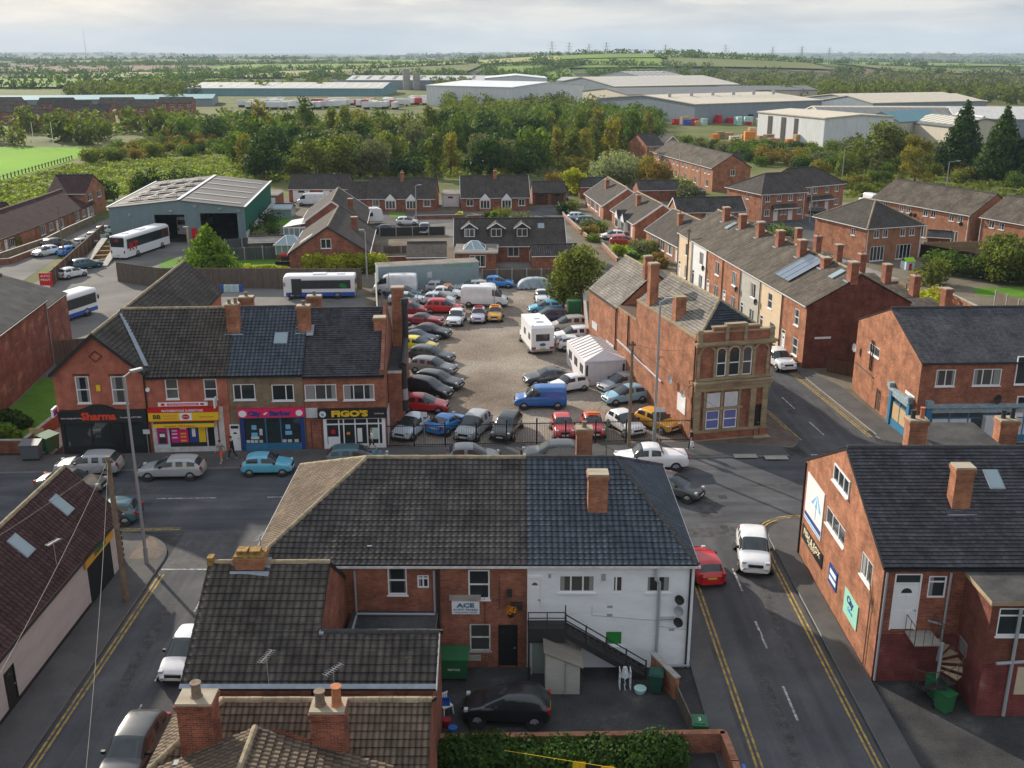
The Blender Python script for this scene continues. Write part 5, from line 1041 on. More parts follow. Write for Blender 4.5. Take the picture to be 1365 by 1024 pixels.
# ------------------------------------------------------------------ bungalows and newer houses
GB = 'brick bungalows with dark tiled roofs'
def bay(par, x, w, z=.5, h=1.6, d=.7, top=3.3, gm='white'):
    m = MB(); m.box(x, -d, 0, x+w, -.003, z, 1); m.box(x, -d, z, x+w, -.003, z+h, 0); m.poly([(x-.1, -d-.1, z+h), (x+w+.1, -d-.1, z+h), (x+w/2, -d-.1, top)], 0); m.poly([(x+w/2, -d-.1, top), (x+w+.15, -d-.1, z+h-.02), (x+w+.15, 1.2, z+h+.4), (x+w/2, 1.9, top)], 2); m.poly([(x-.15, -d-.1, z+h-.02), (x+w/2, -d-.1, top), (x+w/2, 1.9, top), (x-.15, 1.2, z+h+.4)], 2)
    o = m.build('bay_window', [gm, 'brick_orange', 'tile_grey'], par); g = MB(); n = 3
    for k in range(n): g.poly([(x+.12+(w-.24)*k/n+.05, -d-.01, z+.1), (x+.12+(w-.24)*(k+1)/n-.05, -d-.01, z+.1), (x+.12+(w-.24)*(k+1)/n-.05, -d-.01, z+h-.15), (x+.12+(w-.24)*k/n+.05, -d-.01, z+h-.15)])
    g.build('pane', 'glass', o)
K1 = house('bungalow', 'bungalow pair with bay windows and a wide drive, left of the two far pairs', 'bungalow', (-27.3, 194), (-14.5, 193.8), 9, 2.5, 3.1, wall='brick_red', rmat='tile_plain', over=.3, gutter='white', group=GB,
    ops={'f': [('@c2', 1.0, .9, 1.3, 1.2), ('@c2', 10.6, .9, 1.4, 1.2)]}, chim=[(6.3, 4.0, 5, 6.8, .6, .6, {'pots': 1})]); bay(K1, 3.5, 2.0); bay(K1, 7.4, 2.0)
K1b = house('wing', '', '', (-31.2, 195.0), (-27.4, 195.0), 8, 2.3, 2.5, wall='brick_red', rmat='tile_plain', verge=(.1, 0), ops={'f': [('@c2', 1.3, .8, 1.2, 1.1)]}); addto(K1, K1b)
K2 = house('bungalow', 'semi-detached bungalow pair with arched bay gables beside the brown double garage', 'bungalow', (-9.6, 194.3), (3.3, 195), 10, 2.6, 3.3, wall='brick_red', rmat='tile_plain', over=.3, gutter='white', bargem='white', group=GB,
    ops={'f': [('@c2', 1.0, .9, 1.3, 1.2), ('@c2', 10.8, .9, 1.3, 1.2)], 'l': [('@d', 3, .05, .9, 2.1)]}, chim=[(6.6, 4.4, 5, 7.0, .6, .6, {'pots': 1})]); bay(K2, 3.5, 2.0); bay(K2, 7.6, 1.9)
house('double_garage', 'brick double garage with two brown doors, right of the bungalow pair', 'garage', (4.1, 202), (10.6, 202.3), 7, 2.4, 1.7, wall='brick_red', rmat='tile_plain', over=.2, gutter='black', ops={'f': [('@d', .4, .05, 2.6, 2.1, {'col': 'door_brown', 'fr': 'brick_red'}), ('@d', 3.5, .05, 2.6, 2.1, {'col': 'door_brown', 'fr': 'brick_red'})]})
house('garage', 'small brick garage with dark roof behind the yellow green tree', 'garage', (14, 212), (19, 212.2), 6, 2.3, 1.5, wall='brick_red', rmat='tile_plain', over=.2)
house('garage', 'brick garage block with long dark roof behind the white van', 'garage', (-44.5, 206), (-32.5, 206), 7, 2.7, 2.3, wall='brick_red', rmat='tile_plain', over=.2, ops={'f': [('@d', .8, .05, 3.4, 2.3), ('@d', 6.8, .05, 4.4, 2.3)]})
house('flat_garage', 'flat roofed brick garage with small door next to the bus depot', 'garage', (-50.5, 196), (-44.7, 196), 6, 2.6, 0, roof='flat', wall='brick_red', rmat='felt_light', over=.2, ops={'f': [('@d', .6, .05, .9, 2.1), ('@d', 2.3, .05, 3.2, 2.2)]})
house('garage', 'white doored flat garage between the two bungalow pairs', 'garage', (-13.6, 199.5), (-10.2, 199.5), 6, 2.3, 0, roof='flat', wall='white_render', rmat='felt_light', over=.1, ops={'f': [('@d', .4, .05, 2.6, 2.0)]})
# dormer bungalow
K3 = house('dormer_bungalow', 'long dormer bungalow with three gabled dormers behind the car park', 'bungalow', (-8.1, 144.3), (7.6, 144.9), 8.6, 2.55, 3.0, wall='brick_red', rmat='tile_plain', over=.35, verge=.15, gutter='white', bargem='white', group=GB, walls={'l': 'brick_orange'},
    ops={'f': [('@dn', 3.5, .05, 1.7, 2.1, {'glass': True}), ('@c2', 7.5, .8, 1.6, 1.4), ('@dn', 10.6, .05, 1.5, 2.1, {'glass': True}), ('@c4', 13.0, .9, 2.2, 1.3)]})
for x in (2.1, 5.9, 9.6):
    def dm(m):
        w = 1.0 if x != 5.9 else 1.15
        m.box(x-w, 1.2, 3.0, x+w, 3.6, 4.75, 0); m.poly([(x-w, 1.2, 4.75), (x+w, 1.2, 4.75), (x, 1.2, 5.35)], 0)
        slope(m, [(x-w-.2, .95, 4.62), (x, .95, 5.45), (x, 4.4, 5.45), (x-w-.2, 3.8, 4.62)], 1, 1, 0); slope(m, [(x, .95, 5.45), (x+w+.2, .95, 4.62), (x+w+.2, 3.8, 4.62), (x, 4.4, 5.45)], 1, 1, 0)
        m.bar((x-w-.2, .93, 4.6), (x, .93, 5.43), .04, .14, 2); m.bar((x, .93, 5.43), (x+w+.2, .93, 4.6), .04, .14, 2)
    o = sub(K3, 'dormer', dm, ['tile_grey', 'tile_plain', 'white'])
    w_ = add_window(K3, (x-.75, 1.12, 3.45), 0, 1.5, 1.15, 'c2n'); 
skylight(K3, 12.4, 2.5, 2.55+2.5*.7+.1, .8, .9, math.atan(.7))
EXT = house('garden_room', 'flat roofed brick garden room with glass lantern in front of the dormer bungalow', 'extension', (-7.6, 138.2), (-2.2, 138.2), 5.6, 2.5, 0, roof='flat', wall='brick_red', rmat='felt_light', over=.3, ops={'f': [('@c3', 1.8, .6, 2.2, 1.6)]})
def lantern(m, w, d, z, h, x=0, y=0):
    a = [(x, y, z), (x+w, y, z), (x+w, y+d, z), (x, y+d, z)]; t1 = (x+w*.35, y+d/2, z+h); t2 = (x+w*.65, y+d/2, z+h)
    m.poly([a[0], a[1], t2, t1], 0); m.poly([a[1], a[2], t2], 0); m.poly([a[2], a[3], t1, t2], 0); m.poly([a[3], a[0], t1], 0)
    for p, q in ((a[0], t1), (a[1], t2), (a[2], t2), (a[3], t1), (t1, t2), (a[0], a[1]), (a[1], a[2]), (a[2], a[3]), (a[3], a[0]), (((a[0][0]+a[1][0])/2, y, z), t1)): m.bar(p, q, .08, .08, 1)
sub(EXT, 'roof_lantern', lambda m: lantern(m, 3.0, 3.6, 2.75, .95, .9, 1.0), ['glass_sky', 'white'])
house('garden_garage', 'brick outbuilding with tiled pitched roof behind the grey container', 'outbuilding', (-14.2, 136.6), (-8.9, 136.9), 8.0, 2.3, 1.2, wall='brick_red', rmat='tile_plain', over=.25, verge=.1)
house('garage', 'low brick garage with dark roof beside the estate road, behind the leafy tree', 'garage', (2.8, 138.5), (9.0, 138.9), 4.2, 2.1, 1.1, wall='brick_red', rmat='tile_grey', over=.15)
# two gable fronted bungalows on the left
K4 = house('gabled_bungalow', 'large gable fronted bungalow behind the yellow green hedge', 'bungalow', (-30.2, 137.5), (-19.6, 138.4), 19.5, 2.6, 3.5, roof='y', wall='brick_red', rmat='tile_plain', over=.2, verge=.15, gutter='white', bargem='ridge_dark', capm='ridge_pale', group=GB, ops={'f': [('@c2', 4.3, 3.2, 1.4, 1.3), ('@c2', 4.6, .8, 1.2, 1.0)]}, chim=[(8.3, 9.5, 3.9, 6.0, .9, .8, {'mat': 'brick_red', 'pots': 0})])
K4b = house('gabled_bungalow', 'gable fronted bungalow with white bargeboards, behind the nearer gabled one', 'bungalow', (-33.4, 161.0), (-23.2, 162.0), 17, 2.7, 3.6, roof='y', wall='brick_red', rmat='tile_plain', over=.2, verge=.15, gutter='white', bargem='white', capm='ridge_pale', group=GB, chim=[(7.8, 4.5, 4.3, 6.1, .8, .8, {'mat': 'brick_red', 'pots': 0})])
sub(K4, 'roof_window', lambda m: [m.bar((1.2, y, 3.55), (2.9, y, 4.65), .3, .06) for y in (2.2, 3.4)], ['white'])
# right hand bungalows along the estate road
for nm, lab, a, b, D, ch in [('bungalow', 'bungalow with wide low windows at the far end of the estate road', (14.3, 200.5), (16.3, 183.5), 8.6, 1), ('bungalow', 'bungalow with two small glazed gable bays behind the two blue cars', (17.4, 178.5), (19.6, 163.0), 8.8, 1), ('bungalow', 'bungalow with wide white windows behind the flower garden and red car', (20.8, 157.8), (24.0, 141.0), 8.4, 1)]:
    o = house(nm, lab, 'bungalow', a, b, D, 2.6, 2.9, wall='brick_orange', rmat='tile_plain', over=.3, verge=.15, gutter='white', bargem='white', capm='ridge_pale', group=GB, ops={'f': [('@c3', 2.0, .7, 2.4, 1.4), ('@c3', 5.5, .6, 3.0, 1.6), ('@c3', 9.5, .6, 2.6, 1.5), ('@d', 13.2, .05, .9, 2.1)]}, walls={'r': 'brick_orange'}, chim=[(7.5, 2.6, 3.9, 6.0, .8, .7, {'pots': 1})])
    if 'bays' in lab: bay(o, 5.0, 2.2, top=3.4); bay(o, 9.2, 2.2, top=3.4)
house('outbuilding', 'dark roofed brick outbuilding behind the end bungalows', 'outbuilding', (28.5, 176.5), (40.5, 178.0), 6, 2.4, 2.0, wall='brick_orange', rmat='tile_grey', over=.2, bargem='white', ops={'f': [('@c2', 8.6, .8, 1.4, 1.2), ('@d', 5.0, .05, .9, 2.1)]})
house('outbuilding', 'low dark roofed garage behind the far bungalow', 'outbuilding', (25.5, 207), (34.0, 208.0), 5.5, 2.3, 1.5, wall='brick_red', rmat='tile_grey', over=.2); house('shed', 'timber shed with flat roof between the garages and the hedge', 'shed', (35.0, 205), (38.5, 205.3), 4, 2.3, 0, roof='flat', wall='fence', rmat='felt', over=.1)
# new brick houses
GN = 'new brick houses with white eaves'
def w2(us, z, w=1.0, h=1.1): return [('@c2', u, z, w, h) for u in us]
N1 = house('semi_detached_house', 'new brick house pair with hipped dark roof and two white doors under a tiled canopy', 'house', (43.7, 180.6), (52.5, 184.0), 11, 5.0, 2.7, wall='brick_new', rmat='tile_plain', over=.3, ends=(4.2, .0), gutter='white', group=GN,
    ops={'f': w2((.8, 3.2, 5.6, 7.6), 3.5, .95)+[('@c2', .8, 1.0, 1.1, 1.2), ('@d', 2.7, .05, .95, 2.1), ('@c2', 4.1, 1.1, .55, 1.0), ('@c2', 4.9, 1.1, .55, 1.0), ('@d', 5.8, .05, .95, 2.1), ('@c2', 7.7, 1.0, .9, 1.2)], 'l': [('@c2', 6.2, 3.5, .9, 1.0)]}, walls={'l': 'brick_orange'})
sub(N1, 'canopy', lambda m: (slope(m, [(2.2, -.9, 2.35), (7.3, -.9, 2.35), (7.3, -.0, 3.0), (2.2, -.0, 3.0)], 0, 1, 0), m.box(2.2, -.92, 2.2, 7.3, -.86, 2.34, 1)), ['tile_grey', 'white']); pipes(N1, [[(-.0+.08, -.08, 5), (.08, -.08, .1)], [(8.9, -.08, 5), (8.9, -.08, .1)]], 'white')
N1b = house('semi_detached_house', 'new brick house pair set back with ridge roof and tiled porch canopy', 'house', (54.0, 191.0), (63.0, 196.5), 9.5, 5.0, 2.7, wall='brick_new', rmat='tile_plain', over=.3, ends=(0, 3.4), gutter='white', group=GN,
    ops={'f': w2((.8, 2.5, 5.6, 8.2), 3.5, .95)+[('@d', 1.6, .05, .95, 2.1), ('@c2', 3.2, 1.1, .7, 1.0), ('@d', 5.8, .05, .95, 2.1), ('@c2', 8.3, 1.0, 1.1, 1.2)]})
sub(N1b, 'canopy', lambda m: (slope(m, [(1.0, -.9, 2.35), (7.5, -.9, 2.35), (7.5, -.0, 3.0), (1.0, -.0, 3.0)], 0, 1, 0), m.box(1.0, -.92, 2.2, 7.5, -.86, 2.34, 1)), ['tile_grey', 'white'])
R1 = house('terrace_block', 'long new brick terrace block with grey brown roof and white windows', 'house', (35.2, 259), (42.9, 222.0), 8.6, 5.1, 2.6, wall='brick_new', rmat='tile_mid', over=.3, verge=.1, gutter='white', group=GN, ops={'f': w2((1.0, 3.2, 7, 9.2, 13.5, 16, 19.5, 22, 26, 28.5, 33, 35.2), 3.5, 1.0)+w2((1.5, 9, 15, 21, 27, 34), .8, 1.5, 1.5), 'r': [('@c2', 4.0, 3.3, 1.1, 1.3)]}, walls={'r': 'brick_orange'})
R1b = house('wing', '', '', (46.5, 228), (51.5, 229), 8, 5.0, 2.2, wall='brick_new', rmat='tile_plain'); addto(R1, R1b); pipes(R1, [[(5.2, -.08, 5), (5.2, -.08, .1)], [(17.8, -.08, 6.4), (17.8, -.08, .1)], [(30.8, -.08, 6.4), (30.8, -.08, .1)]], 'white')
R0 = house('semi_detached_house', 'new brick house with dark roof at the far end of the long terrace block', 'house', (35.7, 277), (40.6, 278.8), 11.5, 5.0, 2.6, wall='brick_orange', rmat='tile_plain', over=.25, gutter='white', group=GN, ops={'f': w2((.8, 3), 3.5, 1.0)+[('@c2', .8, .9, 1.1, 1.2)]}); R0b = house('wing', '', '', (40.7, 281), (45.5, 282), 8, 5.0, 2.2, roof='y', wall='brick_new', rmat='tile_plain', gutter='white', bargem='white'); addto(R0, R0b)
N2 = house('semi_detached_house', 'new brick house pair with pyramid hipped roof right of the terraced row', 'house', (50.2, 144.3), (59.2, 147.6), 12, 5.0, 2.9, roof='y', wall='brick_new', rmat='tile_plain', over=.3, ends=(4.8, 4.8), gutter='white', capm='ridge_pale', hipm='tile_plain', group=GN, walls={'l': 'brick_orange'},
    ops={'f': w2((1.2, 2.7, 5.8, 7.4), 3.4, .95)+[('@c4', .9, .1, 2.4, 2.1), ('@c4', 5.4, .1, 2.6, 2.1)], 'l': [('@c2', 8.5, 3.4, .9, 1.0)]}); pipes(N2, [[(.1, -.08, 5), (.1, -.08, .1)], [(9.4, -.08, 5), (9.4, -.08, .1)]], 'white')
N3 = house('terrace_block', 'long new brick terrace block with patio doors, upper right', 'house', (61.2, 175.0), (69.6, 155.5), 9.5, 5.1, 2.8, wall='brick_new', rmat='tile_mid', over=.3, verge=.1, gutter='white', group=GN, ops={'f': w2((1.0, 2.6, 6.3, 7.9, 11.6, 13.2, 17.0, 18.7), 3.6, 1.0)+[('@c4', 4.8, .2, 2.4, 2.0), ('@c4', 10.2, .2, 2.6, 2.0), ('@c4', 16.6, .2, 2.6, 2.0)]}, walls={'r': 'brick_new'}); pipes(N3, [[(20.9, -.08, 5), (20.9, -.08, .1)]], 'white')
for k in (9.3, 10.2, 19.7): dish(N3, k, -.05, 3.5, .4, 'iron', .32)
N4 = house('terrace_block', 'new brick terrace block at the right edge, partly behind the leafy tree', 'house', (70.6, 154.3), (82, 127), 9.5, 5.1, 2.8, wall='brick_new', rmat='tile_mid', over=.3, verge=.1, gutter='white', group=GN, ops={'f': w2((1.6, 3.4, 8.2, 10.0), 3.6, 1.0)+[('@c4', 1.8, .2, 2.6, 2.0), ('@c4', 8.0, .2, 2.6, 2.0)]}); pipes(N4, [[(.2, -.08, 5), (.2, -.08, .1)]], 'white')
# houses at the left behind the bus yard
HL = 'dark roofed brick houses on the far left street'
HL1 = house('end_house', 'two storey brick house with steep dark roof at the end of the left street', 'house', (-76.3, 184.5), (-76.9, 195), 6.5, 4.6, 2.6, roof='y', wall='brick_orange', rmat='tile_red', over=.25, verge=.15, group=HL, ops={'f': [('@c3', 1.4, 3.0, 2.2, 1.1), ('@c3', 6.4, 3.0, 2.2, 1.1), ('@c3', 1.2, .8, 2.0, 1.2)]})
HL1['label'] = 'two storey brick house with steep dark roof at the end of the left street'
for lab, a, b, D in [('brick bungalow below the two storey end house on the left street', (-75.6, 176.2), (-76.2, 187.5), 9.5), ('long dark roofed brick bungalow in the middle of the left street', (-75.2, 161.5), (-75.6, 176.0), 9.5), ('dark roofed brick bungalow nearest us on the left street, cut by the frame', (-75.2, 143), (-75.2, 161.2), 9.5)]:
    house('bungalow', lab, 'bungalow', a, b, D, 2.6, 2.5, wall='brick_orange', rmat='tile_red', over=.25, verge=.12, gutter='black', capm='ridge_pale', group=HL, ops={'f': [('@c3', 1.5, .6, 2.0, 1.5), ('@c3', 5.0, .8, 1.6, 1.2), ('@d', 7.8, .05, .9, 2.0), ('@c3', 9.2, .6, 1.7, 1.4)]})
house('garage', 'brick garage with small dark pitched roof behind the left street bungalows', 'garage', (-92, 172), (-86, 172), 6, 2.4, 1.8, wall='brick_orange', rmat='tile_red', ops={'f': [('@d', 1.4, .05, 2.6, 2.1, {'col': 'door_brown', 'fr': 'brick_red'})]})
wall_run('garden_wall', 'brick front garden wall along the left street bungalows', 'wall', [(-73.4, 138), (-71.8, 157), (-72.6, 166), (-73.2, 180)], 1.3, 'brick_buff', posts=0); wall_run('garden_wall', 'low red brick wall at the corner of the left street', 'wall', [(-80, 139.5), (-71.0, 143), (-70.6, 152)], .8, 'brick_red')
wall_run('timber_fence', 'brown timber fence on the wall between the left street and the bus yard', 'fence', [(-58.8, 128.0), (-66.3, 166)], 2.0, 'fence_brown', .15, None, posts=3); 
sg = thing('yard_sign', 'small red sign with white lettering on the end of the brown fence', 'sign', (-58.9, 127.4, 0)); sub(sg, 'board', lambda m: m.box(-.9, -.1, .4, .7, 0, 2.0), ['red']); letter('AUTO', .4, 'white', sg, (-.1, -.11, 1.6), fitw=1.2); letter('MOT', .4, 'white', sg, (-.1, -.11, 1.1), fitw=1.2)

# ------------------------------------------------------------------ bus depot shed
DP = thing('bus_depot', 'large grey clad bus depot with pale ribbed roof and two open bays', 'depot', (-62.8, 160.0, 0), R_(1.5))
Wd, Dd, hd, ad = 21.0, 33.5, 5.5, 6.6; sk = -2.6
M['clad_grey'] = clad('grey wall cladding', (.17, .235, .25), .6, .5, .5); M['clad_green'] = clad('green wall cladding', (.01, .12, .08), .5, .5, .5); M['clad_roof'] = clad('weathered metal roof', (.115, .112, .115), .8, .55, .3, .25); M['clad_white'] = clad('pale wall cladding', (.60, .62, .64), 1.2, .5, .3); M['clad_beige'] = clad('beige wall cladding', (.50, .46, .38), 1.2, .5, .3); M['clad_slate'] = clad('grey blue cladding', (.24, .28, .32), 1.2, .5, .3)
M['roof_beige'] = clad('cream industrial roof', (.52, .47, .38), 2.5, .6, .3, .12); M['roof_pale'] = clad('pale grey industrial roof', (.46, .46, .45), 2.5, .6, .3, .12); M['roof_dark'] = clad('dark industrial roof', (.15, .155, .16), 2.5, .6, .3, .12)
def dfront(m):
    P = lambda u, d, z: (u, d, z); wall_face(m, P, Wd, hd, [(6.9, 0, 11.6, 4.4), (14.0, 0, 19.8, 4.6)], 0, .4, (Wd*.52, ad))
    m.poly([(Wd, 0, 0), (Wd+sk, Dd, 0), (Wd+sk, Dd, 1.6), (Wd, 0, 1.6)], 2); m.poly([(Wd, 0, 1.6), (Wd+sk, Dd, 1.6), (Wd+sk, Dd, hd), (Wd, 0, hd)], 1)
    m.poly([(sk, Dd, 0), (0, 0, 0), (0, 0, hd), (sk, Dd, hd)], 0); m.poly([(Wd+sk, Dd, 0), (sk, Dd, 0), (sk, Dd, hd), (Wd*.52+sk, Dd, ad), (Wd+sk, Dd, hd)], 0)
sub(DP, 'wall', dfront, ['clad_grey', 'clad_green', 'panelwhite'])
def droof(m):
    slope(m, [(-.2, -.2, hd+.05), (Wd*.52, -.2, ad+.07), (Wd*.52+sk, Dd+.2, ad+.07), (sk-.2, Dd+.2, hd+.05)], 0, 1, 0); slope(m, [(Wd*.52, -.2, ad+.07), (Wd+.2, -.2, hd+.05), (Wd+sk+.2, Dd+.2, hd+.05), (Wd*.52+sk, Dd+.2, ad+.07)], 0, 1, 0)
DR = sub(DP, 'roof', droof, ['clad_roof'])
def lights(m):
    for k in range(5):
        y = 2.5+k*6.4; f = sk*y/Dd
        m.bar((Wd*.55+f, y, ad+.03+.1), (Wd*.96+f, y, hd+.27), .42, .05, 0)
        if k < 5: m.bar((1.0+f, y, hd+.26), (Wd*.48+f, y, ad+.06), .42, .05, 0)
sub(DR, 'rooflight', lights, ['sky_light'])
sub(DR, 'ridge_trim', lambda m: (m.bar((Wd*.52, -.25, ad+.16), (Wd*.52+sk, Dd+.2, ad+.16), .5, .06), m.bar((Wd+.15, -.25, hd+.12), (Wd+sk+.15, Dd+.2, hd+.12), .35, .1), m.bar((-.15, -.25, hd+.12), (sk-.15, Dd+.2, hd+.12), .3, .1)), ['white'])
def arrays(m):
    for j in range(4):
        for i in range(3):
            y = 4.0+j*7.2; x = 2.6+i*2.9+sk*y/Dd; z = hd+(ad-hd)*(2.6+i*2.9)/(Wd*.52)+.15
            for q in range(3): m.bar((x-1.0, y+q*.9, z+.1), (x+1.1, y+q*.9, z+.75), .8, .05); m.bar((x+.9, y+q*.9, z), (x+.9, y+q*.9, z+.5), .05, .05)
sub(DR, 'solar_array', arrays, ['iron'])
sub(DP, 'door_post', lambda m: (m.box(11.7, -.08, 0, 12.0, -.005, 2.2), m.box(13.6, -.08, 0, 13.9, -.005, 2.2)), ['orange']); sub(DP, 'door', lambda m: m.box(12.5, -.1, 0, 13.3, -.005, 2.3), ['red']); sub(DP, 'floodlight', lambda m: [m.box(x, -.3, z, x+.5, 0, z+.25) for x, z in ((9.4, 4.9), (13.2, 5.6), (17.0, 5.2), (19.9, 4.9))]+[m.box(3.0, -.2, 4.2, 3.35, 0, 4.6)], ['galv'])
sub(DP, 'floor', lambda m: m.poly([(0.2, .2, .05), (Wd-.2, .2, .05), (Wd+sk, Dd-.2, .05), (sk+.4, Dd-.2, .05)]), ['asphalt_yard'])
rp = thing('inspection_ramp', 'pair of sloping concrete vehicle ramps with yellow struts beside the brown fence', 'ramp', (-58.2, 141, 0), R_(11))
def ramp(m):
    for x in (-1.5, 1.2): m.bar((x, 0, .1), (x, 17, 1.2), .9, .12, 0); [m.box(x-.1, y, 0, x+.1, y+.2, .1+1.1*y/17, 1) for y in (4, 8, 12, 16)]
    for y in (3, 6, 9, 12, 15): m.box(-1.1, y, .15, .8, y+.5, .3+.04*y, 1)
sub(rp, 'ramp', ramp, ['concrete', 'ridge_yellow'])
# smaller yard things
CT = thing('storage_container', 'long pale blue grey container with flat roof at the back of the car park', 'container', (-16.7, 125.9, 0), R_(15.0))
ct_l = 12.9
sub(CT, 'body', lambda m: m.box(0, 0, 0, ct_l, 2.6, 3.0, 0), [flat('pale blue grey panel', (.25, .33, .35), .6, nz=.1)]); sub(CT, 'roof', lambda m: m.box(-.05, -.05, 3.0, ct_l+.05, 2.65, 3.12, 0, top=1), ['white_dirty', 'felt_light'])
M['green_spray'] = flat('green spray paint', (.12, .42, .10), .7); letter('THEATRE_YARD', .42, 'green_spray', CT, (10.2, -.02, 2.7), fitw=3.8); sub(CT, 'notice', lambda m: m.box(6.2, -.03, 1.3, 6.8, 0, 2.1), ['panelwhite'])
wall_run('timber_fence', 'weathered concrete post fence behind the blue hatchback', 'fence', [(-3.8, 129.9), (7.6, 130.6)], 1.9, 'fence', .1, None, posts=1.9)
wall_run('timber_fence', 'tall weathered timber fence behind the parked minibus', 'fence', [(-19.0, 127.2), (-44.5, 127.5), (-51.5, 131.5)], 2.6, 'fence', .08, None)
wall_run('timber_fence', 'pale boarded fence running down between bus yard and car park', 'fence', [(-17.1, 126.2), (-14.6, 108), (-12.4, 92)], 2.2, 'fence', .08, 'concrete')
wall_run('panel_fence', 'grey panel fence with concrete posts behind the patio garden', 'fence', [(-46, 144.5), (-31.0, 147.5)], 1.8, 'fence_grey', .08, None, posts=2.4); wall_run('panel_fence', 'grey panel fence between the round bushes and the timber shed', 'fence', [(-45.5, 152), (-38.8, 156)], 1.7, 'fence_grey', .08, None, posts=2.4)
wall_run('panel_fence', 'dark panel fence in front of the parked caravan', 'fence', [(-21.5, 166), (-11, 167.5)], 1.4, 'iron', .08, None, posts=2.6); wall_run('panel_fence', 'low slatted fence beside the dark hatchback drive', 'fence', [(-19.2, 151), (-11.2, 152.5)], 1.1, 'fence', .08, None, posts=2.6)
wall_run('garden_wall', 'stepped red brick wall with red flower pots beside the gabled bungalow', 'wall', [(-18.8, 143.2), (-11, 143.8)], 1.0, 'brick_red'); wall_run('garden_wall', 'low brick wall around the bungalow front lawn', 'wall', [G(553, 292), G(616, 291), G(616, 286)], .6, 'brick_red'); wall_run('garden_wall', 'low brick wall in front of the arched bay bungalow', 'wall', [G(623, 292), G(660, 291)], .6, 'brick_red')
wall_run('garden_wall', 'orange brick wall curving along the estate road by the flower garden', 'wall', [G(742, 270), G(752, 290), G(788, 323)], .55, 'brick_orange'); wall_run('garden_wall', 'orange brick wall between the estate road and the front lawn', 'wall', [G(803, 329), G(823, 350)], .6, 'brick_orange')
wall_run('lattice_fence', 'long pale trellis topped fence behind the terraced row', 'fence', [(41, 121), (45.5, 118.5), (49, 116)], 1.8, 'fence_tan', .1, None, posts=2.2); wall_run('lattice_fence', 'pale timber rail fence running up behind the terraced row roofs', 'fence', [(47.5, 121), (43.0, 141), (35, 152.5), (31.5, 170)], 1.9, 'fence_tan', .1, None, posts=2.4)
wall_run('timber_fence', 'brown timber fence beside the pyramid roof house', 'fence', [(61, 150.5), (70.5, 151.5)], 1.8, 'fence_tan', .08, None, posts=2.2); wall_run('timber_fence', 'dark stained fence behind the hedge', 'fence', [(59.7, 148.5), (66.5, 138.5), (67, 126), (80, 124)], 1.9, 'fence_dark', .08, None)
wall_run('brick_wall', 'brick wall with pale coping running diagonally behind the slate roof', 'wall', [(50.5, 119.5), (51.5, 100), (52, 88)], 2.0, 'brick_orange'); wall_run('timber_fence', 'pale timber fence beside the round green shrub', 'fence', [(57, 118), (58.5, 104), (57.5, 96)], 1.8, 'fence', .08, None, posts=2.4)
house('shed', 'grey felt roofed brick store near the small lawn at right', 'shed', (55.0, 92), (66, 93), 10, 2.3, 0, roof='flat', wall='brick_orange', rmat='felt', over=.1); wall_run('timber_fence', 'long weathered fence behind the bungalow gardens', 'fence', [(6, 219), (33, 216)], 2.0, 'fence', .08, None, posts=3)
wall_run('timber_fence', 'brown fence around the little yard at the terrace end', 'fence', [(29.5, 91.8), (31.8, 89.8), (35.5, 91.5)], 1.3, 'fence_brown', .06, None, posts=0)
house('shed', 'timber garden shed with grey roof and small window beside the depot', 'shed', (-38.5, 148.8), (-32.8, 149.8), 3.4, 2.1, .5, wall='fence', rmat='felt_light', over=.15, ops={'f': [('@g3n', 2.0, 1.0, 1.4, .8, {'fr': 'fence'})]})
house('shed', 'small brown timber shed in the patio door garden', 'shed', (63.0, 154.5), (66.0, 153.3), 2.5, 2.0, .7, wall='fence_brown', rmat='felt', over=.15); house('greenhouse', 'small glass greenhouse at the top of the lawn near the depot', 'greenhouse', (-43, 185), (-39.8, 185), 4, 1.7, .6, wall='glass_sky', rmat='glass_sky', over=.05, gutter='white')
CV = thing('conservatory', 'white conservatory with pyramid glass roof on brick base beside the gabled bungalow', 'conservatory', (-34.0, 146.0, 0))
sub(CV, 'base', lambda m: m.box(0, 0, 0, 3.6, 3.6, .8), ['brick_red']); sub(CV, 'frame', lambda m: [m.box(x, -.02, .8, x+.1, .08, 2.1) for x in (0, .85, 1.75, 2.6, 3.5)]+[m.box(0, -.03, 2.1, 3.6, 3.6, 2.2)], ['white']); sub(CV, 'pane', lambda m: m.box(.05, .02, .8, 3.55, 3.55, 2.1), ['glass_sky']); sub(CV, 'roof', lambda m: lantern(m, 4.0, 4.0, 2.2, 1.1, -.2, -.2), ['glass_sky', 'white'])
CV2 = thing('conservatory', 'tall white lean-to conservatory behind the pyramid roofed one', 'conservatory', (-35.8, 160, 0)); sub(CV2, 'wall', lambda m: (m.box(0, 0, 0, 3.4, 7, .5), m.box(0, .05, 2.3, 3.4, 7, 2.5), [m.box(x, -.02, .5, x+.12, .1, 2.3) for x in (0, .8, 1.6, 2.45, 3.28)]), ['white']); sub(CV2, 'pane', lambda m: m.box(.05, .05, .5, 3.35, 6.9, 2.3), ['glass_sky']); sub(CV2, 'roof', lambda m: slope(m, [(-.1, -.1, 2.5), (3.4, -.1, 3.1), (3.4, 7, 3.1), (-.1, 7, 2.5)], 0, 1, 0), ['white_dirty'])

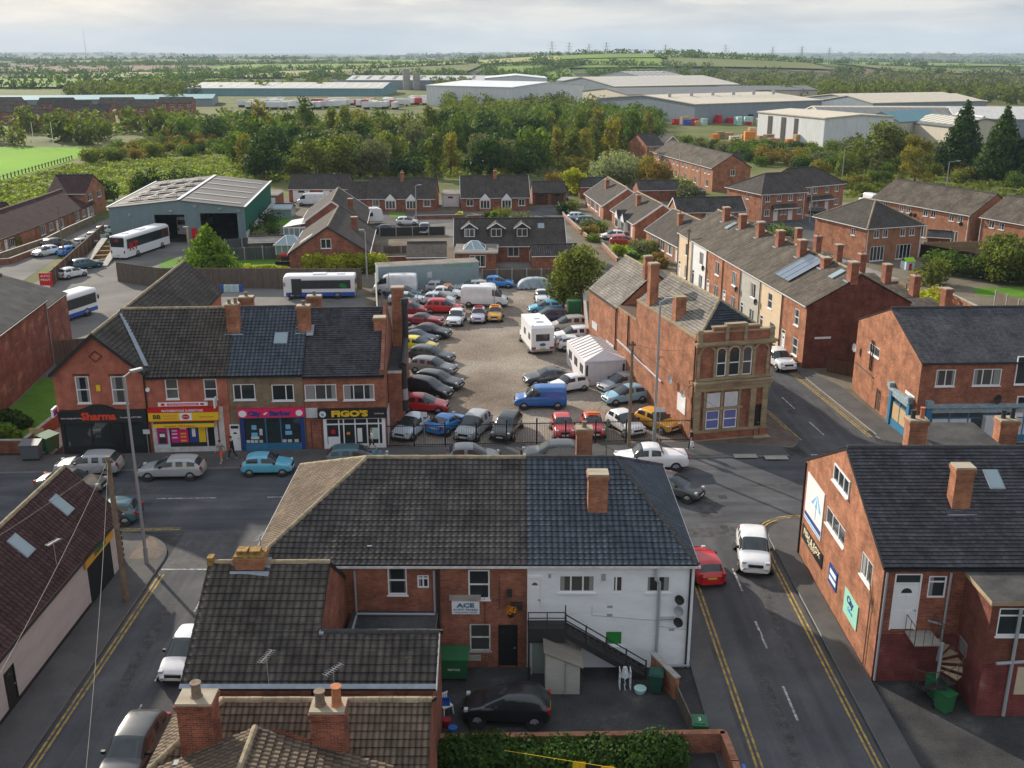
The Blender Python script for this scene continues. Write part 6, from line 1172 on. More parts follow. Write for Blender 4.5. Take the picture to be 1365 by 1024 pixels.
# ------------------------------------------------------------------ industrial estate far behind
def shed_(name, label, x, y, W, D, h, rh, rz=0, wall='clad_white', roof='roof_beige', ridge='x', stripes=0, bays=(), stripe_m='roof_dark', vents=0, cat='warehouse'):
    z0 = terr(x, y) if y > 900 else 0; t = thing(name, label, cat, (x, y, z0), R_(rz)); w = MB(); P = {'x': lambda a, b, c: (a, b, c), 'y': lambda a, b, c: (W-b, a, c)}[ridge]; LX, LY = (W, D) if ridge == 'x' else (D, W)
    w.box(0, 0, 0, W, D, h)
    for xe in (0, LX): w.poly([P(xe, 0, h), P(xe, LY, h), P(xe, LY/2, h+rh)])
    w.build('wall', wall, t); r = MB()
    slope(r, [P(-.4, -.4, h+.1), P(LX+.4, -.4, h+.1), P(LX+.4, LY/2, h+rh+.15), P(-.4, LY/2, h+rh+.15)], 0, 1, 0, .35); slope(r, [P(LX+.4, LY+.4, h+.1), P(-.4, LY+.4, h+.1), P(-.4, LY/2, h+rh+.15), P(LX+.4, LY/2, h+rh+.15)], 0, 1, 0, .35); ro = r.build('roof', roof, t)
    if stripes:
        s = MB()
        for k in range(stripes):
            xx = LX*(k+.5)/stripes; q = 1.4
            for a, b in ((LY*.08, LY*.44), (LY*.92, LY*.56)): za = h+.22+rh*min(a, LY-a)/(LY/2); zb = h+.22+rh*min(b, LY-b)/(LY/2); s.poly([P(xx-q, a, za), P(xx+q, a, za), P(xx+q, b, zb), P(xx-q, b, zb)] if a < b else [P(xx+q, a, za), P(xx-q, a, za), P(xx-q, b, zb), P(xx+q, b, zb)])
        s.build('rooflight', stripe_m, ro)
    if bays:
        b = MB()
        for (u, w_, hh) in bays: b.box(u, -.15, 0, u+w_, -.02, hh)
        b.build('loading_door', 'iron', t)
    for k in range(vents): v = MB(); v.tube((W*(k+.5)/vents, D*.35, h+rh*.5), (W*(k+.5)/vents, D*.35, h+rh*.5+2.4), .8, 8); v.build('roof_vent', 'galv', ro)
    return t
M['roof_teal'] = clad('faded teal roof', (.16, .30, .33), 2, .6, .3)
shed_('warehouse', 'long low warehouse with pale roof over a teal wall, far left centre', -224, 735, 135, 70, 5.0, 3.0, -2, 'roof_teal', 'roof_pale', stripes=16, stripe_m='sky_light')
shed_('warehouse', 'grey white warehouse behind the long low one, far left centre', -135, 870, 130, 60, 7, 3, -2, 'clad_slate', 'roof_pale', stripes=12)
t = thing('silo_tower', 'pair of grey silo towers at the end of the far left warehouse', 'silo', (-85, 860, 0)); sub(t, 'silo', lambda m: (m.tube((0, 0, 0), (0, 0, 16), 3, 12), m.tube((8, 0, 0), (8, 0, 13), 3, 12)), ['concrete'])
def shed2(name, label, a, b, h, D, *r, **k):      # a, b: photo points of the two ends of the front eave
    p = Vector(G(*a, h)); q = Vector(G(*b, h)); return shed_(name, label, p.x, p.y, (q-p).length, D, h, *r[:1], math.degrees(math.atan2(q.y-p.y, q.x-p.x)), *r[1:], **k)
W_ = 'warehouse'
shed2(W_, 'large white box warehouse with pale blue side, centre', (682, 116.6), (778, 112.5), 11, 60, 2, 'clad_white', 'clad_white', 'y')
shed2(W_, 'white warehouse standing behind the large white box', (646, 104.5), (729, 104.5), 11, 60, 2, 'clad_white', 'clad_white', 'y'); shed2(W_, 'low white annexe left of the large white box', (612, 115), (668, 116), 5, 40, 1, 'clad_white', 'roof_pale')
shed2(W_, 'beige warehouse with dark grey roof left of the open loading shed', (777, 121), (839, 126.5), 9, 75, 2.2, 'clad_beige', 'roof_dark', 'y')
shed2(W_, 'wide cream roofed factory with a long grey blue wall', (927, 139), (1096, 133.5), 8, 70, 2.5, 'clad_slate', 'roof_beige', vents=6, bays=((30, 3, 3), (50, 2, 3), (62, 3, 4)))
shed2(W_, 'open fronted cream roofed loading shed with blue inside', (869, 134.5), (926, 139), 7.5, 60, 2.5, 'clad_beige', 'roof_beige', 'y', bays=((3, 7, 6), (12, 8, 6))); shed2(W_, 'small white end block of the loading shed', (855, 133), (868, 135), 7.5, 20, .5, 'clad_white', 'clad_white')
shed2(W_, 'cream roofed warehouse with translucent strips, far centre', (820, 115.5), (986, 112.5), 8, 80, 5, 'clad_slate', 'roof_beige', stripes=18, stripe_m='roof_pale')
shed2(W_, 'green grey low roofed unit behind the wide factory', (975, 120.5), (1090, 120), 6, 40, 2, 'clad_beige', 'roof_dark'); shed2(W_, 'pale unit on the skyline of the estate behind the cream roof', (858, 103), (915, 102), 8, 60, 4, 'clad_white', 'roof_pale', stripes=8)
shed2(W_, 'blue grey unit far behind the white box warehouse', (742, 107.5), (800, 108), 6, 40, 2.5, 'clad_slate', 'roof_pale'); shed2('office_block', 'small grey office unit among the far roofs', (800, 109), (832, 108.5), 6, 30, 1, 'clad_slate', 'roof_pale', bays=((5, 30, 4),))
shed2(W_, 'long cream roofed warehouse at far right behind the saw front shed', (1165, 138), (1316, 135), 7, 60, 3, 'clad_slate', 'roof_beige', stripes=14, stripe_m='roof_pale'); shed2(W_, 'grey gabled unit between the factory and the far right shed', (1096, 133), (1164, 137.5), 8, 60, 2.5, 'clad_slate', 'roof_beige', 'y')
shed2(W_, 'white shed with dark door bays and striped cream roof behind the pallet yard', (1100, 158.5), (1400, 160), 6.5, 46, 3.2, 'clad_slate', 'roof_beige', stripes=26, stripe_m='roof_dark'); shed2(W_, 'white saw fronted end bays of the pallet yard shed', (1011, 149), (1100, 157.5), 9, 26, .8, 'clad_white', 'roof_beige', bays=((6.5, 2.5, 8), (14.5, 2.5, 8), (22, 2, 8)))
shed2('industrial_unit', 'beige unit with dark roof and pale rooflights behind the conifers', (1203, 162), (1268, 169.5), 6, 24, 2.5, 'clad_beige', 'roof_dark', stripes=8, stripe_m='sky_light'); shed2('industrial_unit', 'teal green roofed unit left of the dark roofed one', (1150, 160), (1200, 163), 6.5, 26, 3, 'clad_beige', 'roof_teal', 'y'); shed2('industrial_unit', 'navy gabled shed between the two tall conifers', (1297, 168), (1322, 168), 6, 20, 3, 'navy', 'roof_pale', 'y'); shed2('industrial_unit', 'long pale roofed unit at the far right edge', (1275, 158), (1420, 160), 7, 36, 3, 'clad_slate', 'roof_pale')
shed2(W_, 'long teal roofed works behind the red terraces, far left', (-20, 134), (283, 131.5), 4, 45, 1.5, 'clad_slate', 'roof_teal')
# red terraces far left
ORD = ['first', 'second', 'third', 'fourth', 'fifth', 'sixth', 'seventh', 'eighth', 'ninth']+['%dth' % k for k in range(10, 60)]
FT = 'rows of red brick terraces far left'
for j in range(4):
    for i in range(6):
        x = -330+i*28+j*6; y = 395+j*38+((i*7) % 3)*3
        house('terraced_block', 'far red brick terrace, %s from the left in the %s row past the playing field' % (ORD[i], ['nearest', 'second', 'third', 'farthest'][j]), 'house', (x, y), (x+16, y+1), 9, 5, 2.6, wall='brick_red', rmat='tile_mid' if (i+j) % 3 else 'tile_plain', over=.2, gutter=None, group=FT, ops={'f': [('@c2', 2+k*4.0, 3.2, 1.6, 1.2) for k in range(4)]+[('@c2', 2+k*4.0, .8, 1.8, 1.3) for k in range(4)]})
# ------------------------------------------------------------------ vehicles
def smooth_split(bm_v, bm_f, bm_m, levels=2):
    me = bpy.data.meshes.new('tmp'); me.from_pydata(bm_v, [], bm_f); o = bpy.data.objects.new('tmp', me); C.objects.link(o)
    me.polygons.foreach_set('material_index', bm_m)
    for _ in range(4): me.materials.append(M['black'])
    md = o.modifiers.new('s', 'SUBSURF'); md.levels = levels; md.subdivision_type = 'CATMULL_CLARK'
    dg = bpy.context.evaluated_depsgraph_get(); ev = bpy.data.meshes.new_from_object(o.evaluated_get(dg)); bpy.data.objects.remove(o)
    out = {}
    for mi in set(bm_m):
        idx = {}; V = []; F = []
        for p in ev.polygons:
            if p.material_index != mi: continue
            f = []
            for k in p.vertices:
                if k not in idx: idx[k] = len(V); V.append(tuple(ev.vertices[k].co))
                f.append(idx[k])
            F.append(f)
        out[mi] = (V, F)
    return out
def rawmesh(name, vf, mats):
    me = bpy.data.meshes.new(name); me.from_pydata(vf[0], [], vf[1]); me.polygons.foreach_set('use_smooth', [True]*len(vf[1]))
    for k in mats: me.materials.append(M[k] if isinstance(k, str) else k)
    me.update(); return me
# (x, width factor, belt, roof z, roof width factor, interval flag)   normalised for length 1, width 1, height 1 scaled per kind
T_ = {
 'hatch': ((3.95, 1.70, 1.48), [(0, .80, .50, .50, .8, 'b'), (.012, .92, .58, .58, .8, 'b'), (.03, .96, .62, .64, .85, 'g'), (.115, .98, .64, .94, .80, 's'), (.20, 1, .635, .985, .80, 's'), (.345, 1, .63, 1.0, .80, 'b'), (.365, 1, .63, 1.0, .80, 's'), (.50, 1, .61, .975, .78, 'G'), (.54, 1, .61, .93, .78, 'G'), (.765, .99, .60, .62, .84, 'b'), (.79, .985, .585, .60, .84, 'b'), (.90, .94, .52, .54, .80, 'b'), (.965, .86, .44, .455, .75, 'b'), (1, .70, .33, .33, .65, 'b')]),
 'estate': ((4.55, 1.76, 1.48), [(0, .82, .52, .52, .8, 'b'), (.012, .93, .60, .60, .8, 'b'), (.025, .97, .63, .65, .85, 'g'), (.085, .98, .64, .95, .82, 's'), (.24, 1, .64, 1.0, .80, 'b'), (.255, 1, .64, 1.0, .8, 's'), (.405, 1, .63, 1.0, .80, 'b'), (.42, 1, .63, 1.0, .80, 's'), (.53, 1, .62, .97, .78, 'G'), (.57, 1, .62, .92, .78, 'G'), (.745, .99, .60, .62, .84, 'b'), (.77, .985, .585, .60, .84, 'b'), (.91, .94, .52, .54, .80, 'b'), (.97, .86, .43, .445, .75, 'b'), (1, .78, .36, .36, .7, 'b')]),
 'saloon': ((4.6, 1.76, 1.42), [(0, .82, .50, .50, .8, 'b'), (.012, .93, .62, .62, .8, 'b'), (.03, .96, .66, .67, .85, 'b'), (.15, .97, .67, .69, .84, 'g'), (.27, .98, .66, .95, .78, 's'), (.40, 1, .65, 1.0, .78, 'b'), (.415, 1, .65, 1.0, .78, 's'), (.55, 1, .64, .98, .78, 'G'), (.59, 1, .64, .93, .78, 'G'), (.73, .99, .65, .67, .85, 'b'), (.755, .99, .63, .64, .85, 'b'), (.92, .95, .56, .57, .85, 'b'), (.985, .88, .45, .46, .8, 'b'), (1, .78, .36, .36, .7, 'b')]),
 'coupe': ((4.1, 1.78, 1.34), [(0, .82, .50, .50, .8, 'b'), (.02, .93, .64, .64, .8, 'b'), (.06, .96, .68, .70, .84, 'g'), (.30, .98, .67, .97, .74, 's'), (.42, 1, .66, 1.0, .74, 's'), (.50, 1, .65, .98, .74, 'G'), (.54, 1, .65, .93, .74, 'G'), (.68, .99, .66, .69, .85, 'b'), (.71, .99, .65, .66, .85, 'b'), (.92, .95, .56, .57, .85, 'b'), (.985, .88, .44, .45, .8, 'b'), (1, .78, .36, .36, .7, 'b')]),
 'convertible': ((4.4, 1.72, 1.30), [(0, .82, .50, .50, .8, 'b'), (.012, .93, .66, .66, .8, 'b'), (.03, .96, .70, .71, .85, 'b'), (.26, .98, .70, .72, .80, 't'), (.29, .98, .70, .99, .72, 't'), (.52, 1, .69, 1.0, .74, 'G'), (.55, 1, .68, .95, .74, 'G'), (.66, .99, .69, .71, .85, 'b'), (.69, .99, .68, .69, .85, 'b'), (.95, .95, .62, .63, .85, 'b'), (.99, .88, .5, .5, .8, 'b'), (1, .80, .40, .40, .7, 'b')]),
 'suv': ((4.5, 1.84, 1.66), [(0, .84, .50, .50, .8, 'b'), (.012, .94, .60, .60, .8, 'b'), (.025, .98, .63, .65, .85, 'g'), (.09, .99, .64, .95, .84, 's'), (.24, 1, .64, 1.0, .82, 'b'), (.255, 1, .64, 1.0, .82, 's'), (.405, 1, .64, 1.0, .82, 'b'), (.42, 1, .64, 1.0, .82, 's'), (.54, 1, .63, .97, .79, 'G'), (.58, 1, .63, .92, .79, 'G'), (.735, .99, .63, .65, .85, 'b'), (.76, .985, .62, .635, .85, 'b'), (.91, .95, .57, .59, .82, 'b'), (.972, .88, .49, .50, .78, 'b'), (1, .82, .38, .38, .7, 'b')]),
 'mpv': ((4.35, 1.76, 1.66), [(0, .84, .50, .50, .8, 'b'), (.012, .94, .56, .56, .8, 'b'), (.025, .97, .58, .60, .85, 'g'), (.08, .98, .59, .95, .84, 's'), (.22, 1, .59, 1.0, .82, 'b'), (.235, 1, .59, 1.0, .82, 's'), (.42, 1, .58, 1.0, .82, 'b'), (.435, 1, .58, 1.0, .82, 's'), (.56, 1, .57, .965, .79, 'G'), (.60, 1, .57, .92, .79, 'G'), (.80, .99, .56, .59, .84, 'b'), (.82, .98, .55, .565, .84, 'b'), (.93, .92, .49, .50, .82, 'b'), (.975, .84, .41, .42, .75, 'b'), (1, .80, .34, .34, .7, 'b')]),
 'mini': ((3.6, 1.64, 1.44), [(0, .82, .48, .48, .8, 'b'), (.014, .92, .58, .58, .8, 'b'), (.035, .96, .62, .64, .85, 'g'), (.11, .98, .64, .93, .80, 's'), (.22, 1, .64, .985, .80, 's'), (.37, 1, .64, 1.0, .80, 'b'), (.39, 1, .64, 1.0, .80, 's'), (.55, 1, .63, .97, .79, 'G'), (.59, 1, .63, .93, .79, 'G'), (.71, .99, .65, .68, .85, 'b'), (.735, .99, .64, .65, .85, 'b'), (.93, .94, .58, .59, .85, 'b'), (.988, .88, .46, .47, .8, 'b'), (1, .78, .36, .36, .7, 'b')]),
 'van': ((4.4, 1.76, 1.86), [(0, .90, .50, .50, .8, 'b'), (.006, .97, .54, .97, .86, 'b'), (.03, .98, .55, 1.0, .86, 'b'), (.30, 1, .55, 1.0, .86, 'b'), (.47, 1, .55, 1.0, .86, 'b'), (.485, 1, .54, 1.0, .86, 's'), (.63, 1, .53, .96, .82, 'G'), (.66, 1, .53, .91, .82, 'G'), (.80, .99, .54, .57, .85, 'b'), (.82, .99, .53, .54, .86, 'b'), (.94, .95, .47, .48, .86, 'b'), (.988, .88, .38, .38, .8, 'b'), (1, .80, .30, .30, .7, 'b')]),
 'bigvan': ((5.5, 2.0, 2.45), [(0, .92, .50, .50, .8, 'b'), (.005, .98, .54, .97, .90, 'b'), (.03, .99, .54, 1.0, .90, 'b'), (.35, 1, .54, 1.0, .90, 'b'), (.64, 1, .53, 1.0, .90, 'b'), (.66, 1, .50, .99, .88, 's'), (.76, 1, .49, .90, .84, 'G'), (.79, 1, .49, .84, .82, 'G'), (.885, .99, .50, .53, .85, 'b'), (.90, .99, .49, .50, .86, 'b'), (.96, .95, .43, .44, .86, 'b'), (.99, .88, .34, .34, .8, 'b'), (1, .82, .26, .26, .7, 'b')]),
 'pickup': ((5.3, 1.88, 1.80), [(0, .90, .52, .52, .8, 'b'), (.008, .97, .60, .64, .9, 'b'), (.03, .98, .62, .68, .9, 'b'), (.30, .99, .63, .73, .88, 'b'), (.335, .99, .63, .74, .86, 'g'), (.37, .99, .63, .95, .80, 's'), (.44, 1, .62, 1.0, .80, 's'), (.515, 1, .62, 1.0, .80, 'b'), (.53, 1, .62, 1.0, .80, 's'), (.63, 1, .61, .97, .80, 'G'), (.66, 1, .61, .92, .80, 'G'), (.755, .99, .62, .64, .85, 'b'), (.775, .99, .61, .62, .86, 'b'), (.94, .96, .57, .58, .86, 'b'), (.99, .90, .46, .46, .8, 'b'), (1, .82, .36, .36, .7, 'b')]),
}
def parked(name, label, cat):
    pass
PC = {}
def wheel_mesh(r, w=.2):
    m = MB(); n = 20
    m.tube((0, -w, 0), (0, .012, 0), r, n); m.tube((0, -.03, .0), (0, .004, .02), r+.075, n)      # tyre and dark arch behind it
    t = m.mesh('wheel', ['blackmatt']); k = MB(); k.tube((0, -.05, 0), (0, .02, 0), r*.64, 14)
    for a in range(5): an = a*2*math.pi/5; k.bar((0, .026, 0), (math.cos(an)*r*.6, .026, math.sin(an)*r*.6), .06, .02, 1)
    return t, k.mesh('rim', ['galv', 'silver_rim'])
M['silver_rim'] = flat('alloy rim', (.45, .46, .48), .35, .5, .6); M['carglass'] = glassmat('car glass', (.022, .030, .033), .05); M['taillight'] = flat('tail lamp', (.35, .008, .010), .25, .6); M['headlight'] = flat('head lamp', (.50, .52, .54), .15, .8)
M['plate_w'] = flat('white number plate', (.65, .65, .62), .5); M['plate_y'] = flat('yellow number plate', (.65, .48, .03), .5); M['softtop'] = flat('canvas hood', (.10, .085, .075), .9)
M['paint_x'] = paint('car paint', (.5, .5, .5))
def car_proto(kind):
    (L, W, H), st = T_[kind]; w = W/2; V = []; F = []; Mi = []; nr = 9; zb = .20 if kind not in ('suv', 'pickup', 'bigvan') else .28
    for (x, wf, be, zr, wr, fl) in st:
        x = x*L; be *= H; zr *= H; W_ = w*wf; lo = zb+(.10 if x < .1 or x > L-.1 else 0); cab = zr > be*1.12
        mid = lo+(be-lo)*.45
        half = [(0, lo), (W_*.85, lo), (W_*.985, lo+.09), (W_*1.0, mid), (W_*.985, be-.08), (W_*.93, be)]
        if cab: half += [(W_*wr+(W_*.93-W_*wr)*.12, zr-.07), (W_*wr*.78, zr-.005), (0, zr+.02)]
        else: half += [(W_*wr*.92, max(zr, be)-.0), (W_*wr*.55, max(zr, be)+.02), (0, max(zr, be)+.03)]
        for y, z in half: V.append((x, y, z))
        for y, z in half[1:-1]: V.append((x, -y, z))
    per = nr+nr-2
    def vid(i, j, s):  # s=0 right side(+y) , 1 left
        if j == 0: return i*per
        if j == nr-1: return i*per+nr-1
        return i*per+j if s == 0 else i*per+nr+j-1
    for i in range(len(st)-1):
        fl = st[i][5]
        for j in range(nr-1):
            for s in (0, 1):
                q = [vid(i, j, s), vid(i+1, j, s), vid(i+1, j+1, s), vid(i, j+1, s)]; q = list(dict.fromkeys(q))
                mi = 0
                if j <= 1: mi = 2
                if fl == 's' and j == 5: mi = 1
                if fl == 'g' and j >= 6: mi = 1
                if fl == 'G' and j >= 5: mi = 1
                if fl == 't' and j >= 5: mi = 3
                F.append(q if s == 0 else q[::-1]); Mi.append(mi)
    for i, rev in ((0, True), (len(st)-1, False)):
        ring = [vid(i, j, 0) for j in range(nr)]+[vid(i, j, 1) for j in range(nr-2, 0, -1)]
        # fan as quads strip
        for j in range(nr-1):
            a, b = vid(i, j, 0), vid(i, j+1, 0); c, d = vid(i, j+1, 1), vid(i, j, 1); q = list(dict.fromkeys([a, b, c, d]))
            if len(q) > 2: F.append(q if not rev else q[::-1]); Mi.append(0)
    sp = smooth_split(V, F, Mi)
    t = thing('parked_car', 'car', 'car'); off = -L/2
    b0 = rawmesh('body', sp[0], ['paint_x']); o = link('body', b0, t, (off, 0, 0)); o.material_slots[0].link = 'OBJECT'; o.material_slots[0].material = M['paint_x']
    link('windows', rawmesh('windows', sp[1], ['carglass']), t, (off, 0, 0))
    if 2 in sp: link('sill_trim', rawmesh('sill_trim', sp[2], ['blackmatt']), t, (off, 0, 0))
    if 3 in sp: link('soft_top', rawmesh('soft_top', sp[3], ['softtop']), t, (off, 0, 0))
    r = {'suv': .36, 'pickup': .38, 'bigvan': .35, 'mini': .28}.get(kind, .315); wm, rm = wheel_mesh(r)
    for x in (L*.175, L*.815):
        for s in (1, -1):
            wo = link('wheel', wm, t, (off+x, s*(w*.985), r), 0 if s == 1 else math.pi); link('rim', rm, wo)
    def lamp(nm, mat, x0, x1, y0, y1, z0, z1):
        for s in (1, -1):
            m = MB(); m.box(x0, min(s*y0, s*y1), z0, x1, max(s*y0, s*y1), z1); o = m.build(nm, mat, t, (off, 0, 0))
    zf = st[-3][2]*H; zrr = st[2][2]*H
    if kind in ('van', 'bigvan'): zrr = .62*H*.8
    lamp('headlight', 'headlight', L*.925, L*.968, w*.60, w*.84, zf-.11, zf+.015); lamp('tail_light', 'taillight', -.0, .13, w*.66, w*.92, zrr-.22, zrr+.02)
    m = MB(); m.box(L-.03, -.26, .42, L+.015, .26, .53); m.build('number_plate', 'plate_w', t, (off, 0, 0)); m = MB(); m.box(-.015, -.26, zrr-.30, .04, .26, zrr-.19); m.build('number_plate', 'plate_y', t, (off, 0, 0))
    m = MB(); m.box(L*.978, -w*.45, zf-.24, L+.003, w*.45, zf-.10); m.box(L*.985, -w*.6, .26, L+.002, w*.6, .38); m.build('grille', 'blackmatt', t, (off, 0, 0))
    xm = [s[0] for s in st if s[5] == 'G'][0]*L+.35; zm = .64*H
    for s in (1, -1): m = MB(); m.box(xm, min(s*w*.95, s*w*1.13), zm, xm+.13, max(s*w*.95, s*w*1.13), zm+.14); mo = m.build('mirror', 'black', t, (off, 0, 0))
    t['L'] = L; del t['L']
    return t
COL = {'white': (.70, .71, .72), 'silver': (.33, .35, .36), 'grey': (.16, .17, .18), 'dark': (.045, .05, .055), 'black': (.012, .013, .015), 'red': (.50, .015, .02), 'darkred': (.28, .015, .03), 'yellow': (.72, .56, .02), 'gold': (.62, .30, .02), 'blue': (.02, .22, .62), 'royal': (.006, .11, .38), 'sky': (.10, .40, .55), 'paleblue': (.22, .42, .55), 'navy': (.012, .02, .07), 'teal': (.03, .10, .13), 'olive': (.13, .12, .10), 'beige': (.38, .35, .30), 'lilac': (.52, .48, .58), 'icy': (.48, .56, .62)}
for k, c in COL.items(): M['car_'+k] = paint(k+' car paint', c)
used_proto = {}
def car(kind, colr, px, py, hd, label, group=None, cat='car', name=None, z=.03, xy=None):
    x, y = xy if xy else G(px, py, 0)
    if kind not in used_proto: used_proto[kind] = t = car_proto(kind)
    else: t = copy_thing(used_proto[kind], (x, y, z), 0)
    t.location = (x, y, z); t.rotation_euler = (0, 0, R_(hd)); t.name = name or {'van': 'van', 'bigvan': 'van', 'pickup': 'pickup_truck'}.get(kind, 'parked_car'); t['label'] = label; t['category'] = cat
    if group: t['group'] = group
    elif 'group' in t: del t['group']
    for ch in t.children:
        if ch.name.startswith('body'): ch.material_slots[0].material = M['car_'+colr]
    return t
CP = 'cars parked in the gravel car park'; CS = 'cars along the street'; CY = 'cars on the far left street and in the bus yard'; CE = 'cars on the estate drives'
for a in [('hatch', 'yellow', 559, 468, -18, 'bright yellow hatchback in the left row of the car park'), ('estate', 'dark', 576, 481, -20, 'dark grey estate just in front of the yellow hatchback'), ('estate', 'grey', 578, 497, -20, 'blue grey estate, second in front of the yellow hatchback'),
          ('estate', 'dark', 585, 516, -22, 'charcoal estate between the blue grey estate and the black people carrier'), ('mpv', 'black', 571, 528, -24, 'black people carrier directly behind the bright red hatchback'), ('hatch', 'red', 567, 548, -6, 'bright red hatchback near the railings at the left of the car park'),
          ('hatch', 'icy', 548, 579, -112, 'pale silver blue hatchback in the front left corner behind the railings'), ('coupe', 'blue', 597, 572, 60, 'bright blue coupe seen from behind beside the railings'), ('mpv', 'silver', 631, 579, -110, 'silver people carrier facing the railings'),
          ('estate', 'black', 675, 578, -103, 'black car facing the railings left of the gate'), ('mini', 'red', 750, 578, -86, 'small old red car facing the railings, without roof sign'), ('mini', 'red', 790, 577, -86, 'small red car with an orange board on its roof'),
          ('hatch', 'white', 834, 574, -66, 'white hatchback angled towards the railings left of the gold car'), ('hatch', 'gold', 876, 571, -52, 'golden orange hatchback in the front right corner'), ('hatch', 'paleblue', 832, 536, 202, 'light blue hatchback by the brick hall wall'), ('hatch', 'silver', 824, 520, 212, 'silver hatchback behind the light blue one'),
          ('mini', 'white', 757, 521, 208, 'small white car between dark saloon and blue van'), ('saloon', 'dark', 731, 511, 194, 'dark green black saloon in front of the white tent'), ('hatch', 'white', 768, 466, 6, 'white hatchback with orange roof sign behind the tent'), ('suv', 'white', 763, 456, 192, 'white crossover between the beige people carrier and white hatchback'),
          ('mpv', 'beige', 757, 441, 190, 'beige grey people carrier in the right row'), ('mpv', 'navy', 732, 430, 190, 'navy blue people carrier in the right row'), ('hatch', 'sky', 726, 417, 188, 'turquoise blue hatchback at the top of the right row'), ('saloon', 'white', 723, 402, -90, 'old white car facing us below the leafy tree'),
          ('hatch', 'blue', 665, 383, -2, 'bright blue hatchback by the back fence'), ('suv', 'white', 641, 396, 186, 'white crossover with dark windows behind the white van'), ('estate', 'silver', 629, 389, 184, 'silver estate car right against the container'), ('hatch', 'silver', 588, 390, -4, 'silver blue hatchback in front of the container notice'),
          ('mini', 'white', 597, 397, -6, 'small white car with a roof board in the back rows'), ('hatch', 'icy', 586, 406, -6, 'pale hatchback behind the red people carrier'), ('mpv', 'red', 592, 417, -4, 'red people carrier in the back left group'), ('hatch', 'darkred', 550, 419, -10, 'dark red hatchback left of the red people carrier'),
          ('saloon', 'icy', 543, 405, -2, 'pale blue white saloon behind the dark red hatchback'), ('saloon', 'teal', 539, 397, -3, 'dark teal saloon in front of the high roof van'), ('convertible', 'darkred', 565, 433, -13, 'old dark red convertible with canvas hood'), ('saloon', 'black', 573, 449, -17, 'black saloon in front of the convertible'),
          ('coupe', 'navy', 558, 457, -20, 'dark navy car directly behind the yellow hatchback'), ('hatch', 'white', 608, 431, -96, 'white hatchback facing us in the middle of the car park'), ('mini', 'lilac', 638, 428, -92, 'pale lilac small car with red roof board'), ('mini', 'gold', 660, 426, -92, 'golden yellow small car with taxi sign')]: car(*a, group=CP)
for a in [('van', 'royal', 720, 542, 181, 'blue panel van parked beside the small white car'), ('bigvan', 'white', 646, 408, -3, 'white panel van at the back of the car park'), ('bigvan', 'white', 527, 391, 181, 'high roof white van in front of the container')]: car(*a, group=CP, cat='van')
for a in [('estate', 'silver', 230, 635, 182, 'silver car with dark roof outside the superstore'), ('mini', 'sky', 358, 630, 2, 'light blue small car outside the barber'), ('estate', 'teal', 478, 620, 2, 'dark teal estate half hidden by the roof ridge outside the pizza shop'), ('hatch', 'grey', 632, 618, 2, 'grey hatchback behind the tiled ridge, below the railings'),
          ('suv', 'dark', 735, 617, 182, 'dark crossover with grey roof left of the ridge chimney'), ('hatch', 'dark', 899, 660, -32, 'dark grey hatchback half hidden behind the right roof hip'), ('hatch', 'red', 935, 764, 97, 'red hatchback with its tail towards us beside the white painted house'), ('suv', 'white', 1003, 748, -99, 'white crossover driving towards us down the side street'),
          ('suv', 'silver', 120, 632, 183, 'silver crossover parked outside the takeaway'), ('saloon', 'olive', 98, 654, -4, 'olive brown old car behind the workshop roof'), ('hatch', 'teal', 147, 694, 180, 'dark car with lit red tail lamp behind the lamp post'), ('hatch', 'white', 250, 886, -92, 'white car half hidden by the tiled roof on the left side street'),
          ('suv', 'dark', 180, 1022, -92, 'dark crossover cut by the bottom edge of the picture'), ('suv', 'white', 1038, 489, -80, 'white crossover parked beside the old bank')]: car(*a, group=CS)
car('pickup', 'white', 866, 624, 181, 'white double cab pickup truck parked outside the railings', cat='pickup truck', group=CS)
car('hatch', 'black', 0, 0, 177, 'black small car parked in the dark rear yard', xy=(-.25, 39.3), group=CS)
for a in [('hatch', 'white', 97, 370, 62, 'white hatchback at the near end of the brown fence'), ('estate', 'teal', 115, 358, 50, 'dark teal estate next to the ramps'), ('hatch', 'white', 61, 341, 235, 'white saloon driving towards us on the far left street'), ('suv', 'dark', 76, 331, 62, 'dark four wheel drive behind the white saloon'),
          ('hatch', 'blue', 95, 340, 66, 'blue car just behind the brown fence'), ('hatch', 'silver', 115, 329, 66, 'silver car behind the middle of the brown fence'), ('hatch', 'icy', 131, 320, 70, 'pale blue car behind the far part of the fence'), ('hatch', 'white', 142, 312, 72, 'white car farthest up the left street'), ('hatch', 'white', 233, 371, 200, 'white car half hidden by the rear roof in the bus yard'), ('hatch', 'white', 40, 405, 10, 'white car behind the brick hall')]: car(*a, group=CY)
for a in [('hatch', 'white', 543, 300, 4, 'white hatchback on the estate in front of the left bungalow pair'), ('suv', 'silver', 566, 311, -88, 'silver four wheel drive facing us on the estate'), ('hatch', 'black', 509, 311, 184, 'black hatchback beside the gable fronted bungalow'), ('estate', 'icy', 773, 294, 4, 'pale blue estate on the far bungalow drive'), ('estate', 'teal', 785, 299, 0, 'teal blue estate in front of the pale one'),
          ('hatch', 'white', 816, 319, 184, 'white hatchback beside the red car on the drive'), ('estate', 'red', 832, 326, 0, 'red estate on the block paved drive'), ('suv', 'dark', 751, 267, -92, 'dark four wheel drive beside the double garage'), ('hatch', 'teal', 1020, 306, -4, 'dark teal car in front of the canopy house'), ('suv', 'black', 1094, 288, -14, 'black car below the second canopy house'), ('hatch', 'icy', 927, 258, 5, 'pale blue car near the long brick block')]: car(*a, group=CE)
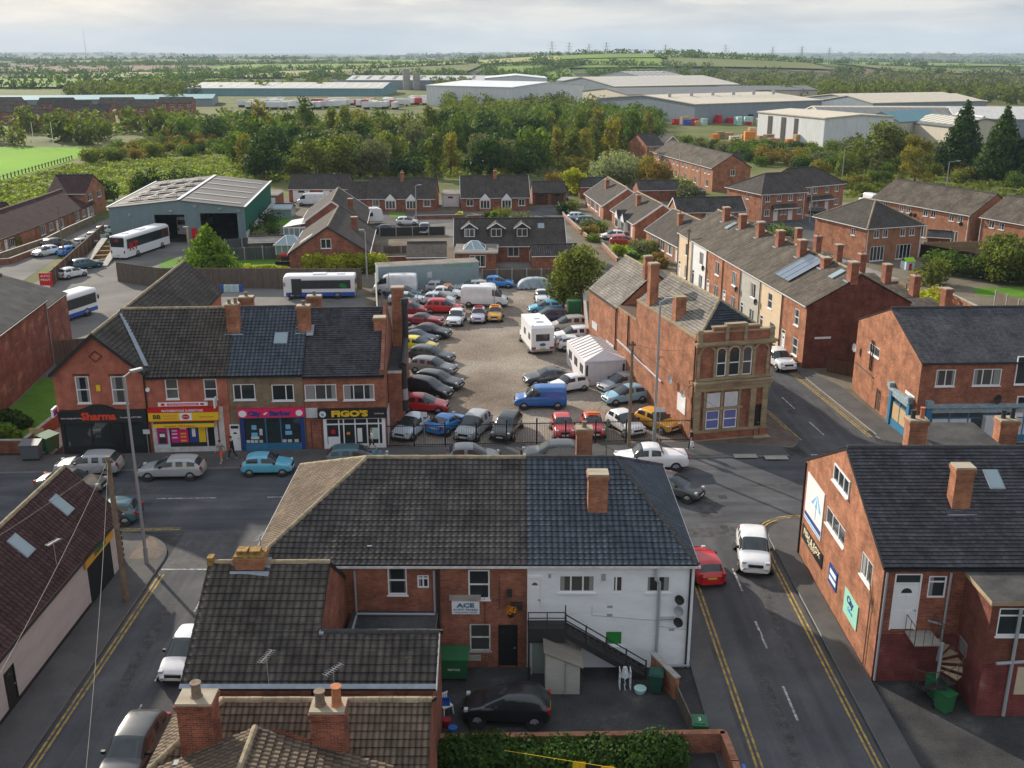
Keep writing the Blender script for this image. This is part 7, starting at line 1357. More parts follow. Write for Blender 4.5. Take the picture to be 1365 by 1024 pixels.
car('bigvan', 'white', 1158, 274, 100, 'white van at the end of the long terrace block', cat='van'); car('bigvan', 'white', 415, 274, 180, 'white van in front of the garage block', cat='van')
# roof boards on a few cars are things on the car
for px, py, z, mt, lab in [(790, 577, 1.47, 'orange', 'orange advertising board on the roof of the small red car'), (660, 426, 1.47, 'orange', 'orange taxi sign on the golden yellow small car'), (638, 428, 1.47, 'red', 'red board on the roof of the lilac small car'), (597, 397, 1.47, 'orange', 'small orange sign on a white car roof in the back rows')]:
    x, y = G(px, py); m = MB(); m.box(-.45, -.12, 0, .45, .12, .18); m.box(-.35, -.15, -.03, -.3, .15, 0); m.box(.3, -.15, -.03, .35, .15, 0); tag(m.build('roof_sign', mt, None, (x, y+.1, z+.05)), lab, 'roof sign')
# buses
def bus(name, label, x, y, hd, L, W, H, roofm, wallm, band, coach=False, z=.03, cat='bus'):
    t = thing(name, label, cat, (x, y, z), R_(hd)); m = MB(); n = 6; w = W/2
    prof = [(-w, .35), (w, .35), (w, H-.35), (w*.93, H-.1), (w*.7, H), (-w*.7, H), (-w*.93, H-.1), (-w, H-.35)]
    def sec(x, s=1, dz=0): return [(x, a*s, .35+(b-.35)*(1-dz)) for a, b in prof]
    secs = [sec(-L/2, .93, .03), sec(-L/2+.15), sec(L/2-.5), sec(L/2-.12, .96, .03 if not coach else .05), sec(L/2, .86, .12)]
    for a, b in zip(secs, secs[1:]):
        for k in range(8): j = (k+1) % 8; m.poly([a[k], b[k], b[j], a[j]][::-1], 0 if k in (0, 1, 2, 6, 7) else 1, smooth=False)
    m.poly(secs[0], 0); m.poly(secs[-1][::-1], 0); m.build('body', [wallm, roofm], t)
    zb, zt = (1.55, H-.55) if coach else (1.25, H-.55)
    for s in (1, -1):
        m = MB(); m.box(-L/2+.5, min(s*w, s*(w+.015)), zb, L/2-1.5 if s == 1 else L/2-.4, max(s*w, s*(w+.015)), zt); m.build('windows', 'carglass', t)
        m = MB(); nn = int(L/1.4)
        for k in range(1, nn): xx = -L/2+.5+(L-1)*k/nn; m.box(xx-.03, min(s*(w+.015), s*(w+.022)), zb, xx+.03, max(s*(w+.015), s*(w+.022)), zt)
        m.build('window_bars', 'black', t)
        if band: m = MB(); m.box(-L/2+.05, min(s*w, s*(w+.012)), .36, L/2-.3, max(s*w, s*(w+.012)), .82); m.build('skirt', band, t)
    m = MB(); m.box(-L/2-.02, -w*.85, zb+.3, -L/2+.05, w*.85, zt); m.build('rear_window', 'carglass', t); m = MB(); m.poly([(L/2-.03, -w*.8, 1.2), (L/2-.03, w*.8, 1.2), (L/2-.09, w*.84, H-.45), (L/2-.09, -w*.84, H-.45)]); m.poly([(L/2+.012, -w*.8, 1.2), (L/2+.012, w*.8, 1.2), (L/2-.0, w*.82, H-.55), (L/2-.0, -w*.82, H-.55)]); m.build('windscreen', 'carglass', t)
    if band: m = MB(); m.box(-L/2-.015, -w*.88, .4, -L/2+.05, w*.88, .82); m.build('skirt', band, t)
    wm, rm = wheel_mesh(.46 if L > 9 else .4, .25)
    for xx in (-L/2+L*.25, L/2-L*.2 if L > 9 else L/2-1.0):
        for s in (1, -1): wo = link('wheel', wm, t, (xx, s*w, .46 if L > 9 else .4), 0 if s == 1 else math.pi); link('rim', rm, wo)
    for s in (1, -1):
        m = MB(); m.box(-L/2-.03, s*w*.82-.1, .95, -L/2+.05, s*w*.82+.1, 1.35); m.build('tail_light', 'taillight', t)
        m = MB(); m.box(L/2-.06, s*w*.7-.14, .62, L/2+.02, s*w*.7+.14, .82); m.build('headlight', 'headlight', t)
        m = MB(); m.box(L/2-.2, s*(w+.12)-.08, 1.6, L/2-.1, s*(w+.12)+.08, 2.1); m.build('mirror', 'black', t)
    m = MB(); m.box(-L/2-.02, -.27, .55, -L/2+.02, .27, .67); m.build('number_plate', 'plate_y', t)
    m = MB(); m.box(-.8, -.45, H, .8, .45, H+.12); m.box(-L*.35, -.35, H, -L*.35+.9, .35, H+.1); m.build('roof_hatch', 'white', t); return t
b1 = bus('coach', 'white touring coach with dark window band and big red letters beside the depot', -55.4, 152.0, 78, 12.3, 2.5, 3.45, 'white', 'white', None, True, cat='coach')
q = sub(b1, 'rear_panel', lambda m: m.box(-6.19, -1.12, 2.35, -6.14, 1.12, 3.2), ['carglass']); letter('RT', 1.6, 'red', b1, (-4.0, -1.275, 1.7), 0, bold=.05, fitw=2.3); letter('RT', .5, 'red', b1, (-6.2, 0, 2.75), -math.pi/2, bold=.02)
b2 = bus('minibus', 'white and blue minibus parked by the timber fence behind the shops', -23.4, 122.6, 183, 8.6, 2.3, 2.85, 'white', 'white', 'bus_blue' if 'bus_blue' in M else M.setdefault('bus_blue', flat('bus blue', (.02, .09, .40), .35, .5)))
sub(b2, 'door', lambda m: m.box(2.1, 1.152, .5, 3.3, 1.175, 2.5), ['carglass']); sub(b2, 'green_mark', lambda m: m.poly([(-3.4, 1.18, 1.4), (-2.9, 1.18, 1.35), (-2.4, 1.18, 1.5), (-2.6, 1.18, 1.9), (-3.1, 1.18, 1.8)][::-1]), ['glass_green']); sub(b2, 'rear_mark', lambda m: m.box(-4.34, -1.0, .9, -4.3, 1.0, 1.4), ['plate_y'])
b3 = bus('bus', 'white single deck bus with blue skirt sticking out behind the brick hall', -50.3, 110.4, 72, 10.5, 2.4, 2.95, 'white', 'white', 'bus_blue')
b4 = bus('coach', 'white coach parked inside the left depot bay', -53.0, 171.5, 88, 11, 2.45, 3.2, 'white', 'white', None, True, cat='coach')
# caravan, motorhome, tent, covered car
def box_van(name, label, x, y, hd, L, W, H, cat, cabin=False):
    t = thing(name, label, cat, (x, y, .03), R_(hd)); w = W/2; m = MB(); z0 = .45
    prof = [(-L/2, z0), (L/2, z0), (L/2+.12, z0+.9), (L/2-.15, H-.1), (L/2-.5, H), (-L/2+.3, H), (-L/2, H-.2)]
    for k in range(7): a, b = prof[k], prof[(k+1) % 7]; m.poly([(a[0], -w, a[1]), (b[0], -w, b[1]), (b[0], w, b[1]), (a[0], w, a[1])][::-1])
    m.poly([(a[0], -w, a[1]) for a in prof]); m.poly([(a[0], w, a[1]) for a in prof[::-1]]); m.build('body', 'white', t)
    sub(t, 'rear_window', lambda m: m.box(-L/2-.02, -w*.6, 1.45, -L/2+.02, w*.6, 2.15), ['carglass'])
    for s in (1, -1): sub(t, 'side_window', lambda m: [m.box(xx, min(s*w, s*(w+.02)), 1.45, xx+.9, max(s*w, s*(w+.02)), 2.1) for xx in (-L/2+.5, .2)], ['carglass'])
    sub(t, 'skirt', lambda m: m.box(-L/2-.03, -w-.01, .4, L/2, w+.01, .62), ['galv']); sub(t, 'roof_hatch', lambda m: (m.box(-.9, -.35, H, -.3, .35, H+.12), m.box(.5, -.3, H, 1.1, .3, H+.08), m.box(-L/2+.3, -w+.12, H, L/2-.7, -w+.2, H+.1), m.box(-L/2+.3, w-.2, H, L/2-.7, w-.12, H+.1)), ['white'])
    for s in (1, -1): sub(t, 'tail_light', lambda m: m.box(-L/2-.06, s*w*.8-.22, .65, -L/2-.02, s*w*.8+.22, .85), ['taillight'])
    sub(t, 'number_plate', lambda m: m.box(-L/2-.06, -.28, .66, -L/2-.02, .28, .8), ['plate_y'])
    wm, rm = wheel_mesh(.33)
    for xx in ((-L/2+1.2, L/2+.6) if cabin else (-.3,)):
        for s in (1, -1): wo = link('wheel', wm, t, (xx, s*(w-.06), .33), 0 if s == 1 else math.pi); link('rim', rm, wo)
    if cabin:
        def cab(m):
            a = [(L/2-.2, .45), (L/2+1.55, .45), (L/2+1.6, .95), (L/2+.95, 1.15), (L/2+.2, 1.95), (L/2-.2, 1.95)]
            for k in range(6): p, q = a[k], a[(k+1) % 6]; m.poly([(p[0], -w*.85, p[1]), (q[0], -w*.85, q[1]), (q[0], w*.85, q[1]), (p[0], w*.85, p[1])][::-1], 1 if k == 3 else 0)
            m.poly([(p[0], -w*.85, p[1]) for p in a]); m.poly([(p[0], w*.85, p[1]) for p in a[::-1]])
        sub(t, 'cab', cab, ['white', 'carglass']); sub(t, 'luton', lambda m: m.prism([(L/2-.3, -w*.97), (L/2+.9, -w*.85), (L/2+.9, w*.85), (L/2-.3, w*.97)], 1.98, H-.15), ['white']); sub(t, 'badge', lambda m: m.poly([(-L/2-.022, .32*math.cos(k*math.pi/7), 1.08+.16*math.sin(k*math.pi/7)) for k in range(14)][::-1]), ['bus_blue'])
    return t
mh = box_van('motorhome', 'white motorhome with its rear window towards us in the middle of the car park', 2.55, 99.6, 101, 5.0, 2.3, 2.95, 'motorhome', True)
cv_ = box_van('caravan', 'white touring caravan parked beside the left bungalow pair', -25.5, 178.5, 20, 5.6, 2.3, 2.7, 'caravan')
tn = thing('marquee_tent', 'white framed marquee tent with dark roof straps among the parked cars', 'tent', (6.5, 87.5, 0), R_(10)); tw, td, th_ = 3.9, 7.2, 2.25
def tent(m):
    m.poly([(0, 0, 0), (tw, 0, 0), (tw, 0, th_), (0, 0, th_)]); m.poly([(0, 0, th_), (tw, 0, th_), (tw/2, .9, th_+.75)]); m.poly([(tw, 0, 0), (tw, td, 0), (tw, td, th_), (tw, 0, th_)]); m.poly([(0, td, 0), (0, 0, 0), (0, 0, th_), (0, td, th_)]); m.poly([(tw, td, 0), (0, td, 0), (0, td, th_), (tw, td, th_)]); m.poly([(tw, td, th_), (0, td, th_), (tw/2, td-.9, th_+.75)])
    m.poly([(0, td, th_), (0, 0, th_), (tw/2, .9, th_+.75), (tw/2, td-.9, th_+.75)]); m.poly([(tw, 0, th_), (tw, td, th_), (tw/2, td-.9, th_+.75), (tw/2, .9, th_+.75)])
M['canvas'] = flat('white canvas', (.62, .60, .62), .8, .2, nz=.1, sc=.8); sub(tn, 'canvas', tent, ['canvas'])
sub(tn, 'roof_strap', lambda m: [(m.bar((.02, y, th_+.03), (tw/2, y if .9 < y < td-.9 else y, th_+.79), .07, .02), m.bar((tw-.02, y, th_+.03), (tw/2, y, th_+.79), .07, .02)) for y in [1.1+k*.75 for k in range(8)]], ['iron'])
sub(tn, 'window', lambda m: (m.box(.12, -.02, .9, .3, -.003, 1.9), m.box(3.5, -.02, .9, 3.7, -.003, 1.9), [m.box(-.02, y, .9, -.003, y+1.2, 1.7) for y in (.6, 2.8, 5.0)]), ['iron']); sub(tn, 'door_seam', lambda m: (m.box(.9, -.02, 0, .93, -.003, 2.0), m.box(2.9, -.02, 0, 2.93, -.003, 2.0), m.box(1.4, -.02, 0, 1.43, -.003, 2.0), m.box(.9, -.02, 2.0, 2.93, -.003, 2.03), m.box(0, -.03, 2.1, tw, -.003, 2.2)), ['panelwhite'])
cc_ = thing('covered_car', 'car under a grey blue dust sheet at the back fence', 'covered car', (*G(713, 384), .03), R_(184))
def sheet():
    V = []; F = []; nx, ny = 24, 12
    for i in range(nx+1):
        for j in range(ny+1):
            u = i/nx*2-1; v = j/ny*2-1; e = max(abs(u), abs(v)); h = 1.35*(1-abs(u)**2.6)**.55*(1-abs(v)**5)**.5; h = max(.12+.08*math.sin(i*2.1+j*1.7), h); V.append((u*2.35, v*1.05, h+.03*math.sin(i*1.3)*math.cos(j*1.9)))
    for i in range(nx):
        for j in range(ny): a = i*(ny+1)+j; F.append((a, a+ny+1, a+ny+2, a+1))
    return (V, F)
link('dust_sheet', rawmesh('dust_sheet', sheet(), [flat('dust sheet', (.28, .34, .38), .7, .3, nz=.3, sc=2)]), cc_)

# ------------------------------------------------------------------ street furniture
def street_lamp(label, x, y, h, arm=1.2, az=0, mat='galv', r=.10, head=.6):
    t = thing('street_lamp', label, 'street lamp', (x, y, 0), az, 'street lamps'); sub(t, 'pole', lambda m: (m.tube((0, 0, 0), (0, 0, 1.2), r*1.25, 10), m.tube((0, 0, 1.2), (0, 0, h), r, 10, r*.6)), [mat])
    sub(t, 'arm', lambda m: m.tube((0, 0, h-.05), (arm, 0, h+.18), r*.4, 8), [mat]); sub(t, 'lamp_head', lambda m: (m.box(arm-.1, -.14, h+.12, arm+head, .14, h+.24), m.box(arm, -.1, h+.08, arm+head-.1, .1, h+.119)), [mat]); return t
street_lamp('tall grey street lamp on the corner in front of the takeaway', -21.3, 53.6, 11.6, .5, R_(50), r=.10); street_lamp('tall grey street lamp behind the railings left of the old bank', 10.9, 73.4, 11.1, .45, R_(20), r=.12)
street_lamp('street lamp standing in front of the yellow green hedge', *G(489.5, 374), 6.5, -.7); street_lamp('street lamp beside the bright green cypress', *G(255, 357), 5.5, -.5); street_lamp('street lamp in front of the canopy houses', *G(1079, 296), 6, .3); street_lamp('street lamp beyond the hedge at upper right', *G(1121, 252), 9, 1.2); street_lamp('street lamp behind the long roof at far right', *G(1258, 275), 8.5, 1.5); street_lamp('slim street lamp on the estate by the bungalow pair', *G(555, 293), 6, .5)
def pole(label, x, y, h, mat='timber_pole', r=.14, step=True):
    t = thing('telegraph_pole', label, 'telegraph pole', (x, y, 0)); sub(t, 'pole', lambda m: m.tube((0, 0, 0), (0, 0, h), r, 10, r*.75), [mat]); sub(t, 'fittings', lambda m: (m.box(-.25, -.05, h-.35, .25, .05, h-.27), m.box(-.06, -.2, h-.75, .06, .2, h-.68), [m.tube((-.2, 0, z), (.2, 0, z), .015, 5) for z in [h-1.2-.4*k for k in range(5)]], [m.tube((x_, 0, h-.27), (x_, 0, h-.15), .03, 6) for x_ in (-.2, .2)]), ['iron']); return t
pole('timber telegraph pole standing beside the tall lamp on the left pavement', -20.95, 49.3, 8.6, r=.17); pole('old telegraph pole behind the railings left of the gold car', *G(838, 597), 8.4); pole('timber telegraph pole on the far left street', *G(86, 343), 7.5); pole('telegraph pole by the terraced row', 22.2, 128, 7.5); 
def wire(label, pts, sag=.8, r=.02):
    m = MB()
    for a, b in zip(pts, pts[1:]):
        a = Vector(a); b = Vector(b); n = 14; P = [a.lerp(b, k/n)-Vector((0, 0, 4*sag*(k/n)*(1-k/n))) for k in range(n+1)]; m.path(P, r, 4)
    tag(m.build('overhead_wire', 'iron'), label, 'wire')
wire('overhead wire from the left telegraph pole to the workshop roof', [(-20.95, 49.3, 8.3), (-28, 38, 5.6)], .3, .012); wire('overhead wire running from the left telegraph pole towards the bottom of the picture', [(-20.95, 49.3, 8.4), (-13.0, 26, 7.5)], .5, .011); wire('second wire from the left telegraph pole down the side street', [(-20.95, 49.3, 8.4), (-17.5, 24, 7)], .5, .011)
g_ = G(838, 597); wire('wire from the telegraph pole to the old bank', [(g_[0], g_[1], 8.2), bx(-.1, 2)+(6.8,)], .2, .013); wire('wire from the telegraph pole across the main road', [(g_[0], g_[1], 8.2), (17.2, 55.2, 5.9)], .5, .011); wire('wire from the telegraph pole to the roof ridge chimney', [(g_[0], g_[1], 8.2), (3.9, 52.1, 8.8)], .3, .011)
# railings along the front of the car park
RL = thing('railings', 'black metal railings with a gate along the front of the car park', 'railings', (-9.6, 72.25, 0), math.atan2(1.35, 23.45)); Lr = 23.4; xs = [0, 2.2, 4.55, 6.9, 9.2, 11.5, 13.7, 16.0, 18.35, 20.6, Lr]
for k, x in enumerate(xs): m = MB(); m.box(x-.06, -.06, 0, x+.06, .06, 2.0+(.15 if k in (4, 5) else 0)); m.build('post', 'black', RL)
for k in range(10):
    a, b = xs[k]+.06, xs[k+1]-.06; m = MB(); m.box(a, -.025, 1.72, b, .025, 1.78); m.box(a, -.025, .18, b, .025, .24); n = int((b-a)/.125)
    for j in range(1, n): x = a+(b-a)*j/n; m.box(x-.011, -.011, .05, x+.011, .011, 1.9)
    m.build('gate' if k == 5 else 'panel', 'black', RL)
def sign_post(label, x, y, h, w=.5, hh=.4, mat='panelwhite', pm='galv'):
    t = thing('sign_post', label, 'sign', (x, y, 0)); sub(t, 'pole', lambda m: m.tube((0, 0, 0), (0, 0, h), .035, 8), [pm]); sub(t, 'board', lambda m: m.box(-w/2, -.05, h-hh, w/2, -.03, h), [mat]); return t
sign_post('small white notice on a post in the front left of the car park', *G(566, 592), 2.6); sign_post('white notice on a post by the tall lamp at the railings', 11.2, 73.0, 3.0, .7, .35); sign_post('slim green post on the pavement beyond the ridge chimney', *G(808, 609), 2.6, .12, .3, 'green_dark', 'green_dark'); sign_post('thin metal post with white plate outside the takeaway', *G(199, 606), 2.0, .5, .35)
for px, py, h, lab in ((135, 604, 1.0, 'short grey bollard in front of the takeaway doorway'), (95.5, 607, .9, 'short pale bollard at the left corner of the takeaway')): t = MB(); t.tube((0, 0, 0), (0, 0, h), .05, 8); t.tube((0, 0, h), (0, 0, h+.05), .06, 8); tag(t.build('bollard', 'post', None, (*G(px, py), .12)), lab, 'bollard')
for k, (px, py) in enumerate([(510, 415), (557, 420), (608, 424), (659, 412), (519, 398)]): m = MB(); m.tube((0, 0, 0), (0, 0, 2.6 if k < 4 else 3.2), .045, 8); m.tube((0, 0, 0), (0, 0, .25), .09, 8); tag(m.build('metal_post', 'galv', None, (*G(px, py), 0)), ['thin metal post beside the pale boarded fence', 'thin metal post in front of the red people carrier', 'thin metal post left of the white hatchback', 'thin metal post by the white van', 'tall thin post next to the high roof van'][k], 'post')
def wheelie(label, x, y, rz=0, mat='bin_green', num=None, z=.03, s=1):
    t = thing('wheelie_bin', label, 'bin', (x, y, z), rz, 'wheelie bins'); sub(t, 'body', lambda m: [m.poly([(a[0]*.25*s, a[1]*.30*s, .08), (b[0]*.25*s, b[1]*.30*s, .08), (b[0]*.30*s, b[1]*.37*s, 1.0*s), (a[0]*.30*s, a[1]*.37*s, 1.0*s)]) for a, b in zip([(-1, -1), (1, -1), (1, 1), (-1, 1)], [(1, -1), (1, 1), (-1, 1), (-1, -1)])], [mat])
    sub(t, 'lid', lambda m: (m.box(-.33*s, -.42*s, 1.0*s, .33*s, .40*s, 1.05*s), m.box(-.24*s, -.32*s, 1.05*s, .24*s, .3*s, 1.09*s), m.box(-.2*s, .40*s, .93*s, .2*s, .47*s, 1.0*s)), [mat])
    for sx in (1, -1): sub(t, 'wheel', lambda m: m.tube((sx*.2, .33, .1), (sx*.28, .33, .1), .1, 10), ['blackmatt'])
    if num: o = letter(num, .3, 'white', t, (0, -.02, 1.1)); o.rotation_euler = (0, 0, 0)
    return t
M['bin_green'] = flat('green plastic', (.02, .12, .045), .5, .4, nz=.1); M['bin_dark'] = flat('dark green plastic', (.015, .07, .05), .5, .4)
wheelie('green wheelie bin nearest the spiral stair foot', *G(1245, 930), .4, z=.02); wheelie('green wheelie bin in front of the other by the plum wall', *G(1257, 948), .5, z=.02); wheelie('dark green bin by the small brick pier in the rear yard', *G(874, 922), -.2, 'bin_dark'); wheelie('green wheelie bin with a white number beside the low brick wall', 8.1, 37.6, -.1, num='3'); wheelie('dark wheelie bin in the shrubs under the brick wall', -.3, 35.6, .3, 'blackmatt')
def skip_bin(label, x, y, rz, mat, w=1.35, d=1.0, h=1.25, z=.03):
    t = thing('commercial_bin', label, 'bin', (x, y, z), rz); sub(t, 'body', lambda m: [m.poly([(a[0]*.44*w, a[1]*.42*d, .15), (b[0]*.44*w, b[1]*.42*d, .15), (b[0]*.5*w, b[1]*.5*d, h), (a[0]*.5*w, a[1]*.5*d, h)]) for a, b in zip([(-1, -1), (1, -1), (1, 1), (-1, 1)], [(1, -1), (1, 1), (-1, 1), (-1, -1)])], [mat])
    sub(t, 'lid', lambda m: m.poly([(-.52*w, -.55*d, h), (.52*w, -.55*d, h), (.52*w, .5*d, h+.15), (-.52*w, .5*d, h+.15)]) or m.box(-.52*w, -.56*d, h-.06, .52*w, -.53*d, h), [mat])
    for sx in (1, -1):
        for sy in (1, -1): sub(t, 'castor', lambda m: m.tube((sx*.38*w-.03, sy*.35*d, .08), (sx*.38*w+.03, sy*.35*d, .08), .08, 8), ['blackmatt'])
    return t
o = skip_bin('large green commercial bin against the brick wall by the ACE sign', -2.75, 42.4, 0, 'bin_green'); letter('RECYCLE', .14, 'white', o, (0, -.52, .7)); skip_bin('grey commercial bin on the pavement at the far left', *G(44, 614), .1, flat('grey plastic', (.10, .11, .12), .5), z=.13); skip_bin('green commercial bin beside the takeaway side wall', *G(66, 603), 1.2, 'bin_green', z=.13)
tag(sub(None, 'cardboard_panel', lambda m: m.box(0, 0, 0, 1.1, .06, 1.0), ['board'], (*G(42, 596), .5)), 'brown board behind the grey commercial bin', 'board')
# rear yard bits
wall_run('garden_wall', 'short brick pier wall beside the dark green bin', 'wall', [(6.75, 42.6), (7.6, 40.6)], 1.15, 'brick_orange'); wall_run('timber_fence', 'low weathered fence running down from the brick pier', 'fence', [(7.6, 40.5), (7.9, 37.9)], .8, 'fence', .06, None)
wall_run('brick_wall', 'low red brick wall with tiled coping around the front garden', 'wall', [(-3.0, 36.6), (9.0, 36.9), (9.1, 35.0), (9.1, 30)], .95, 'brick_red', cope='brick_orange'); 
t = thing('plastic_chair', 'white plastic garden chair stacked with a blue crate in the yard corner', 'chair', (-3.0, 39.6, 0), .6)
sub(t, 'seat', lambda m: m.box(-.25, -.25, .42, .25, .25, .46), ['white']); sub(t, 'backrest', lambda m: [m.box(-.25+k*.1, .22, .46, -.19+k*.1, .26, .9) for k in range(5)]+[m.box(-.25, .22, .86, .25, .26, .92)], ['white'])
for sx in (-.22, .22):
    for sy in (-.22, .22): sub(t, 'leg', lambda m: m.bar((sx, sy, .42), (sx*1.15, sy*1.15, 0), .05, .05), ['white'])
tag(sub(None, 'blue_crate', lambda m: (m.box(-.2, -.15, 0, .2, .15, .03), m.box(-.2, -.15, .03, .2, -.13, .25), m.box(-.2, .13, .03, .2, .15, .25), m.box(-.2, -.13, .03, -.18, .13, .25), m.box(.18, -.13, .03, .2, .13, .25)), ['bus_blue'], (-3.0, 39.6, .46)), 'small blue crate on the white plastic chair', 'crate')
t = thing('wire_cage', 'white wire laundry rack against the store shed', 'rack', (5.05, 41.3, 0)); sub(t, 'frame', lambda m: [m.box(x, 0, z, x+.03, .5, z+.03) for x in (0, .25, .5) for z in (0, .3, .6, .95)]+[m.box(x, y, 0, x+.03, y+.03, 1.0) for x in (0, .5) for y in (0, .47)], ['white']); sub(t, 'bag', lambda m: m.tube((.25, .25, .62), (.25, .25, 1.1), .22, 8, .1), ['panelwhite'])
for k, (x, y, z, c) in enumerate([(-2.9, 38.6, .35, 'darkred'), (-2.6, 38.1, .3, 'royal')]): m = MB(); m.tube((0, 0, 0), (0, 0, z), .16, 10, .2); m.tube((0, 0, z), (0, 0, z+.02), .21, 10); tag(m.build('bucket', 'car_'+c, None, (x, y, .02)), ['dark red bucket by the yard corner', 'blue bucket by the yard corner'][k], 'bucket')
tag(sub(None, 'green_tub', lambda m: (m.tube((0, 0, 0), (0, 0, .2), .25, 10, .3)), ['teal'], (6.0, 41.2, .01)), 'pale green tub at the foot of the black stairs', 'tub')
bl = thing('bunting', 'line of yellow, black and green cloths hanging at the bottom edge', 'washing line', (2.2, 33.6, 0)); sub(bl, 'line', lambda m: m.tube((-2.5, .9, 1.9), (2.9, -.3, 1.8), .01, 4), ['yellow'])
for k, c in enumerate(['yellow', 'iron', 'yellow', 'bin_green' if False else 'lime']):
    if c == 'lime' and 'lime' not in M: M['lime'] = flat('lime cloth', (.25, .50, .03), .8)
    x = .2+k*.55; sub(bl, 'cloth', lambda m: [m.poly([(x+j*.17, .32-.13*k+.04*math.sin(j*2), 1.2+.03*(j % 2)), (x+(j+1)*.17, .30-.13*k+.04*math.sin(j*2+2), 1.2+.03*((j+1) % 2)), (x+(j+1)*.17, .30-.13*k, 1.83), (x+j*.17, .32-.13*k, 1.83)]) for j in range(3)], [c])
tag(sub(None, 'blue_board', lambda m: (m.box(0, 0, 0, .08, 1.8, .95), m.box(-.03, -.03, .95, .11, 1.83, 1.0)), ['bus_blue'], (9.35, 33.0, .0)), 'blue boarding at the end of the front garden wall', 'board')
for k in range(7):
    m = MB(); m.tube((0, 0, 0), (0, 0, .85), .28, 10); m.tube((0, 0, .85), (0, 0, .9), .22, 8); m.tube((0, 0, .4), (0, 0, .44), .29, 10); tag(m.build('barrel', ['bus_blue', 'teal', 'car_icy', 'teal', 'car_icy', 'teal', 'bus_blue'][k], None, (*G(297+k*4.2 if k < 6 else 321, 389), 0)), ['blue barrel at the left end of the row by the fence', 'teal barrel, second in the row by the fence', 'pale barrel, third in the row by the fence', 'teal barrel in the middle of the row by the fence', 'pale barrel right of the middle of the row', 'teal barrel, second from the right by the fence', 'blue barrel at the right end of the row by the fence'][k], 'barrel', 'barrels by the tall fence')
tag(sub(None, 'green_cabinet', lambda m: (m.box(0, 0, 0, 1.5, 1.1, 2.0), m.box(.1, -.03, .15, .7, -.001, 1.85), m.box(-.05, -.05, 2.0, 1.55, 1.15, 2.1)), ['bin_green'], (*G(757, 426), 0)), 'green utility cabinet below the leafy tree', 'cabinet')
for x, y, lab in [(-12.9, 145.2, 'red flower pot at the left end of the stepped brick wall'), (-11.3, 145.2, 'red flower pot at the right of the stepped brick wall')]: t = thing('flower_pot', lab, 'flower pot', (x, y, 1.0)); sub(t, 'pot', lambda m: m.tube((0, 0, 0), (0, 0, .35), .2, 8, .28), ['terracotta']); sub(t, 'flowers', lambda m: m.tube((0, 0, .35), (0, 0, .6), .3, 7, .12), ['red'])
t = thing('gas_barbecue', 'red and black barbecue on the pale patio', 'barbecue', (-32.4, 144.5, .03)); sub(t, 'body', lambda m: (m.box(-.5, -.3, .2, .5, .3, .9)), ['iron']); sub(t, 'lid', lambda m: m.tube((-.5, 0, .95), (.5, 0, .95), .32, 10), ['red']); sub(t, 'leg', lambda m: [m.box(x, y, 0, x+.05, y+.05, .2) for x in (-.48, .43) for y in (-.28, .23)], ['iron'])
t = thing('garden_sofa', 'black garden bench on the pale patio', 'bench', (-31.8, 140.2, .03)); sub(t, 'seat', lambda m: m.box(-1.1, -.4, .15, 1.1, .4, .45), ['blackmatt']); sub(t, 'backrest', lambda m: m.box(-1.1, .3, .45, 1.1, .42, .85), ['blackmatt'])
t = thing('playhouse', 'small toy playhouse with bright green roof in the patio door garden', 'playhouse', (54.2, 139.0, 0), .3); sub(t, 'wall', lambda m: m.box(0, 0, 0, 1.4, 1.2, 1.1), ['pale_print']); sub(t, 'roof', lambda m: (m.poly([(-.1, -.1, 1.1), (1.5, -.1, 1.1), (1.5, .6, 1.6), (-.1, .6, 1.6)]), m.poly([(1.5, 1.3, 1.1), (-.1, 1.3, 1.1), (-.1, .6, 1.6), (1.5, .6, 1.6)])), ['lime']); sub(t, 'door', lambda m: m.box(.5, -.02, 0, .95, -.001, .85), ['red'])
t = thing('garden_slide', 'green plastic slide in the garden behind the terraced row', 'slide', (36.2, 167, 0), .5); sub(t, 'chute', lambda m: m.bar((0, 0, 1.6), (2.6, -1.5, .2), .6, .12), ['lime']); sub(t, 'ladder', lambda m: (m.bar((-.2, .3, 0), (0, 0, 1.6), .08, .08), m.bar((-.5, -.2, 0), (-.3, -.3, 1.6), .08, .08)), ['timber_pole'])
# playing field posts and rail
gpst = thing('rugby_posts', 'white rugby goalposts on the playing field', 'goalposts', (*G(59, 198), 0)); sub(gpst, 'post', lambda m: m.tube((-3.0, 0, 0), (-3.0, 0, 8), .09, 6), ['white']); sub(gpst, 'post', lambda m: m.tube((3.0, 0, 0), (3.0, 0, 8), .09, 6), ['white']); sub(gpst, 'crossbar', lambda m: m.tube((-3.0, 0, 3), (3.0, 0, 3), .08, 6), ['white'])
pr = thing('post_fence', 'low timber post and rail fence along the playing field edge', 'fence', (*G(0, 241), 0)); a = Vector(G(0, 241)); b = Vector(G(96, 213)); n = 22
for k in range(n+1): p = (b-a)*k/n; sub(pr, 'post', lambda m: m.box(p.x-.12, p.y-.12, 0, p.x+.12, p.y+.12, 1.2), ['timber_pole'])
sub(pr, 'rail', lambda m: m.bar((0, 0, .9), (*(b-a), .9), .06, .1), ['timber_pole'])
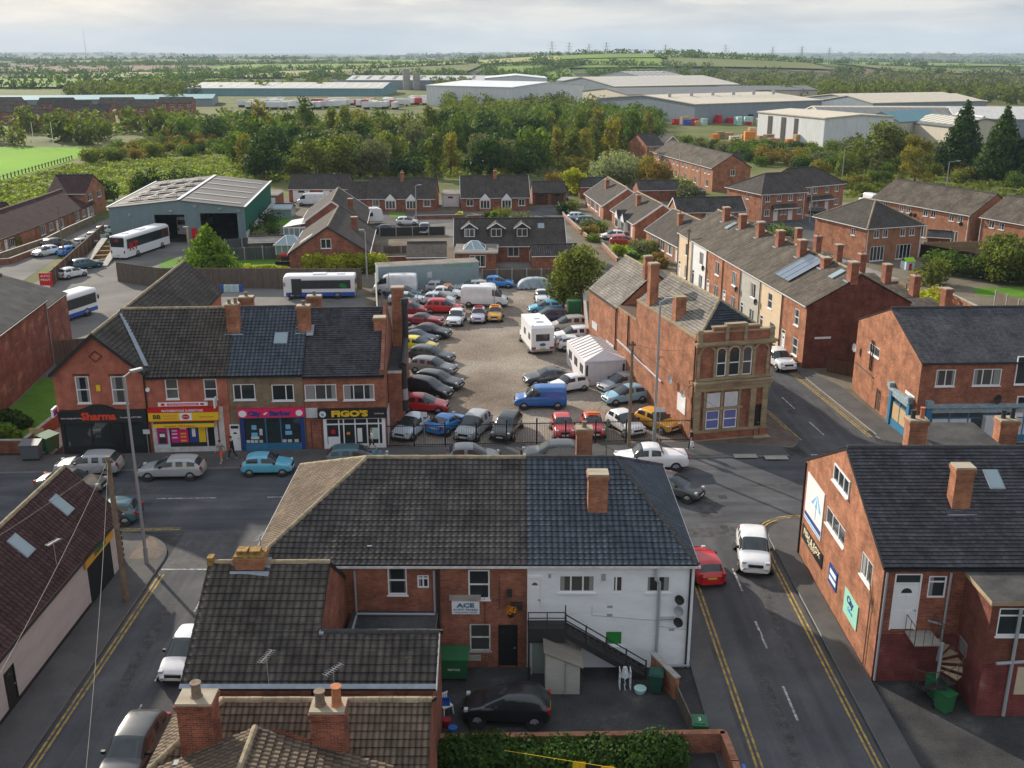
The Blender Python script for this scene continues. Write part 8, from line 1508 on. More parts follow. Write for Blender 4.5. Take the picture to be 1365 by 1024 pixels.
# pallet and crate yard by the white shed
PY = 'stacked crates and pallets in the yard by the white shed'
COLS = [('board', 'brown'), ('panelwhite', 'pale'), ('orange', 'orange'), ('stone', 'tan'), ('bus_blue', 'blue'), ('teal', 'green'), ('red', 'red')]
STK = []
def rows_label(lst, where, nrow):
    lst = sorted(lst, key=lambda q: q[0].location.y); n = math.ceil(len(lst)/nrow); RN = ['front', 'second', 'third', 'fourth', 'fifth', 'sixth', 'seventh', 'eighth', 'ninth', 'tenth', 'eleventh', 'twelfth', 'thirteenth', 'fourteenth', 'fifteenth']
    for r in range(nrow):
        for k, (o, d) in enumerate(sorted(lst[r*n:(r+1)*n], key=lambda q: q[0].location.x/q[0].location.y)): o['label'] = '%s, %s from the left in the %s row of %s' % (d, ORD[k], RN[r], where)
for k in range(70):
    px = 950+rnd.random()*240 if k < 45 else 895+rnd.random()*120; py = 182+rnd.random()*12 if k < 45 else 163+rnd.random()*5; mt, cn = COLS[rnd.choice([0, 0, 0, 3, 3, 1, 2] if k < 45 else [6, 5, 4, 6, 0, 5, 6])]; w = 1.8+rnd.random()*2; h = 1.2+rnd.random()*2.4
    def stk(m):
        for q in range(3): m.box(0, 0, h*q/3+.02, w, 1.6, h*(q+1)/3-.08)
    x, y = G(px, py); STK.append((tag(sub(None, 'pallet_stack', stk, [mt], (x, y, 0), rnd.random()*.6), '', 'crate stack', PY), cn+' crate stack'))
rows_label(STK, 'the shed yard', 4); TRL = []
GLt = 'lorry trailers parked at the far left depot'
for k in range(64):
    px = 325+rnd.random()*265; py = 139+rnd.random()*7 if px < 545 else 136+rnd.random()*5; x, y = G(px, py); c = rnd.choice(['white', 'white', 'white', 'red', 'white', 'red', 'white'] if px > 400 else ['white'])
    t = thing('lorry_trailer', 'x', 'trailer', (x, y, 0), rnd.choice([0, .1, 1.5, 1.6]), GLt)
    sub(t, 'box', lambda m: m.box(-5, -1.25, 1.1, 5, 1.25, 3.8), ['car_'+c]); TRL.append((t, {'white': 'white', 'red': 'red', 'royal': 'blue'}[c]+' lorry trailer')); sub(t, 'wheels', lambda m: (m.box(-4, -1.15, .1, -1, 1.15, 1.0), m.box(3, -1.15, .1, 3.8, 1.15, 1.0)), ['blackmatt'])

rows_label(TRL, 'the lorry park', 4)
# ------------------------------------------------------------------ people
def person(label, x, y, rz, pose, top, bottom, legs_bare=True, z=.13, hair='blackmatt', arms_bare=True):
    """one continuous skinned body; clothing split off the same surface by material"""
    J = pose; names = list(J); V = [J[n][0] for n in names]; rad = [J[n][1] for n in names]
    E_l = [('hip', 'belly'), ('belly', 'chest'), ('chest', 'neck'), ('neck', 'head0'), ('head0', 'head1'), ('chest', 'shL'), ('shL', 'elL'), ('elL', 'haL'), ('haL', 'fiL'), ('chest', 'shR'), ('shR', 'elR'), ('elR', 'haR'), ('haR', 'fiR'), ('hip', 'thL'), ('thL', 'knL'), ('knL', 'anL'), ('anL', 'toL'), ('hip', 'thR'), ('thR', 'knR'), ('knR', 'anR'), ('anR', 'toR')]
    me = bpy.data.meshes.new('body'); me.from_pydata(V, [(names.index(a), names.index(b)) for a, b in E_l], []); o = bpy.data.objects.new('tmp', me); C.objects.link(o)
    md = o.modifiers.new('k', 'SKIN'); md.use_smooth_shade = True; o.modifiers.new('s', 'SUBSURF').levels = 1
    for i, r in enumerate(rad): me.skin_vertices[0].data[i].radius = r if isinstance(r, tuple) else (r, r)
    me.skin_vertices[0].data[names.index('hip')].use_root = True
    dg = bpy.context.evaluated_depsgraph_get(); ev = bpy.data.meshes.new_from_object(o.evaluated_get(dg)); bpy.data.objects.remove(o)
    ev.materials.clear()
    for k in ('skin', top, bottom, 'panelwhite'): ev.materials.append(M[k])
    segs = [(Vector(J[a][0]), Vector(J[b][0]), a, b) for a, b in E_l]
    for p in ev.polygons:
        c = p.center; best = min(segs, key=lambda s: ((s[0].lerp(s[1], min(1, max(0, (c-s[0]).dot(s[1]-s[0])/max(1e-6, (s[1]-s[0]).length_squared)))))-c).length); a, b = best[2], best[3]
        mi = 0
        if b in ('belly', 'chest', 'shL', 'shR'): mi = 1
        if b in ('elL', 'elR'): mi = 1
        if b in ('haL', 'haR') and not arms_bare: mi = 1
        if b in ('thL', 'thR', 'knL', 'knR') or (a == 'hip' and c.z < J['hip'][0][2]): mi = 2
        if b in ('anL', 'anR'): mi = 0 if legs_bare else 2
        if b in ('toL', 'toR'): mi = 3
        p.material_index = mi; p.use_smooth = True
    t = thing('person', label, 'person', (x, y, z), rz); link('body', ev, t); h = J['head1'][0]
    m = MB(); 
    for k in range(4):
        for j in range(10): a0, a1 = j*math.pi/5, (j+1)*math.pi/5; t0, t1 = k*math.pi/8, (k+1)*math.pi/8; m.poly([(h[0]-.015+.108*math.sin(t)*math.cos(a), h[1]+.095*math.sin(t)*math.sin(a), h[2]-.01+.125*math.cos(t)) for t, a in ((t1, a0), (t1, a1), (t0, a1), (t0, a0))])
    m.build('hair', hair, t); fc = MB()
    for s in (1, -1): fc.tube((h[0]+.085, h[1]+s*.032, h[2]-.02), (h[0]+.093, h[1]+s*.032, h[2]-.02), .011, 6)
    fc.build('eyes', 'black', t); fc = MB(); fc.tube((h[0]+.08, h[1], h[2]-.02), (h[0]+.115, h[1], h[2]-.055), .01, 6, .017); fc.build('nose', 'skin', t)
    for hn, en in (('fiL', 'haL'), ('fiR', 'haR')):
        p = Vector(J[hn][0]); d = (p-Vector(J[en][0])).normalized(); fb = MB()
        for q, (off, l) in enumerate([(-.027, .055), (-.009, .065), (.009, .06), (.027, .048)]): fb.tube(p+Vector((off, 0, 0)), p+Vector((off, 0, 0))+d*l+Vector((.0, .0, -.0)), .009, 5, .007)
        fb.tube(p-d*.03+Vector((.035, 0, 0)), p+d*.025+Vector((.055, 0, 0)), .01, 5, .008); fb.build('fingers', 'skin', t)
    return t
M['skin'] = flat('skin', (.50, .27, .19), .6, .3)
def walk(st=.28, lean=.04, arm=.25, carry=0):
    return {'hip': ((0, 0, .93), (.14, .11)), 'belly': ((.01, 0, 1.10), (.14, .105)), 'chest': ((lean, 0, 1.33), (.16, .11)), 'neck': ((lean+.02, 0, 1.50), .055), 'head0': ((lean+.03, 0, 1.60), .085), 'head1': ((lean+.04, 0, 1.68), .09),
            'shL': ((lean, .19, 1.40), .06), 'elL': ((-arm*.5, .25, 1.14), .045), 'haL': ((-arm*.2, .25, .92), .032), 'fiL': ((-arm*.1, .25, .85), .028), 'shR': ((lean, -.19, 1.40), .06), 'elR': ((arm*.4, -.25, 1.14), .045), 'haR': ((arm, -.24, .96), .032), 'fiR': ((arm*1.15, -.24, .90), .028),
            'thL': ((.03, .09, .84), .095), 'knL': ((st*.7, .1, .50), .062), 'anL': ((st, .1, .09), .042), 'toL': ((st+.16, .1, .04), .035), 'thR': ((-.02, -.09, .84), .095), 'knR': ((-st*.2, -.1, .49), .062), 'anR': ((-st*1.1, -.1, .13), .042), 'toR': ((-st*1.1+.13, -.1, .04), .035)}
M['cloth_grey'] = flat('grey cloth', (.20, .19, .20), .9); M['cloth_orange'] = flat('orange red cloth', (.75, .12, .04), .8); M['cloth_dark'] = flat('dark cloth', (.012, .014, .02), .9); M['cloth_white'] = flat('white cloth', (.6, .6, .6), .9); M['hair_blond'] = flat('brown hair', (.16, .09, .05), .8)
x, y = G(296, 619); person('man in grey top and bright orange shorts walking outside the superstore', x, y, R_(-110), walk(.22), 'cloth_grey', 'cloth_orange')
x, y = G(311, 614); person('person in dark jacket and trousers walking past the shop door', x, y, R_(170), walk(.30), 'cloth_dark', 'cloth_dark', False, arms_bare=False)
x, y = G(497, 603); person('woman in white top and dark shorts walking past the pizza shop', x, y, R_(180), walk(.28), 'cloth_white', 'cloth_dark', hair='hair_blond')
x, y = G(921, 602); pp = person('man in dark clothes carrying a white bag beside the bank corner', x, y, R_(150), walk(.18), 'cloth_dark', 'cloth_dark', False); tag(sub(None, 'shopping_bag', lambda m: (m.tube((0, 0, 0), (0, 0, .38), .17, 8, .12), m.tube((-.05, 0, .38), (0, 0, .5), .01, 4), m.tube((.05, 0, .38), (0, 0, .5), .01, 4)), ['panelwhite'], (x+.0, y-.28, .55)), 'white shopping bag in the hand of the man by the bank', 'bag')
# ------------------------------------------------------------------ vegetation
nrs = np.random.RandomState(11)
LEAF = {'green': leafmat('mid green leaves', (.045, .092, .014), (.105, .155, .022)), 'olive': leafmat('olive leaves', (.075, .108, .018), (.165, .185, .034)), 'yellow': leafmat('yellowing leaves', (.13, .14, .022), (.24, .20, .035)),
        'dark': leafmat('dark evergreen leaves', (.018, .046, .010), (.045, .090, .014), .25), 'grey': leafmat('grey green leaves', (.085, .105, .050), (.15, .16, .080)), 'orange': leafmat('autumn leaves', (.15, .105, .025), (.20, .14, .03)), 'bright': leafmat('bright green leaves', (.09, .16, .012), (.16, .25, .02)), 'lime': leafmat('yellow green leaves', (.24, .28, .015), (.36, .36, .03), .4), 'flower': leafmat('leaves with pale flowers', (.06, .10, .03), (.38, .40, .25), .3)}
def leaf_cloud(blobs, n, size, flat_=.0, lo=.55):
    """blobs: (x,y,z,rx,ry,rz). returns verts (n*4,3), tint (n)"""
    B = np.array(blobs); vol = (B[:, 3]*B[:, 4]*B[:, 5])**(.67); pick = nrs.choice(len(B), n, p=vol/vol.sum()); b = B[pick]
    d = nrs.normal(size=(n, 3)); d /= np.linalg.norm(d, axis=1)[:, None]; r = lo+(1-lo)*nrs.rand(n)**.5; r *= 1+.10*nrs.normal(size=n)
    c = b[:, :3]+d*b[:, 3:6]*r[:, None]; nn = d+nrs.normal(size=(n, 3))*.55; nn /= np.linalg.norm(nn, axis=1)[:, None]
    a = np.cross(nn, nrs.normal(size=(n, 3))); a /= np.linalg.norm(a, axis=1)[:, None]; e = np.cross(nn, a); s = size*(.6+.8*nrs.rand(n))[:, None]
    a = a*s*.5; e = e*s*.36
    v = np.stack([c-a*.9-e*.3, c+a*.1-e, c+a-e*.1, c-a*.1+e], 1).reshape(-1, 3)
    bt = nrs.rand(len(B))[pick]; tint = np.clip(.15+.45*bt+.4*nrs.rand(n), 0, 1); return v, tint
def quads_mesh(name, v, tint, mat):
    n = len(v)//4; me = bpy.data.meshes.new(name); me.vertices.add(n*4); me.vertices.foreach_set('co', v.astype(np.float32).ravel()); me.loops.add(n*4); me.loops.foreach_set('vertex_index', np.arange(n*4, dtype=np.int32)); me.polygons.add(n); me.polygons.foreach_set('loop_start', np.arange(0, n*4, 4, dtype=np.int32))
    me.update(calc_edges=True); at = me.attributes.new('tint', 'FLOAT', 'POINT'); at.data.foreach_set('value', np.repeat(tint, 4).astype(np.float32)); me.materials.append(mat); me.validate(); return me
def blob_set(h, r, kind):
    B = []; k = {'round': 13, 'tall': 14, 'bush': 9, 'multi': 16, 'cone': 16, 'wispy': 16}[kind]*(2 if kind == 'cone' else 1)
    for i in range(k):
        a = nrs.rand()*6.283; t = (i+.5)/k
        if kind == 'cone':
            z = h*(.08+.87*t); q = r*(1-t)**.75; B.append((q*.5*math.cos(i*2.4), q*.5*math.sin(i*2.4), z, q*.66+.25, q*.66+.25, h*.09)); continue
        if kind == 'tall': z = h*(.16+.76*t); q = r*math.sin(math.pi*min(1, .22+.7*t))*.62
        elif kind == 'wispy': z = h*(.14+.78*t); q = r*(1-.6*t)*.8
        elif kind == 'bush': z = h*(.25+.45*nrs.rand()); q = r*.62*nrs.rand()**.5
        else: z = h*(.20+.62*nrs.rand()); q = r*.72*nrs.rand()**.5
        s = r*(.30+.26*nrs.rand())*(1.15 if kind == 'bush' else 1)*(.62 if kind == 'wispy' else 1); B.append((q*math.cos(a), q*math.sin(a), z, s, s, s*(.85 if kind != 'tall' else 1.1)))
    if kind in ('round', 'multi'): B.append((0, 0, h*.88, r*.42, r*.42, h*.12))
    if kind in ('bush',): B.append((0, 0, h*.35, r*.8, r*.8, h*.38))
    if kind in ('round', 'multi', 'tall'): B.append((0, 0, h*.55, r*.6, r*.6, h*.28))
    return B
def trunk_mesh(h, r, kind, mat='timber_pole'):
    m = MB(); n = 6; top = h*(.55 if kind != 'cone' else .9); m.tube((0, 0, -.1), (0, 0, top*.55), .045*h*.5+.06, 8, .03*h*.5+.04); m.tube((0, 0, top*.55), (.1, .05, top), .03*h*.5+.04, 7, .04)
    if kind != 'cone':
        for i in range(6): a = i*1.05+.3; z = top*(.45+.08*i); m.tube((0, 0, z), (r*.6*math.cos(a), r*.6*math.sin(a), z+h*.22), .07+.006*h, 6, .03)
    return m.mesh('trunk', [mat])
M['bark'] = flat('bark', (.11, .085, .06), .9, .2, nz=.3, sc=4)
SPEC = [('round', 9, 4.0, 1700, .62, ['green', 'olive', 'dark']), ('multi', 8, 4.4, 1700, .62, ['green', 'olive', 'grey']), ('tall', 11, 2.9, 1500, .58, ['olive', 'yellow', 'green']), ('wispy', 10, 2.8, 1100, .50, ['yellow', 'grey', 'olive']), ('bush', 4.6, 3.6, 1200, .55, ['green', 'olive', 'grey', 'green', 'dark', 'olive', 'yellow', 'green', 'green', 'orange'])]
TREES = {}
def proto_mesh(kind, h, r, n, size, leaf, key):
    if key not in TREES:
        v, t = leaf_cloud(blob_set(h, r, kind), n, size); TREES[key] = (quads_mesh('crown', v, t, LEAF[leaf]), trunk_mesh(h, r, kind, 'bark'))
    return TREES[key]
LN = {'green': 'mid green', 'olive': 'olive green', 'yellow': 'yellowing', 'dark': 'dark green', 'grey': 'grey green', 'orange': 'orange brown', 'bright': 'bright green', 'lime': 'yellow green', 'flower': 'pale flowered'}
def tree(x, y, kind, h, r, n, size, leaf, label=None, name=None, key=None, group=None, s=1.0, cat=None, z=None):
    c, t = proto_mesh(kind, h, r, n, size, leaf, key or (kind, leaf, h, r, n)); sh = kind == 'bush'
    o = thing(name or ('bush' if sh else 'tree'), label or '%s %s' % (LN[leaf], {'round': 'round crowned tree', 'multi': 'wide spreading tree', 'tall': 'tall narrow tree', 'wispy': 'loose wispy tree', 'bush': 'low bush', 'cone': 'conifer'}[kind]), cat or ('bush' if sh else 'tree'), (x, y, 0 if z is None else z), rnd.random()*6.28, group)
    o.scale = (s*(.9+.2*rnd.random()), s*(.9+.2*rnd.random()), s*(.88+.24*rnd.random())) if group else (s, s, s)
    link('crown', c, o); link('trunk', t, o); return o
def inside(p, poly):
    c = False
    for i in range(len(poly)):
        a, b = poly[i], poly[i-1]
        if (a[1] > p[1]) != (b[1] > p[1]) and p[0] < (b[0]-a[0])*(p[1]-a[1])/(b[1]-a[1])+a[0]: c = not c
    return c
def scatter(poly, sp, tries=9000):
    xs_ = [p[0] for p in poly]; ys_ = [p[1] for p in poly]; out = []; cell = {}
    area = (max(xs_)-min(xs_))*(max(ys_)-min(ys_)); tries = int(min(60000, area/sp/sp*6))
    for _ in range(tries):
        p = (min(xs_)+rnd.random()*(max(xs_)-min(xs_)), min(ys_)+rnd.random()*(max(ys_)-min(ys_))); k = (int(p[0]//sp), int(p[1]//sp))
        if not inside(p, poly): continue
        if any((q[0]-p[0])**2+(q[1]-p[1])**2 < sp*sp for i in (-1, 0, 1) for j in (-1, 0, 1) for q in cell.get((k[0]+i, k[1]+j), ())): continue
        cell.setdefault(k, []).append(p); out.append(p)
    return out
# single trees and shrubs one can point at
tree(*G(772, 412), 'multi', 7.6, 3.6, 4200, .42, 'olive', 'leafy yellow green tree at the back right corner of the car park')
tree(*G(280, 364), 'cone', 6.6, 3.9, 5200, .42, 'bright', 'bushy bright green cypress beside the bus yard'); tree(*G(193, 268), 'bush', 5.2, 3.3, 2500, .45, 'olive', 'round olive bush behind the bus depot', 'shrub')
tree(*G(821, 246), 'bush', 7.5, 6.8, 5500, .55, 'flower', 'large round bush covered in pale flowers beyond the bungalows'); tree(*G(765, 262), 'round', 6.0, 2.6, 1800, .42, 'lime', 'small yellow green tree in the bungalow front garden'); tree(*G(740, 250), 'bush', 4.2, 2.8, 1400, .45, 'orange', 'orange brown bush behind the double garage')
tree(*G(861, 250), 'round', 7.0, 3.2, 2200, .45, 'yellow', 'yellow green tree between the sheds and the far brick block'); tree(*G(879, 256), 'round', 6.6, 3.6, 2200, .45, 'orange', 'orange tinted tree right of the yellow green one'); tree(*G(905, 262), 'bush', 4.6, 3.0, 1800, .42, 'bright', 'bright green bush in front of the far brick block'); tree(*G(920, 270), 'bush', 4.4, 3.2, 2000, .42, 'grey', 'rounded grey green bush by the pale blue car')
tree(*G(1332, 376), 'multi', 6.4, 4.0, 3600, .45, 'olive', 'spreading garden tree at the right behind the slate roof'); tree(*G(1226, 416), 'bush', 2.9, 3.0, 2400, .36, 'lime', 'round yellow green shrub behind the slate roof'); tree(*G(1040, 318), 'bush', 2.2, 2.4, 1000, .38, 'green', 'small green shrub behind the terraced row chimneys'); tree(*G(1240, 378), 'bush', 3.6, 2.6, 1600, .4, 'olive', 'feathery shrub at the left end of the garden hedge')
for i, (px, py, h) in enumerate([(1278, 232, 17.5), (1330, 242, 17), (1378, 245, 18), (1108, 178, 9), (908, 158, 9)]): x, y = G(px, py); tree(x, y, 'cone', h, h*.34, 7500 if i < 3 else 1500, .75, 'dark', ['tall dark conifer, leftmost of the large three at upper right', 'tall dark conifer in the middle of the large three at upper right', 'tall dark conifer cut by the right edge', 'small pointed conifer in front of the white shed', 'small dark conifer beside the container yard'][i], 'conifer')
tree(*G(1218, 250), 'wispy', 11.5, 4.6, 2600, .5, 'yellow', 'pale wispy birch with yellowing leaves at upper right', 'birch_tree'); tree(*G(1170, 225), 'multi', 12, 7.5, 4200, .7, 'olive', 'very broad yellow green tree below the teal roofed units')
for i, (px, py, h, r, lf) in enumerate([(651, 298, 2.8, 1.2, 'dark'), (657, 300, 3.2, .8, 'bright'), (672, 298, 3.8, 2.1, 'olive'), (694, 304, 3.0, 2.2, 'grey'), (752, 285, 2.4, 1.8, 'dark'), (763, 280, 2.2, 1.6, 'olive'), (781, 306, 1.8, 1.7, 'grey'), (786, 313, 1.7, 1.7, 'orange'), (800, 309, 1.5, 1.5, 'olive'), (790, 322, 1.2, 1.5, 'green'), (852, 345, 3.2, 2.0, 'grey'), (826, 340, 1.6, 1.4, 'lime'), (866, 336, 1.7, 1.9, 'olive'), (874, 350, 1.6, 1.4, 'orange'), (840, 350, 1.5, 1.2, 'dark'), (882, 357, 1.5, 1.2, 'orange'), (349, 330, 2.6, 2.5, 'grey'), (354, 302, 3.2, 2.6, 'dark'), (343, 316, 2.5, 2.0, 'green'), (360, 316, 2.5, 2.0, 'green'), (12, 332, 2.4, 2.6, 'olive'), (14, 586, 1.1, 1.1, 'bright'), (14, 560, 1.0, 1.0, 'dark'), (30, 570, 1.2, .8, 'dark'), (700, 346, 2.2, 1.0, 'olive'), (765, 345, 2.6, 1.2, 'olive'), (612, 290, 1.0, .9, 'lime'), (1310, 365, 2.6, 2.2, 'green'), (735, 240, 3.4, 2.6, 'grey'), (1185, 500, .7, .8, 'bright')]):
    tree(*G(px, py), 'bush', h, r, 900, .30, lf, ['dark rounded bush left of the slim column shrub', 'slim bright green column shrub by the estate wall', 'rounded olive tree shrub before the arched bay bungalow', 'loose grey green shrub right of the olive one', 'dark clipped bush near the far drive lawn', 'olive bush beside the far bungalow window', 'grey green mound in the flower garden', 'red brown bush in the flower garden', 'olive bush beside the red brown one', 'low green bush at the corner of the brick wall', 'grey green willow like bush on the front lawn', 'small yellow green bush at the lawn edge', 'olive bush under the bungalow window', 'orange brown bush near the bungalow door', 'dark low bush on the front lawn', 'orange bush at the lawn end', 'grey leaved bush right of the bright cypress', 'dark purple green bush by the green depot wall', 'left one of two clipped domes by the depot', 'right one of two clipped domes by the depot', 'olive bush in a garden at the left edge', 'bright rounded bush on the small lawn at the left edge', 'small dark bush on the left lawn', 'dark bush beside the takeaway wall', 'olive bush near the dormer bungalow patio', 'upright olive bush by the patio fence', 'tiny yellow bush beside the small front lawn', 'green bush under the spreading garden tree', 'pampas grass clump beyond the garages', 'green plants in the little fenced yard'][i], key=('b', lf, round(h), round(r), i % 3))
def hedge(label, pts, h, w, leaf, n=2600, size=.32, top=.35):
    o = thing('hedge', label, 'hedge', (*pts[0], 0)); B = []
    for a, b in zip(pts, pts[1:]):
        a = Vector(a)-Vector(pts[0]); b = Vector(b)-Vector(pts[0]); L = (b-a).length; k = max(2, int(L/(w*.7)))
        for i in range(k+1): p = a.lerp(b, i/k); B.append((p.x, p.y, h*.48+.1*math.sin(i*1.7), w*.6, w*.55, h*.5*(1+top*.35*math.sin(i*2.3))))
    v, t = leaf_cloud(B, n, size, lo=.5); v[:, 2] = np.maximum(v[:, 2], .02); link('foliage', quads_mesh('foliage', v, t, LEAF[leaf]), o); m = MB(); a = Vector((0, 0)); b = Vector(pts[-1])-Vector(pts[0]); m.bar((0, 0, h*.3), (b.x, b.y, h*.3), .25, h*.4); m.build('branches', 'bark', o)
hedge('yellow green clipped hedge behind the tall timber fence', [G(412, 366), G(508, 364)], 2.9, 1.9, 'lime', 6000, .30); hedge('low yellow green shrub row in front of the patio garden', [G(322, 363), G(380, 364)], 1.1, 1.2, 'lime', 1500, .28); hedge('tall dark green hedge behind the end house', [(-73.5, 205), (-62.5, 206)], 6.5, 3.0, 'dark', 3500, .5); hedge('dark hedge left of the tall green hedge', [(-89, 207), (-80, 207)], 4.5, 2.5, 'dark', 1500, .5)
hedge('thick green hedge in front of the dark stained fence', [(57.5, 137.5), (66, 129)], 3.2, 2.8, 'green', 5000, .36); hedge('ivy covered hedge along the low wall in the foreground garden', [(-2.2, 35.5), (5.0, 35.3)], 1.75, 2.0, 'dark', 11000, .17); hedge('leafy shrub at the right end of the garden hedge', [(5.2, 35.5), (6.6, 35.7)], 1.9, 1.4, 'dark', 4200, .16)
tree(-1.3, 35.3, 'bush', 1.6, 1.3, 2400, .16, 'dark', 'dark leafy bush below the parked black car'); tree(2.6, 33.8, 'bush', .9, .8, 900, .12, 'yellow', 'small yellow plant beside the cloth line'); hedge('weeds along the foot of the plum painted wall', [(24, 39.1), (28.5, 39.1)], .35, .4, 'bright', 1600, .12); hedge('climbing plants along the terraced row pavement', [(27.0, 93.4), (25.9, 101)], .6, .5, 'green', 1300, .15)
x, y = -.05, 42.72; v, t = leaf_cloud([(0, 0, .12, .3, .26, .2)], 260, .10); fl = link('flowers', quads_mesh('flowers', v, t, leafmat('orange flowers', (.05, .12, .02), (.85, .25, .02), .2)), hb)
# woods: individual trees, nearest first
W1 = [G(335, 248), G(400, 240), G(480, 238), G(560, 239), G(640, 238), G(725, 236), G(735, 214), G(700, 196), G(600, 186), G(430, 185), G(330, 192), G(318, 224)]
W2 = [G(770, 236), G(800, 232), G(845, 214), G(865, 190), G(880, 178), G(880, 165), G(830, 150), G(690, 160), G(640, 168), G(700, 190)]
W3 = [G(1125, 262), G(1160, 262), G(1200, 236), G(1420, 258), G(1420, 236), G(1240, 205), G(1150, 205), G(1120, 215), G(1115, 236)]; W6 = [G(885, 196), G(1110, 203), G(1130, 222), G(1100, 236), G(1010, 222), G(960, 206), G(880, 200)]
W4 = [G(108, 219), G(160, 214), G(330, 203), G(330, 186), G(260, 186), G(125, 205)]; W5 = [G(235, 194), G(330, 188), G(335, 174), G(240, 178)]
pts = []
for poly, sp, mixk, hs in [(W1, 7.0, [('round', 3), ('multi', 5), ('tall', 1), ('bush', 4)], 1.1), (W2, 7.4, [('tall', 5), ('wispy', 2), ('bush', 2), ('round', 1)], .95), (W3, 5.6, [('bush', 5), ('wispy', 2), ('multi', 1)], .72), (W4, 6.0, [('bush', 6)], .85), (W6, 5.0, [('bush', 6)], .8), (W5, 7.5, [('round', 3), ('wispy', 1), ('tall', 1)], 1.0)]:
    for p in scatter(poly, sp): pts.append((p, mixk, hs))
clear = [G(640, 190), G(600, 180), G(720, 172), G(740, 186)]
pts = [q for q in pts if not inside(q[0], clear)]
pts.sort(key=lambda q: q[0][1]); near_pts, rest = pts[:300], pts[300:]
specd = {s[0]: s for s in SPEC}
WL = []
for p, mixk, hs in near_pts:
    kinds = [k for k, w in mixk for _ in range(w)]; kd, h, r, n, sz, lf = specd[rnd.choice(kinds)]; leaf = rnd.choice(lf)
    if mixk[0][1] == 3 and kd in ('round', 'multi', 'bush') and rnd.random() < .40: leaf = 'dark'
    o = tree(p[0], p[1], kd, h, r, n, sz, leaf, group='trees and bushes of the wood behind the houses', key=(kd, leaf), s=hs*(.75+.45*rnd.random())); WL.append((o, o['label']))
rows_label(WL, 'the wood', 12)
def wood_mass(name, plist, size=(5, 9), n=110, leaf='olive', lsz=1.2, wide=1.0):
    V = []; T = []; base = {}
    for q in range(5): base[q] = leaf_cloud(blob_set(8, 4.2*wide, 'multi'), n, lsz)
    for (x, y) in plist:
        v, t = base[rnd.randrange(5)]; s = (size[0]+(size[1]-size[0])*rnd.random())/8; a = rnd.random()*6.28; c, q = math.cos(a), math.sin(a); z = terr(x, y) if y > 900 else 0
        w = np.empty_like(v); w[:, 0] = (v[:, 0]*c-v[:, 1]*q)*s+x; w[:, 1] = (v[:, 0]*q+v[:, 1]*c)*s+y; w[:, 2] = (v[:, 2]-1.2)*s+z; V.append(w); T.append(np.clip(t*.6+.4*rnd.random(), 0, 1))
    if V: struct(link(name, quads_mesh(name, np.concatenate(V), np.concatenate(T), LEAF[leaf])), 'stuff')
def allof(polys, sp, cap=2500):
    o = []
    for p in polys: o += scatter(p, sp)
    return o[:cap]
PX = lambda *a: [G(px, py) for px, py in a]
wood_mass('distant_wood', [q[0] for q in rest], (6, 10), 420, 'green', .9)
wood_mass('distant_wood', allof([PX((240, 180), (330, 180), (600, 184), (620, 171), (330, 169), (240, 172)), PX((600, 165), (690, 158), (860, 152), (800, 144), (640, 138), (575, 128), (590, 140))], 9.5), (6, 10), 300, 'olive', 1.0)
wood_mass('distant_wood', allof([PX((130, 137), (230, 141), (235, 133), (140, 130)), PX((560, 118), (640, 128), (620, 112), (540, 108)), PX((1000, 128), (1100, 136), (1365, 140), (1420, 132), (1200, 124), (1000, 118)), PX((95, 188), (240, 192), (240, 184), (100, 182)), PX((0, 178), (240, 178), (240, 176), (0, 176)), PX((0, 170), (240, 170), (240, 168.5), (0, 168.5)), PX((90, 130), (440, 126), (440, 119), (100, 121)), PX((-40, 196), (28, 196), (28, 184), (-40, 184)), PX((75, 194), (118, 194), (110, 184), (80, 184))], 11), (7, 12), 240, 'olive', 1.3)
wood_mass('distant_wood', allof([PX((1000, 118), (1420, 133), (1420, 112), (1150, 108)), PX((940, 120), (1000, 118), (1140, 108), (960, 106))], 17), (7, 12), 160, 'grey', 1.7, 1.3)
far = []
for _ in range(1900):
    y = 950*math.exp(rnd.random()*2.0); x = (rnd.random()-.5)*1.25*y
    v = noise.noise(Vector((x*.0022, y*.0016, 3.3)))+.6*noise.noise(Vector((x*.007, y*.004, 8.1)))
    if v > (-.02 if x > -40 else .22) and not (abs(x-190) < 380 and 1250 < y < 1700): far.append((x, y))
for (x0, y0, x1, y1) in [(-620, 1160, -40, 1190), (-600, 1490, -40, 1500), (-820, 1900, -250, 2080), (-560, 860, -300, 880), (-330, 880, -330, 1480), (-40, 1410, 250, 1320), (-60, 1650, 420, 1690), (30, 1480, 60, 1330), (250, 1500, 270, 1650), (-130, 940, 70, 940), (-20, 1110, 90, 1400), (200, 1500, 440, 1505), (380, 1240, 1000, 1290), (-900, 1250, -640, 1500), (420, 990, 900, 1010), (-960, 2080, -100, 2060), (100, 2350, 700, 2380)]:
    L = math.hypot(x1-x0, y1-y0); n = int(L/13)
    for k in range(n): t = k/n; far.append((x0+(x1-x0)*t+rnd.random()*6, y0+(y1-y0)*t+rnd.random()*8))
wood_mass('distant_wood', far, (7, 12), 90, 'green', 2.4, 2.0)
far2 = []
for _ in range(1500):
    y = 2800*math.exp(rnd.random()*1.15); x = (rnd.random()-.5)*1.2*y
    if noise.noise(Vector((x*.0011, y*.0006, 1.3)))+.5*noise.noise(Vector((x*.004, y*.002, 5.1))) > -.05: far2.append((x, y))
wood_mass('distant_wood', far2, (8, 12), 40, 'dark', 5, 4.6)
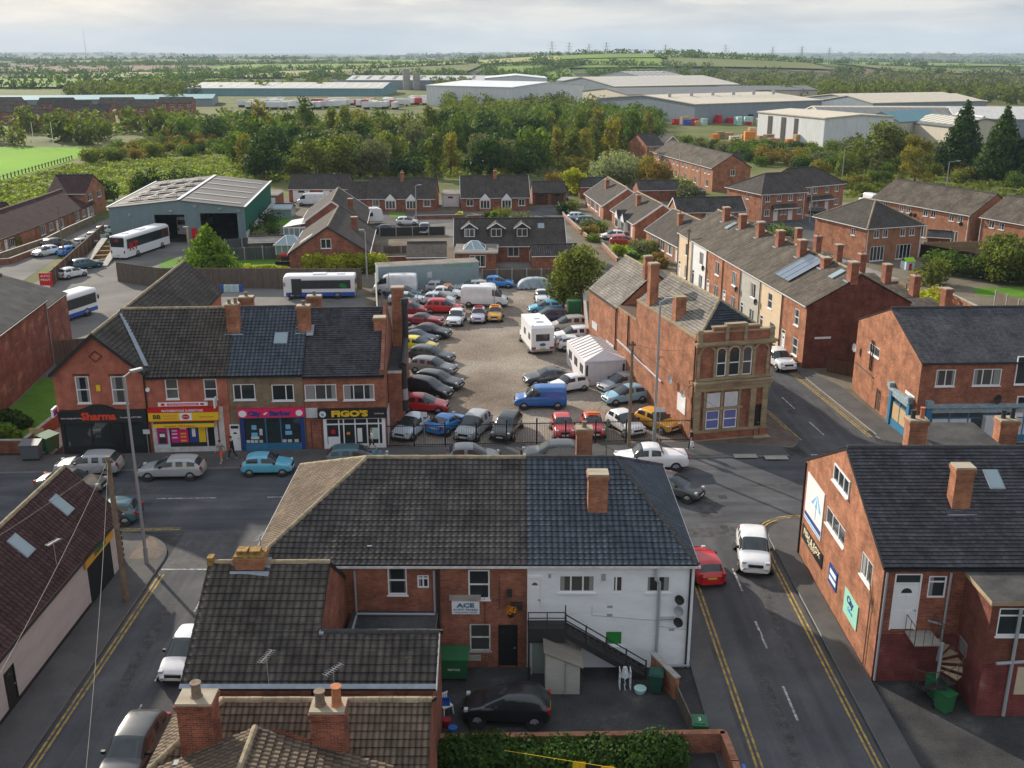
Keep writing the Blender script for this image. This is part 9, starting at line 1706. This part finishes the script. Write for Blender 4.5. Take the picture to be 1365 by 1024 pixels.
# rough grass tussocks and scrub on the meadow in front of the wood
MD = PX((-60, 265), (0, 247), (95, 220), (180, 214), (330, 208), (340, 238), (250, 245), (160, 262), (0, 300))
V = []; T = []; bs = [leaf_cloud([(0, 0, .2, 1.3, 1.0, .38)], 60, .45) for _ in range(3)]
for p in scatter(MD, 2.1)[:2600]:
    v, t = bs[rnd.randrange(3)]; s = .6+rnd.random()*.9; w = v*s; w[:, 0] += p[0]; w[:, 1] += p[1]; V.append(w); T.append(np.clip(t*.5+.5*rnd.random(), 0, 1))
struct(link('meadow_grass', quads_mesh('meadow_grass', np.concatenate(V), np.concatenate(T), leafmat('meadow grass blades', (.12, .17, .03), (.22, .26, .06), .4))), 'stuff')
V = []; T = []
for poly in (W1[:], W2[:], W3[:], W4[:], PX((735, 238), (770, 236), (760, 214), (735, 216)), PX((740, 214), (880, 204), (860, 190), (740, 200)), PX((1110, 262), (1160, 266), (1420, 290), (1420, 258), (1200, 240))):
    for p in scatter(poly, 2.4 if len(poly) < 7 else 3.6)[:1600]: v, t = bs[rnd.randrange(3)]; s = (.6+rnd.random()*.9)*(1 if len(poly) < 7 else 1.7); w = v*s; w[:, 0] += p[0]; w[:, 1] += p[1]; V.append(w); T.append(np.clip(t*.5+.5*rnd.random(), 0, 1))
struct(link('scrub', quads_mesh('scrub', np.concatenate(V), np.concatenate(T), LEAF['olive'])), 'stuff')
plate('dry_clearing', PX((585, 190), (600, 178), (720, 171), (745, 186), (640, 193)), .03, ground('dry grass', [(.3, (.20, .16, .075)), (.7, (.30, .25, .12))], .1, 1.5, fn=.3)); plate('meadow_strip', PX((735, 240), (775, 238), (765, 212), (735, 214)), .03, 'grass')
# pylons and masts on the skyline
for k, (px, y, h) in enumerate([(733, 2600, 48), (755, 2800, 48), (780, 3000, 48), (802, 2700, 48), (877, 3000, 48), (953, 3000, 50), (1013, 3200, 48), (1050, 3000, 48), (1085, 3400, 48)]):
    x = (px-682.5)/FPX*y*1.0; t = thing('pylon', 'lattice electricity pylon, %s from the left along the horizon' % ORD[k], 'pylon', (x, y, terr(x, y)-1), 0, 'pylons on the skyline')
    sub(t, 'tower', lambda m: ([m.bar((sx*5, sy*5, 0), (0, 0, h), .8, .8) for sx in (1, -1) for sy in (1, -1)]), ['galv']); sub(t, 'arms', lambda m: [m.bar((-w, 0, z), (w, 0, z), .7, .7) for w, z in ((9, h*.62), (11, h*.76), (8, h*.9))], ['galv'])
x = (142-682.5)/FPX*9000; t = thing('radio_mast', 'very thin tall mast on the far left horizon', 'mast', (x, 9000, terr(x, 9000))); sub(t, 'mast', lambda m: m.tube((0, 0, 0), (0, 0, 210), 3.2, 6, 1.6), ['concrete'])
# ------------------------------------------------------------------ haze: one closed box of thin air round everything
m = MB(); hzx = 10500; m.box(-hzx, -200, -2, hzx, 16500, 285)
me = m.mesh('haze', ['galv']); hm = bpy.data.materials.new('haze air'); hm.use_nodes = True; nt = hm.node_tree; nt.nodes.clear(); ou = nt.nodes.new('ShaderNodeOutputMaterial'); pv = nt.nodes.new('ShaderNodeVolumePrincipled')
pv.inputs['Color'].default_value = (.66, .82, 1.0, 1); pv.inputs['Density'].default_value = .000085; pv.inputs['Anisotropy'].default_value = .0; nt.links.new(pv.outputs[0], ou.inputs['Volume']); me.materials.clear(); me.materials.append(hm)
me.polygons.foreach_set('use_smooth', [False]*len(me.polygons)); hz = struct(link('haze', me), 'stuff')
